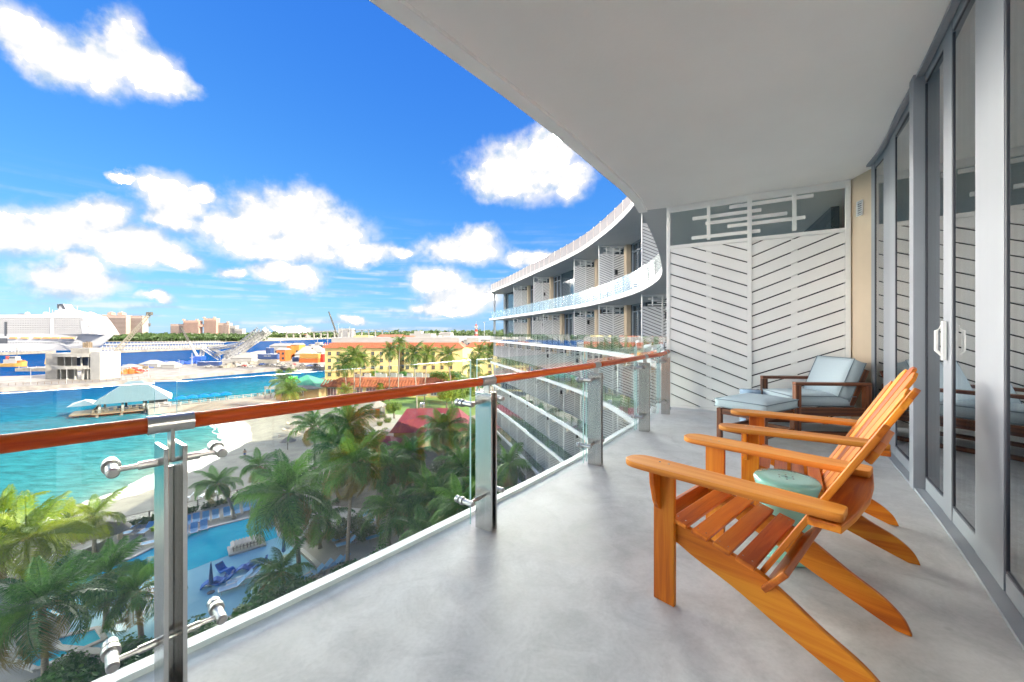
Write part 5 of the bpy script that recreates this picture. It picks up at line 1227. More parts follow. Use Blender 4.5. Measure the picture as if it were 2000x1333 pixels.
# ------------------------------------------------------------------ building kit
M['terracotta'] = mat('terracotta_tiles', (0.25, 0.075, 0.032), 0.8, var=0.28, scale=1.2, bump=0.3)
M['yellow'] = mat('yellow_render', (0.41, 0.32, 0.13), 0.8, var=0.06, scale=0.3)
M['yellow2'] = mat('cream_trim', (0.227, 0.178, 0.0864), 0.8)
M['darkwin'] = mat('dark_panes', (0.03, 0.04, 0.06), 0.15, spec=0.6)
M['wframe'] = mat('window_frame_paint', (0.30, 0.26, 0.20), 0.6)
M['bluewhite'] = mat('white_render', (0.225, 0.221, 0.212), 0.8, var=0.05, scale=0.2)
M['redmetal'] = mat('red_metal_roof', (0.15, 0.026, 0.032), 0.55, var=0.10, scale=0.8)
M['aquaroof'] = mat('pale_blue_metal_roof', (0.10, 0.145, 0.165), 0.45, var=0.06, scale=0.8)
M['greenroof'] = mat('mint_roof', (0.0648, 0.259, 0.158), 0.6); M['brightgreen'] = mat('bright_green_paint', (0.04, 0.42, 0.03), 0.6)
M['greyroof'] = mat('grey_shingle', (0.20, 0.18, 0.16), 0.85, var=0.2, scale=3)
M['concrete'] = mat('raw_concrete', (0.211, 0.2, 0.176), 0.9, var=0.18, scale=0.35, bump=0.3, bscale=2)
M['paleconc'] = mat('pale_concrete', (0.225, 0.221, 0.206), 0.85, var=0.08, scale=0.3)
M['timber'] = mat('weathered_timber', (0.122, 0.0918, 0.0612), 0.85, var=0.25, scale=2)
M['orange'] = mat('orange_paint', (0.324, 0.0864, 0.0144), 0.6, var=0.1, scale=0.5); M['ochre'] = mat('ochre_paint', (0.302, 0.173, 0.036), 0.6, var=0.1, scale=0.5)
M['cblue'] = mat('container_blue', (0.0144, 0.036, 0.115), 0.5, var=0.1, scale=0.5); M['cred'] = mat('container_red', (0.35, 0.03, 0.02), 0.5)
M['craneyellow'] = mat('machine_yellow', (0.48, 0.30, 0.03), 0.5)
M['tarp'] = mat('blue_tarpaulin', (0.0072, 0.0504, 0.252), 0.6, var=0.15, scale=0.5)
M['steelwhite'] = mat('white_steelwork', (0.242, 0.242, 0.242), 0.5)
def win_mesh(w, h, fr=0.10):
    f = MB(); 
    for x in (-w / 2 - fr / 2, w / 2 + fr / 2): f.box((x, 0, 0), (fr, 0.22, h + 2 * fr))
    for z in (-h / 2 - fr / 2, h / 2 + fr / 2): f.box((0, 0, z), (w, 0.22, fr))
    f.box((0, 0.03, 0), (0.05, 0.06, h)); f.box((0, 0.03, 0), (w, 0.06, 0.05)); f.box((0, -0.1, -h / 2 - fr - 0.04), (w + 0.5, 0.3, 0.08))
    p = MB(); p.box((0, 0.06, 0), (w, 0.03, h)); return f.mesh('window', M['yellow2']), p.mesh('pane', M['darkwin'])
def window(parent, fm, pm, loc, rz=0.0):
    o = link('window', fm, parent, mat=Matrix.Translation(loc) @ Matrix.Rotation(rz, 4, 'Z')); link('pane', pm, o); return o
def hip(mb, x0, x1, y0, y1, z0, z1, ov=0.6, ridge=None):
    x0 -= ov; x1 += ov; y0 -= ov; y1 += ov; r = min(x1 - x0, y1 - y0) / 2 if ridge is None else ridge
    if x1 - x0 >= y1 - y0: a, b = (x0 + r, (y0 + y1) / 2, z1), (x1 - r, (y0 + y1) / 2, z1); mb.add([(x0, y0, z0), (x1, y0, z0), (x1, y1, z0), (x0, y1, z0), a, b], [(0, 1, 5, 4), (1, 2, 5), (2, 3, 4, 5), (3, 0, 4), (3, 2, 1, 0)])
    else: a, b = ((x0 + x1) / 2, y0 + r, z1), ((x0 + x1) / 2, y1 - r, z1); mb.add([(x0, y0, z0), (x1, y0, z0), (x1, y1, z0), (x0, y1, z0), a, b], [(0, 1, 4), (1, 2, 5, 4), (2, 3, 5), (3, 0, 4, 5), (3, 2, 1, 0)])

# ------------------------------------------------------------------ yellow hotel
yh = thing('yellow_hotel', 'long four storey yellow hotel with a terracotta eaves roof and rows of square windows', 'hotel', (0, 0, 0))
Y0 = 181.0; xa, xb, xc, xd = -85.0, -52.4, -49.0, -22.5; zt = 17.0
for x0, x1, y0, y1 in ((xa, xb, Y0, Y0 + 16), (xb, xc, Y0 + 5, Y0 + 16), (xc, xd, Y0, Y0 + 16)):
    q = MB(); q.box(((x0 + x1) / 2, (y0 + y1) / 2, (2.4 + zt) / 2), (x1 - x0 - 0.01, y1 - y0, zt - 2.4)); q.build('wall', M['yellow'], yh)
q = MB(); q.prism([(xd, Y0), (xd + 8, Y0 + 8), (xd + 24, Y0 + 8), (xd + 24, Y0 + 22), (xd, Y0 + 16)], 2.4, zt); q.build('wall', M['yellow'], yh)
q = MB(); q.box(((xa + xd) / 2, Y0 - 0.1, 6.1), (xd - xa + 0.3, 0.3, 0.35)); q.build('string_course', M['yellow2'], yh)
q = MB()
for x0, x1, y0, y1 in ((xa - 1.0, xd + 1.0, Y0 - 1.1, Y0 + 17), (xd, xd + 25, Y0 + 7, Y0 + 23)):
    q.add([(x0, y0, zt), (x1, y0, zt), (x1, y1, zt), (x0, y1, zt), (x0 + 3.2, y0 + 3.2, zt + 2.4), (x1 - 3.2, y0 + 3.2, zt + 2.4), (x1 - 3.2, y1 - 3.2, zt + 2.4), (x0 + 3.2, y1 - 3.2, zt + 2.4)], [(0, 1, 5, 4), (1, 2, 6, 5), (2, 3, 7, 6), (3, 0, 4, 7), (4, 5, 6, 7), (3, 2, 1, 0)])
q.build('roof', M['terracotta'], yh)
tile = MB()
for i in range(62):
    x = xa - 0.6 + i; tile.bar((x, Y0 - 1.06, zt + 0.08), (x, Y0 + 1.9, zt + 2.3), 0.34, 0.16)
tag(tile.build('roof_tiles', M['terracotta'], yh), kind='stuff')
wf, wp = win_mesh(1.35, 1.5)
for zz in (14.5, 11.4, 8.2, 5.0):
    x = xa + 2.1; 
    while x < xd - 1.5:
        if not (xb - 1.2 < x < xc + 1.2): window(yh, wf, wp, (x, Y0 - 0.06, zz))
        x += 3.93
    window(yh, wf, wp, ((xb + xc) / 2, Y0 + 4.94, zz))
    for k in range(2): window(yh, wf, wp, (xd + 12 + 5 * k, Y0 + 7.94, zz))
    window(yh, wf, wp, (xd + 4, Y0 + 3.93, zz), R(45))
q = MB(); q.box((-55, Y0 + 11, zt + 3.6), (60, 9, 2.4)); q.build('roof_plant', M['bluewhite'], yh)
q = MB(); q.box((-72, Y0 + 12, zt + 3.8), (7, 7, 3.6)); q.build('stair_tower', M['yellow'], yh)

# ------------------------------------------------------------------ low tiled building, huts and red roofs
def fit_box(parent, nm, x0, x1, y0, y1, z0, z1, m): q = MB(); q.box(((x0 + x1) / 2, (y0 + y1) / 2, (z0 + z1) / 2), (x1 - x0, y1 - y0, z1 - z0)); return q.build(nm, m, parent)
tb = thing('tiled_building', 'low yellow building with a long terracotta roof and white window bays', 'building', (0, 0, 0))
fit_box(tb, 'wall', -63, -22, 133, 141, 2.4, 6.0, M['yellow'])
q = MB(); hip(q, -63, -22, 133, 141, 6.0, 8.6, 1.0); q.build('roof', M['terracotta'], tb)
q = MB()
for i in range(42): q.bar((-63.5 + i, 131.95, 6.1), (-63.5 + i, 135.5, 8.1), 0.34, 0.16)
tag(q.build('roof_tiles', M['terracotta'], tb), kind='stuff')
for i in range(9):
    x = -60 + i * 4.3; q = MB(); q.box((x, 132.9, 4.3), (3.2, 0.3, 2.8)); o = q.build('window', M['bluewhite'], tb)
    for k in range(3): q = MB(); q.box((x - 1.0 + k, 132.72, 4.3), (0.72, 0.08, 2.3)); q.build('pane', M['darkwin'], o)
fit_box(tb, 'flat_roof', -58, -30, 142, 150, 6.0, 7.6, M['bluewhite'])
gb = thing('mint_roofed_building', 'small cream building with a mint green hipped roof by the harbour', 'building', (0, 0, 0))
fit_box(gb, 'wall', -76, -62, 128, 138, 2.4, 6.0, M['yellow2']); q = MB(); hip(q, -76, -64, 130, 142, 6.0, 9.6, 0.8); q.build('roof', M['greenroof'], gb)
for x in (-73, -68): q = MB(); q.box((x, 127.9, 4.4), (2.2, 0.25, 1.8)); o = q.build('window', M['bluewhite'], gb); q = MB(); q.box((x, 127.74, 4.4), (1.8, 0.08, 1.4)); q.build('pane', M['darkwin'], o)
q = MB(); hip(q, -78, -63, 126.5, 130, 6.0, 7.0, 0.4); q.build('porch_roof', M['greyroof'], gb)
kb = thing('green_kiosk', 'bright green box kiosk beside the mint roof', 'kiosk', (0, 0, 0)); c = G(592, 775, 2.4); fit_box(kb, 'body', -80.5, -77, 139, 143, 2.4, 8.4, M['brightgreen']); fit_box(kb, 'shutter', -80, -78, 138.9, 139.0, 3, 5.0, M['darkwin'])
hut = thing('garden_hut', 'small white octagonal hut with a grey pointed roof and orange doors', 'hut', (-34.8, 102.5, 2.42))
q = MB(); q.lathe([(2.15, 0), (2.15, 2.7)], n=8); q.build('wall', M['bluewhite'], hut); q = MB(); q.lathe([(2.75, 2.6), (2.75, 2.72), (0.12, 4.3), (0.02, 4.6)], n=8); q.build('roof', M['greyroof'], hut)
for a in (-112, -67, -157): q = MB(); d = Vector((math.cos(R(a)), math.sin(R(a)))); q.box((d.x * 2.02, d.y * 2.02, 1.25 if a != -112 else 1.7), (0.1, 1.0, 2.1 if a != -112 else 1.1), R(a)); q.build('door' if a != -112 else 'hatch', M['orange'], hut)
lp = thing('garden_lamp', 'slim white lamp post in front of the small hut', 'lamp post', (*G(746, 822, 2.4).to_2d(), 2.42)); q = MB(); q.tube([(0, 0, 0), (0, 0, 3.2)], 0.06, 8); q.build('pole', M['bluewhite'], lp); q = MB(); q.lathe([(0.05, 3.2), (0.2, 3.35), (0.2, 3.6), (0.05, 3.7)], n=10); q.build('lantern', M['bluewhite'], lp)
def metal_house(label, x0, x1, y0, y1, zw, zr, rz=0.0):
    cx, cy = (x0 + x1) / 2, (y0 + y1) / 2; t = thing('red_roofed_house', label, 'house', (cx, cy, 2.42), rz); w, d = (x1 - x0) / 2, (y1 - y0) / 2
    q = MB(); q.box((0, 0, (zw - 2.42) / 2), (2 * w, 2 * d, zw - 2.42)); q.build('wall', M['yellow2'], t)
    q = MB(); ov = 0.7; a, b = zw - 2.42, zr - 2.42
    q.add([(-w - ov, -d - ov, a), (w + ov, -d - ov, a), (w + ov, d + ov, a), (-w - ov, d + ov, a), (-w * 0.8, 0, b), (w * 0.8, 0, b)], [(0, 1, 5, 4), (1, 2, 5), (2, 3, 4, 5), (3, 0, 4), (3, 2, 1, 0)]); q.build('roof', M['redmetal'], t)
    q = MB(); n = int(2 * (w + ov) / 0.55)
    for i in range(1, n):
        f = i / n; x = -w - ov + 2 * (w + ov) * f; xt = -w * 0.8 + 1.6 * w * f
        for sg in (-1, 1): q.bar((x, sg * (d + ov), a + 0.03), (xt, 0, b + 0.02), 0.05, 0.05)
    tag(q.build('standing_seams', M['redmetal'], t), kind='stuff'); return t
rh = metal_house('house with a large crimson standing seam roof behind the dark grove', -22.3, -9.5, 74, 86, 5.6, 8.8, R(4))
q = MB(); q.lathe([(0.5, 0), (0.5, 0.8), (0.35, 1.0)], (-2.2, 0.6, 6.4), 12); q.build('roof_fan', M['steel'], rh)
metal_house('smaller house with a lower crimson roof left of the big one', -27.5, -20.5, 66, 72.5, 4.4, 6.0, R(4))
ac = None
# ------------------------------------------------------------------ promenade and pavilion in the water
pm_ = [(-107, 117), (-86.5, 137.5), (-83, 150)]
pr_ = thing('promenade', 'narrow stone promenade along the water with white rails and blue parasols', 'promenade', (0, 0, 0))
q = MB()
for a, b in zip(pm_[:-1], pm_[1:]): q.bar((a[0], a[1], 0.6), (b[0], b[1], 0.6), 4.0, 2.6)
q.build('deck', M['rock'], pr_)
for (a, b, m_, nm) in ((pm_[0], pm_[1], M['bluewhite'], 'white'), (pm_[1], pm_[2], M['timber'], 'timber')):
    A_, B_ = Vector(a), Vector(b); d = (B_ - A_).normalized(); nn = Vector((d.y, -d.x)); L_ = (B_ - A_).length
    for sg in (1, -1):
        for k in range(int(L_ / 2.4) + 1): p = A_ + d * k * 2.4 + nn * 1.8 * sg; q = MB(); q.box((p.x, p.y, 2.4), (0.28, 0.28, 1.1)); q.build('rail_post', m_, pr_)
        for z in (2.3, 2.8): p, r_ = A_ + nn * 1.8 * sg, B_ + nn * 1.8 * sg; q = MB(); q.bar((p.x, p.y, z), (r_.x, r_.y, z), 0.14, 0.14); q.build('rail', m_, pr_)
for i, x in enumerate((354, 375, 398, 419, 441)):
    d = (Vector(pm_[1]) - Vector(pm_[0])); p = None; k = (x - 1000) / FP
    f = (k * pm_[0][1] - pm_[0][0]) / (d.x - k * d.y); p = Vector(pm_[0]) + d * f
    t = thing('open_parasol', '%s bright blue parasol from the left on the stone promenade' % ordinal(i), 'parasol', (p.x, p.y, 1.9), 0, 'blue parasols on the promenade')
    q = MB(); q.tube([(0, 0, 0), (0, 0, 2.6)], 0.05, 6); q.build('pole', M['bluewhite'], t); q = MB(); q.lathe([(1.8, 1.95), (1.75, 2.0), (0.9, 2.45), (0.02, 2.75)], n=8); q.build('canopy', M['royal'], t)
pv = thing('pier_pavilion', 'open pavilion on piles over the water with a pale blue pointed metal roof', 'pavilion', (-115.5, 122, 0), R(40))
q = MB(); q.box((0, 0, 0.95), (17, 13, 0.35)); q.build('deck', M['timber'], pv); q = MB(); q.box((-10.5, -1, 0.95), (5, 8, 0.34)); q.build('deck_wing', M['timber'], pv)
for sx in (-7.5, -2.5, 2.5, 7.5):
    for sy in (-5.8, 0, 5.8): q = MB(); q.tube([(sx, sy, -2), (sx, sy, 0.8)], 0.3, 8); q.build('pile', M['rock'], pv)
for sx in (-7.0, -2.3, 2.3, 7.0):
    for sy in (-5.3, 5.3): q = MB(); q.box((sx, sy, 2.4), (0.5, 0.5, 2.7)); q.build('column', M['bluewhite'], pv)
q = MB(); hip(q, -7.6, 7.6, -6, 6, 3.7, 9.2, 1.0, 7.0); q.build('roof', M['aquaroof'], pv)
q = MB(); hip(q, -13, -7.8, -4.5, 3.5, 3.4, 4.6, 0.5); q.build('side_roof', M['aquaroof'], pv)
q = MB()
for sx in [i * 0.62 - 8.4 for i in range(28)]:
    t_ = max(0, 1 - abs(sx) / 8.6) ; q.bar((sx, -7.0, 3.76), (sx * 0.05, -0.2, 9.18), 0.07, 0.09) if False else q.bar((sx, -7.0, 3.75), (sx, -7.0 + 7.0 * t_, 3.75 + 5.5 * t_), 0.07, 0.1); q.bar((sx, 7.0, 3.75), (sx, 7.0 - 7.0 * t_, 3.75 + 5.5 * t_), 0.07, 0.1)
tag(q.build('roof_seams', M['aquaroof'], pv), kind='stuff')
q = MB(); q.box((5.4, 0.5, 2.4), (4.2, 9.5, 2.7)); q.build('kitchen_wall', M['bluewhite'], pv)
q = MB()
for sx in [i * 0.5 - 8.4 for i in range(34)]: q.box((sx, -6.4, 1.6), (0.07, 0.07, 1.0))
for sy in [i * 0.5 - 6.4 for i in range(26)]: q.box((-8.4, sy, 1.6), (0.07, 0.07, 1.0))
q.bar((-8.4, -6.4, 2.1), (8.4, -6.4, 2.1), 0.12); q.bar((-8.4, -6.4, 2.1), (-8.4, 6.4, 2.1), 0.12); tag(q.build('balustrade', M['timber'], pv), kind='stuff')
for i in range(6): q = MB(); q.box((-5 + 1.6 * i, -2 + (i % 2) * 1.6, 1.5), (0.9, 0.9, 0.75)); q.build('table', M['navy'], pv)
# ------------------------------------------------------------------ quay with the half built concrete terminal
quay = [(-215, 158), (-184, 171), (-176, 197), (-166, 216), (-185, 232), (-215, 240), (-260, 195)]
q = MB(); q.prism([(-300, 148), (-207, 160), (-184, 173), (-172, 197), (-163, 218), (-148, 246), (-138, 262), (-150, 300), (-215, 330), (-240, 236), (-248, 205), (-300, 188)], -1.5, 1.9); tag(q.build('quay', M['rock']), 'pale concrete quay jutting into the harbour', None, None, 'structure')
ct = thing('concrete_terminal', 'half finished grey concrete building with two open floors and curved balconies on the quay', 'building', (-207, 190, 1.9), R(-6))
def cbox(nm, x0, x1, y0, y1, z0, z1, m): return fit_box(ct, nm, x0, x1, y0, y1, z0, z1, m)
cbox('wall', -15, -8.5, -2, 6, 0, 12.2, M['concrete']); cbox('wall', 10.5, 15.5, -3, 6, 0, 13.0, M['paleconc']); cbox('floor_slab', -8.4, 10.4, -3, 6, 5.0, 5.6, M['concrete']); cbox('floor_slab', -8.4, 10.4, -2, 6, 10.6, 11.3, M['concrete']); cbox('back_wall', -2, 2, 4, 6, 0, 10.6, M['concrete'])
for (z, r0) in ((5.6, 1.0), (11.3, 0.0)):
    q = MB()
    for i in range(40):
        x = -9.5 + i * 0.5; y = -3.3 - 2.2 * math.sin(max(0, min(1, (x + 9.5) / 20)) * math.pi) * (1 if z < 6 else 0.7); q.box((x, y, z + 0.55 - 0.3), (0.34, 0.25, 1.6))
    tag(q.build('balcony_slats', M['paleconc'], ct), kind='stuff')
    q = MB(); pts = [(-9.7 + i * 1.0, -3.2 - 2.2 * math.sin(i / 20 * math.pi) * (1 if z < 6 else 0.7)) for i in range(21)]; q.prism(pts + [(10.3, -1.8), (-9.7, -1.8)], z - 0.5, z - 0.05); q.build('balcony', M['concrete'], ct)
for x in (-6, -2.5, 1.5, 5.5, 8.5): q = MB(); q.box((x, -2.3, 2.5), (0.55, 0.55, 5.0)); q.build('column', M['paleconc'], ct)
for x in (-5, -1, 4, 8): q = MB(); q.box((x, -1.6, 8.1), (0.45, 0.45, 5.0)); q.build('column', M['paleconc'], ct)
q = MB(); q.box((3, 1, 13.0), (10, 5, 3.4)); q.build('roof_box', M['concrete'], ct)
q = MB(); q.box((0, 4.0, 8.0), (12, 0.2, 4.0)); q.build('window', M['darkwin'], ct)
rail_fence('quay_fence', [(-213, 163.5), (-186, 176.5), (-176, 197)], 'thin timber barrier along the front of the quay', 1.1, 2.2, M['timber'], 1.9, False)
# dock piles, machines and boats
dp = thing('mooring_tower', 'square bundle of tall brown timber piles before the ship bow', 'mooring piles', (*at(171, 680, 255).to_2d(), 0)); z1 = at(171, 669, 255).z
for i in range(4):
    for j in range(3): q = MB(); q.tube([(i * 1.0 - 1.5, j * 1.0 - 1, -1), (i * 1.0 - 1.5, j * 1.0 - 1, z1 + (i * j) % 2 * 0.5)], 0.45, 7); q.build('pile', M['timber'], dp)
def lattice(mb, a, b, w, n, r=0.12, w1=None):
    a = Vector(a); b = Vector(b); d = (b - a).normalized(); u = d.orthogonal().normalized(); v = d.cross(u); w1 = w if w1 is None else w1
    cs = [(-1, -1), (1, -1), (1, 1), (-1, 1)]
    P = lambda t, c: a.lerp(b, t) + (u * c[0] + v * c[1]) * (w + (w1 - w) * t) / 2
    for c in cs: mb.bar(P(0, c), P(1, c), r * 2)
    for i in range(n):
        for k in range(4): mb.bar(P(i / n, cs[k]), P((i + 1) / n, cs[(k + 1) % 4]), r); 
        for k in range(4): mb.bar(P(i / n, cs[k]), P(i / n, cs[(k + 1) % 4]), r)
M['dkboom'] = mat('dark_boom', (0.07, 0.065, 0.055), 0.6); M['greyboom'] = mat('grey_boom', (0.20, 0.18, 0.14), 0.6)
cr = thing('crawler_crane', 'grey lattice crane boom rising to the right above the concrete building', 'crane', (0, 0, 0)); Yc = 215
a, b = at(222, 694, Yc), at(292, 614, Yc); q = MB(); lattice(q, a, b, 2.2, 22, 0.13, 1.2); tag(q.build('boom', M['greyboom'], cr), kind='stuff')
q = MB(); q.box((b.x, b.y, b.z + 0.3), (2.6, 1.4, 1.6)); q.build('boom_head', M['dkboom'], cr)
hk = at(292, 632, Yc); q = MB(); q.tube([(b.x + 0.4, b.y, b.z), (hk.x, hk.y, hk.z)], 0.08, 5); q.tube([(hk.x, hk.y, hk.z), (hk.x, hk.y, hk.z - 1.8)], [0.6, 0.25], 8); q.build('hook', M['dkboom'], cr)
q = MB(); q.box((a.x - 2, a.y, 3.8), (7, 4, 3.4)); q.build('cab', M['craneyellow'], cr); q = MB(); [q.box((a.x - 2, a.y + s_, 2.3), (7.5, 1.1, 1.2)) for s_ in (-2, 2)]; tag(q.build('tracks', M['black'], cr), kind='stuff')
def crane2(label, foot, knee, tip, Y, m1, m2, w=1.3):
    t = thing('harbour_crane', label, 'crane', (0, 0, 0)); a, k_, b = at(*foot, Y), at(*knee, Y), at(*tip, Y)
    q = MB(); q.tube([a, k_], [w * 0.75, w * 0.5], 8); q.build('mast', m1, t); q = MB(); lattice(q, k_, b, w * 0.8, 12, 0.16, w * 0.5); tag(q.build('boom', m2, t), kind='stuff'); q = MB(); q.box((a.x, a.y, a.z + 0.5), (7, 5, 2.6)); q.build('carrier', M['tarp'], t)
crane2('leaning harbour crane with a white lower mast and dark upper boom', (388, 701), (369, 668), (354, 640), 290, M['steelwhite'], M['dkboom'])
crane2('thin dark crane boom standing behind the white tents', (664, 672), (655, 645), (642, 609), 420, M['dkboom'], M['dkboom'], 1.2)
ex = thing('excavator', 'yellow excavator with a raised bent arm behind the concrete building', 'excavator', (*at(119, 690, 245).to_2d(), 0)); z0 = 2.0
q = MB(); q.box((0, 0, z0 + 2.4), (4.5, 3, 2.2)); q.box((-0.8, 0, z0 + 4), (1.8, 2, 1.5)); q.build('body', M['craneyellow'], ex); q = MB(); q.bar((-1.5, 0, z0 + 3), (-4.8, 0, z0 + 9.2), 0.7, 1.0); q.bar((-4.8, 0, z0 + 9.2), (-9.0, 0, z0 + 6), 0.6, 0.8); q.bar((-9.0, 0, z0 + 6), (-9.4, 0, z0 + 2.5), 0.6, 0.6); q.build('arm', M['craneyellow'], ex); q = MB(); q.box((0, 0, z0 + 0.6), (5, 3.4, 1.1)); q.build('tracks', M['black'], ex)
bg_ = thing('work_barge', 'low pale barge moored behind the quay carrying the yellow excavator', 'barge', (at(110, 690, 250).x, 252, 0)); q = MB(); q.box((0, 0, 0.7), (42, 12, 2.6)); q.build('hull', M['rock'], bg_); 
for k in range(8): q = MB(); q.box((-19 + 5.4 * k, -5.6, 2.6), (0.2, 0.2, 1.4)); q.build('stanchion', M['steelwhite'], bg_)
tg = thing('tug_boat', 'small yellow and white work boat moored at the far left', 'boat', (at(22, 710, 281).x, 281, 0)); L_ = 11
hull = MB(); st_ = [(-L_, 1.2, 2.2), (-L_ * 0.6, 2.8, 2.2), (L_ * 0.5, 2.9, 2.4), (L_ * 0.85, 1.7, 3.2), (L_, 0.15, 3.9)]; vs = []; fs = []
for x, w, z in st_: vs += [(x, -w, z), (x, -w * 0.8, -0.6), (x, w * 0.8, -0.6), (x, w, z)]
for i in range(4):
    o = 4 * i
    for k in range(3): fs.append((o + k, o + k + 1, o + k + 5, o + k + 4))
    fs.append((o + 3, o, o + 4, o + 7))
fs += [(0, 1, 2, 3), (19, 18, 17, 16)]; hull.add(vs, fs); hull.build('hull', M['ochre'], tg)
for nm, c_, d_, m_ in (('cabin', (1, 0, 3.8), (9, 3.6, 2.6), M['bluewhite']), ('wheelhouse', (2.5, 0, 6.1), (4.5, 3, 2.2), M['bluewhite']), ('deck_gear', (7, 0, 3.6), (2.4, 3, 1.6), M['orange']), ('funnel', (-2.5, 0, 6.2), (1.3, 1.3, 2.4), M['cred'])): q = MB(); q.box(c_, d_); q.build(nm, m_, tg)
q = MB(); q.tube([(4, 0, 7), (4, 0, 13.5)], 0.16, 6); q.bar((4, -1, 11), (4, 1, 11), 0.15); q.build('mast', M['dkboom'], tg); q = MB(); q.box((2.5, -1.53, 6.3), (4.0, 0.06, 0.9)); q.build('window', M['darkwin'], tg)
# containers, tents and sheds on the spit
def corrug(nm, label, px0, px1, py0, py1, Y, m, depth=3.0, text=False):
    a, b = at(px0, py0, Y), at(px1, py1, Y); z1 = a.z; z0 = max(1.95, b.z); t = thing(nm, label, 'container', ((a.x + b.x) / 2, Y, z0)); w = (b.x - a.x); h = z1 - z0
    q = MB(); q.box((0, depth / 2, h / 2), (w, depth, h)); q.build('body', m, t)
    q = MB(); n = max(6, int(w / 0.55))
    for i in range(n): q.box((-w / 2 + (i + 0.5) * w / n, -0.06, h / 2), (w / n * 0.5, 0.12, h * 0.9))
    tag(q.build('corrugation', m, t), kind='stuff')
    if text:
        for k, (x, ww) in enumerate(((-1.2, 2.1), (1.5, 2.2))): q = MB(); q.box((x, -0.14, h * 0.62), (ww, 0.03, 0.45)); q.build('lettering', M['steelwhite'], t)
    return t
corrug('shipping_container', 'dark blue shipping container with white lettering on a flatbed', 503, 541, 692, 702, 275, M['cblue'], text=True)
corrug('shipping_container', 'ochre shipping container stacked upon an orange one', 585, 622, 691, 700.5, 262, M['ochre']); corrug('shipping_container', 'orange shipping container beneath the ochre one', 584, 621, 701, 709, 262, M['orange'])
corrug('shipping_container', 'blue container end standing left of the orange stack', 571, 583, 698, 707, 266, M['cblue']); corrug('shipping_container', 'red and brown container at the right of the orange stack', 623, 632, 692, 708, 266, M['cred'])
corrug('shipping_container', 'long dull blue container low on the spit with an orange door', 385, 427, 707, 715, 252, M['cblue']); 
corrug('flatbed_trailer', 'pale flatbed trailer under the dark blue container', 503, 541, 703.5, 709.5, 275, M['concrete'])
def tent(label, px, py, Y, w, h, m=None, rz=0.0):
    c = at(px, py, Y); t = thing('white_tent', label, 'tent', (c.x, Y, 2.0), rz, 'white tents on the harbour spit'); m = m or M['bluewhite']
    q = MB(); hip(q, -w / 2, w / 2, -w / 3, w / 3, h * 0.45, h, 0.2); q.build('roof', m, t); q = MB(); q.box((0, 0, h * 0.225), (w * 0.96, w * 0.64, h * 0.45)); q.build('wall', m, t)
for i, (px, py, Y, w, h) in enumerate(((480, 694, 300, 16, 7), (505, 690, 310, 15, 7), (300, 715, 255, 12, 4.5), (335, 715, 250, 9, 4), (598, 690, 330, 14, 10), (615, 686, 350, 18, 11), (638, 690, 360, 16, 8), (255, 722, 235, 9, 3.5))): tent('white tent roof, %s from the left among the harbour tents' % ordinal(sorted((480, 505, 300, 335, 598, 615, 638, 255)).index(px) if px in (480, 505, 300, 335, 598, 615, 638, 255) else 0), px, py, Y, w, h)
def shed(nm, label, px0, px1, py0, py1, Y, m, roofm=None, depth=14, wins=0, cat='shed'):
    a, b = at(px0, py0, Y), at(px1, py1, Y); z1 = a.z; t = thing(nm, label, cat, ((a.x + b.x) / 2, Y, 2.0)); w = b.x - a.x; h = z1 - 2.0
    q = MB(); q.box((0, depth / 2, h / 2), (w, depth, h)); q.build('wall', m, t)
    if roofm: q = MB(); q.add([(-w / 2 - .5, -.5, h), (w / 2 + .5, -.5, h), (w / 2 + .5, depth + .5, h), (-w / 2 - .5, depth + .5, h), (-w / 2, depth / 2, h + w * 0.06 + 1), (w / 2, depth / 2, h + w * 0.06 + 1)], [(0, 1, 5, 4), (1, 2, 5), (2, 3, 4, 5), (3, 0, 4), (3, 2, 1, 0)]); q.build('roof', roofm, t)
    if wins:
        rows = max(1, int(h / 4.2)); 
        for r_ in range(rows):
            for k in range(wins): q = MB(); q.box((-w / 2 + (k + 0.5) * w / wins, -0.05, 2.6 + r_ * 3.6), (min(1.6, w / wins * 0.5), 0.2, 1.6)); q.build('window', M['darkwin'], t)
    return t
shed('harbour_shed', 'white shed with a blue end wall and orange gable on the spit', 527, 560, 676, 692, 330, M['bluewhite'], M['bluewhite'], 14, 4)
shed('harbour_shed', 'orange fronted shed beside the white shed', 560, 568, 676, 692, 330, M['orange'], None, 10); shed('harbour_shed', 'ochre tower block shed behind the orange containers', 568, 584, 674, 692, 335, M['ochre'], M['bluewhite'], 10, 2)
shed('harbour_shed', 'small orange gabled kiosk in front of the white shed', 540, 557, 684, 694, 300, M['orange'], M['bluewhite'], 8, 2); shed('harbour_shed', 'grey and white two storey building right of the ochre block', 587, 612, 680, 692, 345, M['paleconc'], M['bluewhite'], 12, 6); shed('harbour_shed', 'dark blue shed end left of the white shed', 519, 528, 680, 693, 325, M['cblue'], None, 8)
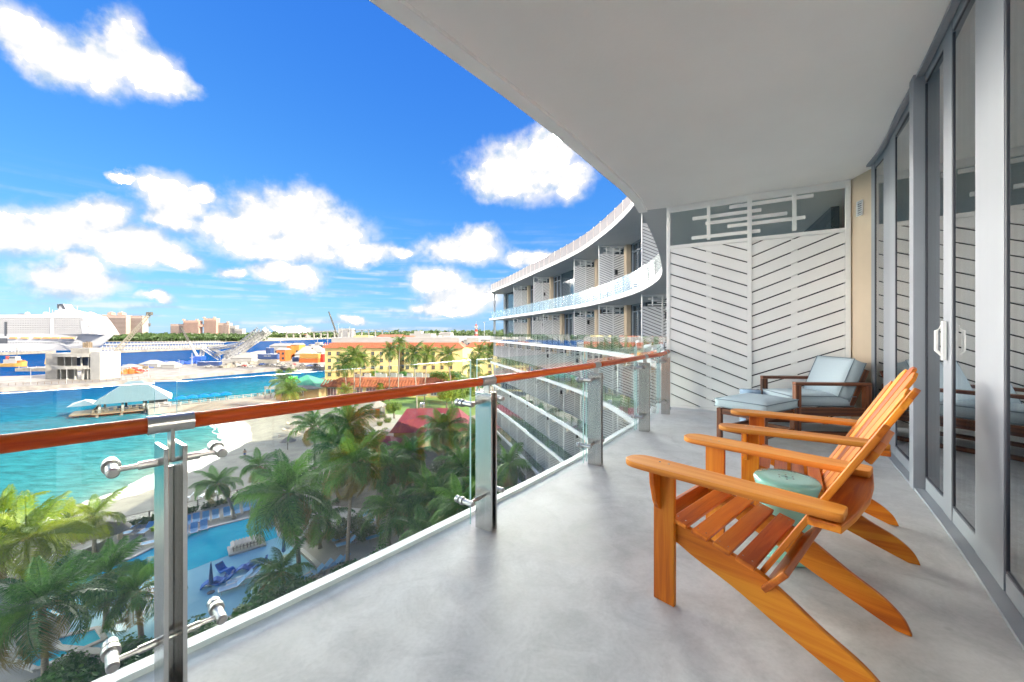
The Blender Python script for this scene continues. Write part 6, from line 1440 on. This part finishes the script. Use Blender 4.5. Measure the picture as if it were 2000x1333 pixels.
# heaps, tarpaulins and machines on the spit
rr = random.Random(21)
HEAPS = [(250, 724, M['orange'], 'orange machine parts'), (262, 720, M['cred'], 'red digger'), (285, 712, M['tarp'], 'blue tarpaulin heap'), (305, 709, M['tarp'], 'wide blue tarpaulin heap'), (270, 714, M['timber'], 'brown timber heap'), (326, 707, M['tarp'], 'small blue tarpaulin heap'), (356, 706, M['tarp'], 'blue machinery under the leaning crane'), (376, 704, M['tarp'], 'second blue machine under the leaning crane'), (460, 708, M['rock'], 'grey rubble heap'), (475, 710, M['concrete'], 'dark rubble heap'), (490, 707, M['yard'], 'sand heap'), (550, 709, M['concrete'], 'grey scrap heap'), (565, 712, M['rock'], 'pale stone heap'), (445, 712, M['yard'], 'long low sand heap')]
for i, (px, py, m_, lb) in enumerate(HEAPS):
    c = G(px, py + 6, 1.9); q = MB(); s_ = 3.0 + rr.random() * 2
    for k in range(26):
        x, y = rr.gauss(0, s_ * 0.8), rr.gauss(0, s_ * 0.5); h = max(0.4, 2.6 * math.exp(-(x * x + y * y) / s_ ** 2) + rr.uniform(-.3, .4)); q.box((x, y, h / 2), (rr.uniform(.8, 2.4), rr.uniform(.8, 2), h), rr.uniform(0, 3))
    o = q.build('yard_heap', m_, None, loc=(c.x, c.y, 1.9)); tag(o, lb + ' on the pale harbour spit', 'heap', 'heaps of material on the spit', 'stuff')
# white lattice girders
tr = thing('truss_frame', 'big white lattice girders leaning up to the right over the spit', 'steel truss', (0, 0, 0)); Yt = 300
for (p0, p1, w, dY) in (((428, 698), (515, 644), 2.6, 6), ((456, 699), (521, 648), 2.6, -4), ((440, 699), (518, 647), 1.8, 0), ((388, 676), (402, 700), 2.2, 5), ((397, 676), (423, 702), 2.2, -3), ((406, 682), (466, 674), 1.8, 2), ((402, 680), (440, 690), 1.4, 4), ((470, 690), (500, 668), 1.4, 2), ((515, 643), (522, 650), 2.6, 0), ((420, 694), (452, 684), 1.2, 0)):
    a, b = at(*p0, Yt), at(*p1, Yt); a.y += dY; b.y -= dY; q = MB(); lattice(q, a, b, w, max(4, int((b - a).length / 2.6)), 0.20); tag(q.build('girder', M['steelwhite'], tr), kind='stuff')
# floating pontoons and docks
for i, (px0, px1, py) in enumerate(((300, 366, 731), (302, 350, 736), (292, 356, 741), (300, 352, 746))):
    a, b = G(px0, py, 0), G(px1, py - 1.5, 0); t = thing('pontoon', '%s long white pontoon from the back, moored off the spit' % ordinal(i), 'pontoon', (0, 0, 0), 0, 'white pontoons moored off the spit'); q = MB(); q.bar((a.x, a.y, 0.3), (b.x, b.y, 0.3), 3.2, 1.2); q.build('float', M['paleconc'], t); q = MB(); q.bar((a.x, a.y, 0.92), (b.x, b.y, 0.92), 2.4, 0.06); q.build('deck', M['timber'], t)
for i, (px0, py0, px1, py1) in enumerate(((383, 725, 418, 722), (572, 726, 632, 722), (548, 719, 590, 716), (480, 722, 495, 716))):
    a, b = G(px0, py0, 0), G(px1, py1, 0); t = thing('dock', '%s low floating dock from the left along the spit' % ('first', 'fourth', 'third', 'second')[i], 'dock', (0, 0, 0), 0, 'low docks along the spit'); q = MB(); q.bar((a.x, a.y, 0.5), (b.x, b.y, 0.5), 4.5, 1.0); q.build('deck', M['paleconc'], t)
    n = 9; q = MB()
    for k in range(n): p = a.lerp(b, k / (n - 1)); q.box((p.x, p.y - 2.2, 0.5), (0.8, 0.5, 1.6))
    tag(q.build('fenders', M['black'], t), kind='stuff')
def pier_(label, p0, p1, w, n, roof=False):
    a, b = G(*p0, 0), G(*p1, 0); t = thing('long_pier', label, 'pier', (0, 0, 0), 0, 'long white piers across the harbour'); q = MB(); q.bar((a.x, a.y, 1.6), (b.x, b.y, 1.6), w, 2.6); q.build('deck', M['rock'], t)
    q = MB()
    for k in range(n): p = a.lerp(b, k / (n - 1)); q.box((p.x, p.y - w / 2, 4.6), (0.5, 0.5, 4.5))
    tag(q.build('posts', M['steelwhite'], t), kind='stuff'); q = MB(); q.bar((a.x, a.y - w / 2, 4.4), (b.x, b.y - w / 2, 4.4), 0.35); q.bar((a.x, a.y - w / 2, 3.4), (b.x, b.y - w / 2, 3.4), 0.25); q.build('rail', M['steelwhite'], t)
    if roof: q = MB(); q.bar((a.x, a.y, 7.0), (b.x, b.y, 7.0), w * 0.8, 0.7); q.build('canopy', M['bluewhite'], t)
pier_('nearest long pier with a stone edge behind the crane boom', (185, 692), (400, 683), 9, 40); pier_('white roofed middle pier behind the leaning crane', (185, 684), (440, 677), 9, 44, True); pier_('farthest thin pier before the wooded shore', (210, 676), (432, 670), 8, 40)
pier_('wharf alongside the cruise ship with white bollards', (-60, 697), (96, 690), 16, 24)
sl = thing('light_post', 'white framed sign portal on the shore beside the left pair of palms', 'sign frame', (*G(523, 778, 2.2).to_2d(), 2.0)); q = MB(); [q.box((x, 0, 2), (0.2, 0.2, 4.0)) for x in (-0.9, 0.9)]; tag(q.build('posts', M['bluewhite'], sl), kind='stuff'); q = MB(); q.box((0, 0, 3.6), (2.2, 0.2, 0.9)); q.build('board', M['bluewhite'], sl)

# ------------------------------------------------------------------ parked vehicles, lamp posts and roof units
carb = MB(); vs_ = [(-2.1, .45), (-2.1, .95), (-1.2, 1.05), (-0.8, 1.5), (0.7, 1.5), (1.2, 1.02), (2.1, .9), (2.1, .45)]; carb.slabpoly(vs_, -0.85, 0.85); whl = MB(); whl.tube([(0, -0.1, 0), (0, 0.1, 0)], 0.34, 10); whl_me = whl.mesh('wheel', M['black'])
wdw = MB(); wdw.slabpoly([(-1.0, 1.08), (-0.72, 1.42), (0.62, 1.42), (1.0, 1.08)], -0.87, 0.87); wdw_me = wdw.mesh('window', M['darkwin'])
car_me = {n: carb.mesh('body', M[k]) for n, k in (('white', 'bluewhite'), ('red', 'cred'), ('dark blue', 'cblue'), ('grey', 'concrete'), ('black', 'black'))}
SPOTS = [(468, 716), (478, 717), (489, 718), (512, 714), (522, 715), (534, 716), (548, 716), (560, 717), (574, 715), (592, 715), (604, 717), (616, 715), (627, 718), (436, 717), (408, 718)]
for i, (px, py) in enumerate(sorted(SPOTS)):
    n = ('white', 'grey', 'white', 'red', 'white', 'dark blue', 'black')[i % 7]; p = G(px, py, 2.4); t = thing('parked_car', 'small %s car parked on the spit, %s from the left' % (n, ordinal(i)), 'car', (p.x, p.y, 2.4), R(20 + 47 * i), 'cars parked on the spit')
    link('body', car_me[n], t); link('window', wdw_me, t)
    for sx in (-1.3, 1.3):
        for sy in (-0.8, 0.8): link('wheel', whl_me, t, loc=(sx, sy, 0.34))
pl = MB(); pl.tube([(0, 0, 0), (0, 0, 7)], [0.1, 0.06], 6); pl_me = pl.mesh('pole', M['steelwhite']); hd_ = MB(); hd_.box((0.5, 0, 7), (1.2, 0.25, 0.12)); hd_me = hd_.mesh('lamp_head', M['steelwhite'])
for i, (px, py) in enumerate(((60, 752), (130, 750), (240, 742), (290, 737), (350, 728), (430, 716), (500, 714), (545, 713), (600, 712), (640, 733))):
    p = G(px, py, 2.0); t = thing('lamp_post', 'pale harbour lamp post, %s from the left along the waterfront' % ordinal(i), 'lamp post', (p.x, p.y, 2.0), R(40 * i), 'lamp posts along the waterfront'); link('pole', pl_me, t); link('lamp_head', hd_me, t)
ru = MB(); ru.box((0, 0, 0.7), (2.0, 1.4, 1.4)); ru_me = ru.mesh('casing', M['paleconc']); fn = MB(); fn.tube([(0, 0, 1.4), (0, 0, 1.5)], 0.5, 12); fn_me = fn.mesh('fan', M['black'])
for i in range(9):
    x = -56 + i * 3.1; t = thing('roof_unit', 'pale box air conditioner on the flat roof before the yellow hotel, %s from the left' % ordinal(i), 'air conditioner', (x, 144 + (i * 37 % 5), 7.6), 0, 'air conditioners on the flat roof'); link('casing', ru_me, t); link('fan', fn_me, t)
# ------------------------------------------------------------------ cruise ship
M['shipwhite'] = mat('ship_white', (0.319, 0.319, 0.325), 0.45, var=0.03, scale=0.02); M['shipdark'] = mat('ship_recess', (0.025, 0.03, 0.04), 0.5); M['lifeboat'] = mat('lifeboat_orange', (0.45, 0.20, 0.06), 0.5)
YS = 530.0
def S(px, py): p = at(px, py, YS); return p.x, p.z
ship = thing('cruise_ship', 'huge white cruise ship with rows of balconies and a dark striped funnel at the wharf', 'ship', (0, 0, 0))
W2 = 17.0
def ship_block(nm, pts, y0, y1, m):
    pl = [S(*p) for p in pts]; q = MB(); q.slabpoly(pl, YS + y0, YS + y1); return q.build(nm, m, ship)
hl = MB(); rows = []
for (pxb, py, bow) in ((186, 686, 150), (186, 676, 172), (186, 668, 182), (186, 660, 192), (186, 653.5, 198)):
    xs = []
    for k in range(12):
        t = k / 11; x = -170 + (bow + 170) * t; taper = 1.0 if t < 0.75 else max(0.02, 1 - ((t - 0.75) / 0.25) ** 1.8); xs.append((x, py, taper))
    rows.append(xs)
vs = []; fs = []
for side in (-1, 1):
    for r_ in rows:
        for x, py, tp in r_: X, Z = S(x, py); vs.append((X, YS + 17 + side * 17 * tp, Z))
n = 12; nrw = len(rows)
for s_ in range(2):
    for i in range(nrw - 1):
        for k in range(n - 1): o = s_ * n * nrw + i * n + k; fs.append((o, o + 1, o + n + 1, o + n) if s_ == 0 else (o, o + n, o + n + 1, o + 1))
top = (nrw - 1) * n; o2 = n * nrw
for k in range(n - 1): fs.append((top + k, top + k + 1, o2 + top + k + 1, o2 + top + k))
fs += [(i * n + n - 1, o2 + i * n + n - 1, o2 + (i + 1) * n + n - 1, (i + 1) * n + n - 1) for i in range(nrw - 1)]
hl.add(vs, fs); hl.build('hull', M['shipwhite'], ship)
ship_block('superstructure', [(-170, 653.6), (187, 653.6), (177, 638), (169, 627), (160, 617), (-170, 622)], 2.6, 32, M['shipwhite'])
ship_block('balcony_shade_sheet', [(-170, 653.4), (172, 653.4), (163, 639), (156, 628), (151, 622), (-170, 622)], 2.2, 2.5, M['shipdark'])  # dark sheet puts the shade of the balconies into its colour
nd_ = 9
for i in range(nd_ + 1):
    py = 653 - i * 3.55; e = 186 - i * 2.8; a, b = S(-170, py), S(e, py); q = MB(); q.bar((a[0], YS + 16, a[1]), (b[0], YS + 16, b[1]), 31.5, 0.5); q.build('deck_slab', M['shipwhite'], ship)
    q = MB(); q.bar((a[0], YS + 0.35, a[1] + 0.75), (b[0], YS + 0.35, b[1] + 0.75), 0.2, 0.5); q.build('balcony_front', M['shipwhite'], ship)
q = MB(); 
for i in range(nd_):
    py = 653 - i * 3.55; e = 186 - i * 2.8; x = -2.0
    while x < e - 1.5:
        a = S(x, py); q.box((a[0], YS + 1.2, a[1] + 1.2), (0.5, 1.8, 2.4)); x += 3.3
tag(q.build('balcony_dividers', M['shipwhite'], ship), kind='stuff')
for (x0, x1, y0, y1) in ((98, 104, 655, 623), (160, 176, 652, 628)):
    pl = [S(x0, y0), S(x1, y0), S(x1 - (0 if x0 < 100 else 10), y1), S(x0 - (0 if x0 < 100 else 2), y1)]; q = MB(); q.slabpoly(pl, YS - 0.3 + (0 if x0 < 100 else 0), YS + 3); q.build('stair_shaft', M['shipwhite'], ship)
ship_block('aft_recess', [(9.5, 657), (13, 657), (13, 629), (9.5, 629)], -0.4, 3, M['shipdark'])
ship_block('upper_deck', [(-170, 622), (158, 618), (150, 613.5), (120, 613.5), (-170, 616.5)], 3, 30, M['shipwhite'])
ship_block('lounge_glass', [(84, 624), (120, 624), (120, 621.5), (84, 621.5)], 1.6, 3.6, M['shipdark'])
ship_block('bridge_front', [(100, 613.6), (152, 613.6), (140, 609.5), (96, 606)], 6, 28, M['shipwhite'])
ship_block('observation_lounge', [(26, 617), (48, 617), (47, 613.0), (27, 613.0)], 4, 28, M['shipdark']); ship_block('funnel_base', [(82, 613.6), (128, 613.6), (122, 607), (108, 603.5), (96, 606)], 8, 26, M['shipwhite'])
ship_block('funnel', [(95, 606.5), (112, 606.5), (104, 593), (94, 593)], 11, 22, M['shipwhite'])
ship_block('funnel_stripe', [(94, 602), (97, 602.5), (97.5, 596), (101, 596), (107, 605.5), (112, 606), (104.3, 592.8), (94, 593.5)], 10.4, 11.2, M['shipdark'])
for px, r_ in ((27, 2.6), (62, 2.2), (66, 2.2)): p = S(px, 611.5); q = MB(); q.lathe([(0.1, -2.4), (r_ * 0.8, -1.8), (r_, 0), (r_ * 0.7, 1.5), (0.1, 2.2)], (p[0], YS + 15, p[1]), 10); q.build('radar_dome', M['shipwhite'], ship, smooth=True)
for px, y0 in ((71, 600), (122, 602), (127, 597), (77, 604)): a, b = S(px, 613), S(px, y0); q = MB(); q.bar((a[0], YS + 15, a[1]), (b[0], YS + 15, b[1]), 0.45); q.build('mast', M['shipwhite'], ship)
for i, px in enumerate((28, 50, 75, 93, 110, 128, 140)): p = S(px, 661); q = MB(); q.box((p[0], YS - 0.9, p[1]), (9.0, 2.2, 1.5)); q.box((p[0], YS - 0.9, p[1] + 1.0), (8.0, 1.8, 0.9)); q.build('lifeboat', M['lifeboat'], ship)
ship_block('promenade_recess', [(-170, 664), (146, 664), (150, 658), (-170, 658)], -0.25, 1.5, M['shipwhite']); ship_block('stern_opening', [(-20, 671), (15, 671), (15, 661), (-20, 661)], -0.5, 2, M['shipdark'])
q = MB()
for i in range(50): p = S(2 + i * 3.1, 670 - 0.0 * i); q.box((p[0], YS - 0.05, p[1]), (0.9, 0.4, 0.9))
tag(q.build('portholes', M['shipdark'], ship), kind='stuff')
# ------------------------------------------------------------------ resort towers and wooded shore
M['pinkwall'] = mat('pink_render', (0.282, 0.211, 0.176), 0.8, var=0.06, scale=0.02); M['pinkwall2'] = mat('coral_render', (0.296, 0.191, 0.149), 0.8); M['balcony_shade'] = mat('balcony_opening', (0.035, 0.03, 0.03), 0.7)
def tower(label, Y, blocks, grp=None):
    t = thing('resort_tower', label, 'hotel tower', (0, Y, 0), 0, grp)
    for (px0, px1, pyt, pyb, dY, m) in blocks:
        a, b = at(px0, pyt, Y + dY), at(px1, pyb, Y + dY); w = b.x - a.x; h = a.z - 3.0; q = MB(); q.box(((a.x + b.x) / 2, dY + 9, 3 + h / 2), (w, 18, h)); q.build('wall', m, t)
        nc = max(2, int((px1 - px0) / 2.2)); nr_ = max(3, int(h / 3.6)); q = MB()
        for c in range(nc):
            for r_ in range(nr_ - 1): q.box((a.x + (c + 0.5) * w / nc, dY - 0.1, 5.5 + r_ * (h - 3) / nr_), (w / nc * 0.5, 1.0, (h - 3) / nr_ * 0.55))
        tag(q.build('balcony_shade_boxes', M['balcony_shade'], t), kind='stuff')  # solid dark boxes stand in for the shade inside the balconies
        q = MB(); q.box(((a.x + b.x) / 2, dY + 9, 3 + h + 0.6), (w + 1.2, 19, 1.2)); q.build('cornice', m, t)
    return t
P1, P2 = M['pinkwall'], M['pinkwall2']
t1 = tower('left cream and pink resort tower block with small pavilion tops', 1120, [(168, 200, 616, 655, 10, P1), (186, 210, 619, 655, 0, P1), (196, 246, 617, 655, -14, P1), (228, 278, 618, 655, 0, P1)])
for i, (px, w) in enumerate(((177, 14), (218, 12), (238, 13))):
    a = at(px, 616, 1120); q = MB(); q.box((a.x, 0, a.z + 3), (w, 12, 6)); q.build('rooftop_pavilion', P2, t1); q = MB(); hip(q, a.x - w / 2, a.x + w / 2, -6, 6, a.z + 6, a.z + 10, 0.5); q.build('pavilion_roof', P2, t1)
t2 = tower('right pink twin resort towers joined by a high bridge', 1420, [(333, 358, 634, 656, 0, P1), (358, 388, 627, 656, -10, P2), (398, 422, 623, 656, -10, P2), (422, 447, 632, 656, 0, P1), (446, 460, 637, 656, 4, M['bluewhite']), (458, 473, 643, 656, 0, M['bluewhite'])])
a, b = at(387, 634, 1420), at(400, 639, 1420); q = MB(); q.box(((a.x + b.x) / 2, -4, (a.z + b.z) / 2), (b.x - a.x, 10, a.z - b.z)); q.build('sky_bridge', P2, t2)
for px, py in ((360, 626), (386, 626), (400, 622), (420, 622), (446, 631)): c = at(px, py, 1420); q = MB(); q.box((c.x, -2, c.z + 2), (5, 8, 5)); q.build('turret', P2, t2)
M['farwood'] = leafmat('far_woods', (0.030, 0.060, 0.016), (0.075, 0.105, 0.028), 0.15)
def woods(nm, label, px0, px1, pyt0, pyt1, Y, depth, n, z0=1.0, seed=1, size=(4, 8)):
    rr_ = random.Random(seed); q = MB(); 
    for i in range(n):
        u = rr_.random(); px = px0 + (px1 - px0) * u; y = Y + depth * rr_.random() ** 1.3; x = (px - 1000) / FP * Y; top = at(px, pyt0 + (pyt1 - pyt0) * u + 1.2 * math.sin(u * 40 + seed) + 0.8 * math.sin(u * 97), Y + depth * 0.5).z
        z = z0 + (max(2.5, top) - z0) * rr_.random() ** 0.7 * (0.45 + 0.55 * (y - Y) / depth); s = rr_.uniform(*size); c = Vector((x * (1 + 0.0 * y), y, z)); d = Vector((rr_.gauss(0, 1), rr_.gauss(-0.6, 1), rr_.gauss(0.5, 0.8))).normalized(); u_ = d.orthogonal().normalized(); v = d.cross(u_)
        q.add([c - u_ * s * .5, c - v * s * .4 + d * s * .2, c + u_ * s * .5, c + v * s * .4 + d * s * .2], [(0, 1, 2, 3)])
    o = q.build(nm, M['farwood'], None, fix=False); return tag(o, label, None, None, 'stuff')
def shoreland(nm, px0, px1, Y, depth, z, m, label):
    x0, x1 = (px0 - 1000) / FP * Y, (px1 - 1000) / FP * Y; q = MB(); q.box(((x0 + x1) / 2, Y + depth / 2, z / 2 - 1), (x1 - x0, depth, z + 2)); return tag(q.build(nm, m), label, None, None, 'structure')
shoreland('far_shore', 60, 470, 1010, 700, 2.0, M['sand'], 'low wooded island across the harbour'); shoreland('far_shore', 380, 760, 1750, 900, 2.5, M['lawn'], 'far shore with houses across the channel'); shoreland('far_shore', 740, 1800, 1500, 1500, 2.5, M['lawn'], 'far land behind the town')
woods('island_woods', 'dense green trees along the island before the resort towers', 186, 475, 651, 653, 1015, 110, 7000, 2, 1, (5, 10)); woods('far_woods', 'thin dark tree line on the far shore', 430, 760, 649, 649, 1760, 200, 4200, 2, 2, (7, 14)); woods('far_woods', 'dark tree line behind the white town at the right', 740, 1010, 646, 644, 1300, 160, 4200, 2, 3, (6, 12))
# small houses on the far shore
rr = random.Random(33); hm = MB(); hm.box((0, 0, 0.5), (1, 1, 1)); hme = hm.mesh('house', M['bluewhite']); rm = MB(); hip(rm, -0.5, 0.5, -0.5, 0.5, 1.0, 1.45, 0.06); rme = rm.mesh('roof', M['greyroof']); rme2 = rm.mesh('roof', M['terracotta'])
hs_ = sorted([rr.uniform(475, 760) for _ in range(48)]) + sorted([rr.uniform(760, 950) for _ in range(22)])
for i, px in enumerate(hs_):
    far = i < 48; Y = rr.uniform(1750, 1900) if far else rr.uniform(950, 1240); py = 650 + 24 * FP / Y - (rr.uniform(1.0, 4.0) if far else rr.uniform(2, 7))
    c = at(px, py, Y); w = rr.uniform(9, 22); h = rr.uniform(5, 11)
    t = thing('far_house', ('tiny white house on the far wooded shore, %s from the left' % ordinal(i)) if far else ('small white house among the trees behind the town, %s from the left' % ordinal(i - 48)), 'house', (c.x, Y, max(2.4, c.z - h)), rr.uniform(-0.5, 0.5), 'white houses on the far shore' if far else 'white houses behind the town')
    link('wall', hme, t, mat=Matrix.Diagonal((w, w * 0.6, h, 1))); link('roof', rme if rr.random() < 0.75 else rme2, t, mat=Matrix.Diagonal((w, w * 0.6, h * 0.8, 1)) @ Matrix.Translation((0, 0, 0.26)))
# bridge
br = thing('harbour_bridge', 'long low arched road bridge on the horizon', 'bridge', (0, 0, 0)); YB = 1450; q = MB(); pts = []
for i in range(25): t_ = i / 24; px = 560 + 320 * t_; py = 651.5 - 6.2 * math.sin(math.pi * t_) ** 1.3; pts.append(at(px, py, YB))
for a, b in zip(pts[:-1], pts[1:]): q.bar(a, b, 9, 2.2)
q.build('deck', M['concrete'], br)
for i, p in enumerate(pts): q = MB(); q.box((p.x, p.y, p.z / 2), (3, 6, max(1, p.z - 1))); q.build('pillar', M['concrete'], br)
# town behind the yellow hotel
shed('town_block', 'long white flat roofed block behind the yellow hotel', 690, 900, 664, 680, 300, M['bluewhite'], None, 40, 24, 'building')
shed('town_block', 'white building with a red roof band behind the hotel', 735, 782, 659, 675, 345, M['bluewhite'], M['terracotta'], 22, 8, 'building')
shed('town_block', 'white building with a small red roof right of the other', 786, 802, 659, 675, 350, M['bluewhite'], M['terracotta'], 18, 3, 'building')
shed('town_block', 'white stepped tower block above the hotel roof', 800, 842, 652, 675, 380, M['bluewhite'], None, 25, 7, 'building'); shed('town_block', 'narrow white upper tower above the stepped block', 809, 822, 647, 660, 388, M['bluewhite'], None, 12, 2, 'building')
shed('town_block', 'white building with balconies left of the radio mast', 840, 856, 656, 672, 420, M['bluewhite'], None, 20, 4, 'building'); shed('town_block', 'pale grey roofed house before the tree line', 857, 880, 652, 668, 560, M['paleconc'], M['greyroof'], 30, 5, 'building')
shed('town_block', 'wide low white hall at the right of the town', 880, 962, 664, 682, 320, M['bluewhite'], M['bluewhite'], 34, 8, 'building'); shed('town_block', 'white cube house near the wing', 912, 935, 660, 676, 300, M['paleconc'], None, 16, 3, 'building')
shed('town_block', 'tan block above the left half of the hotel roof', 685, 708, 662, 676, 240, M['yellow'], None, 10, 0, 'building'); shed('town_block', 'white hotel slab far off beside the bridge', 661, 687, 642, 652, 1500, M['bluewhite'], None, 30, 6, 'building')
for i in range(14):
    px = 700 + i * 18.5; Y = 430 + (i * 53) % 190; h = 9 + (i * 7) % 8; c = at(px, 660, Y)
    tags = ['flat', 'gabled', 'square', 'narrow', 'broad', 'stepped', 'plain']; 
    shed('town_house', '%s white town house, %s from the left behind the long flat block' % (tags[i % 7], ordinal(i) if i < 12 else ('thirteenth' if i == 12 else 'fourteenth')), px, px + 13, 650 + (24 - h - 2) / Y * FP, 668, Y, M['bluewhite'] if i % 3 else M['paleconc'], [None, M['bluewhite'], M['greyroof'], M['terracotta']][i % 4], 14, 3, 'house')
rm_ = thing('radio_mast', 'red and white lattice radio mast left of the wing', 'radio mast', (0, 0, 0)); p0, p1 = at(930, 662, 500), at(930, 634, 500)
for k in range(6): q = MB(); lattice(q, p0.lerp(p1, k / 6), p0.lerp(p1, (k + 1) / 6), 3.2 - 0.35 * k, 3, 0.28, 3.2 - 0.35 * (k + 1)); tag(q.build('mast_section', M['cred'] if k % 2 else M['steelwhite'], rm_), kind='stuff')
q = MB(); q.bar(p1, p1 + Vector((0, 0, 4)), 0.4); q.box((p1.x, p1.y, p1.z - 3), (4, 4, 2.5)); q.build('antenna', M['steelwhite'], rm_)
lm = thing('flood_light_mast', 'thin pale light mast close to the end of the wing', 'light mast', (*at(946, 655, 330).to_2d(), 2.0)); q = MB(); q.tube([(0, 0, 0), (0, 0, at(946, 630, 330).z - 2)], [0.25, 0.12], 6); q.box((0, 0, at(946, 630, 330).z - 2), (1.6, 0.5, 0.5)); q.build('pole', M['steelwhite'], lm)
# ferries at the right of the spit
def ferry(label, px, py, Y, L_):
    c = at(px, py, Y); t = thing('ferry', label, 'ferry', (c.x, Y, 0), 0, 'white ferries behind the tents')
    for nm, dx, w, z0, z1, m in (('hull', 0, 1.0, 0, 3.5, M['bluewhite']), ('cabin', 0, 0.86, 3.5, 6.5, M['bluewhite']), ('window_band', 0, 0.8, 6.5, 9.2, M['winglass']), ('roof', 0, 0.84, 9.2, 10.2, M['bluewhite']), ('wheelhouse', 0.1, 0.3, 10.2, 12.5, M['bluewhite'])): q = MB(); q.box((dx * L_, 0, (z0 + z1) / 2), (L_ * w, 9 - (z0 > 9) * 1, z1 - z0)); q.build(nm, m, t, bevel=0.4)
    q = MB(); q.bar((0, 0, 12), (0, 0, 19), 0.3); q.build('mast', M['steelwhite'], t)
ferry('white ferry with a dark roofline left of the blue windowed one', 620, 670, 470, 20); ferry('white ferry with a broad blue window band', 650, 670, 450, 24); ferry('smaller ferry right of the blue windowed one', 676, 669, 480, 14)
for i, (px, py, Y) in enumerate(((661, 633, 500), (668, 640, 520), (683, 638, 520), (548, 661, 420), (552, 672, 380), (640, 655, 460), (505, 640, 900), (375, 690, 270))):
    c = at(px, py, Y); t = thing('sail_mast', '%s thin pale mast from the left rising from the harbour' % ordinal(sorted((661, 668, 683, 548, 552, 640, 505, 375)).index(px)), 'mast', (c.x, Y, 0), 0, 'thin pale masts'); q = MB(); q.tube([(0, 0, 0), (0, 0, c.z)], [0.3, 0.15], 6); q.build('pole', M['steelwhite'], t); q = MB(); q.bar((-1.5, 0, c.z * 0.7), (1.5, 0, c.z * 0.7), 0.2); q.build('spreader', M['steelwhite'], t)
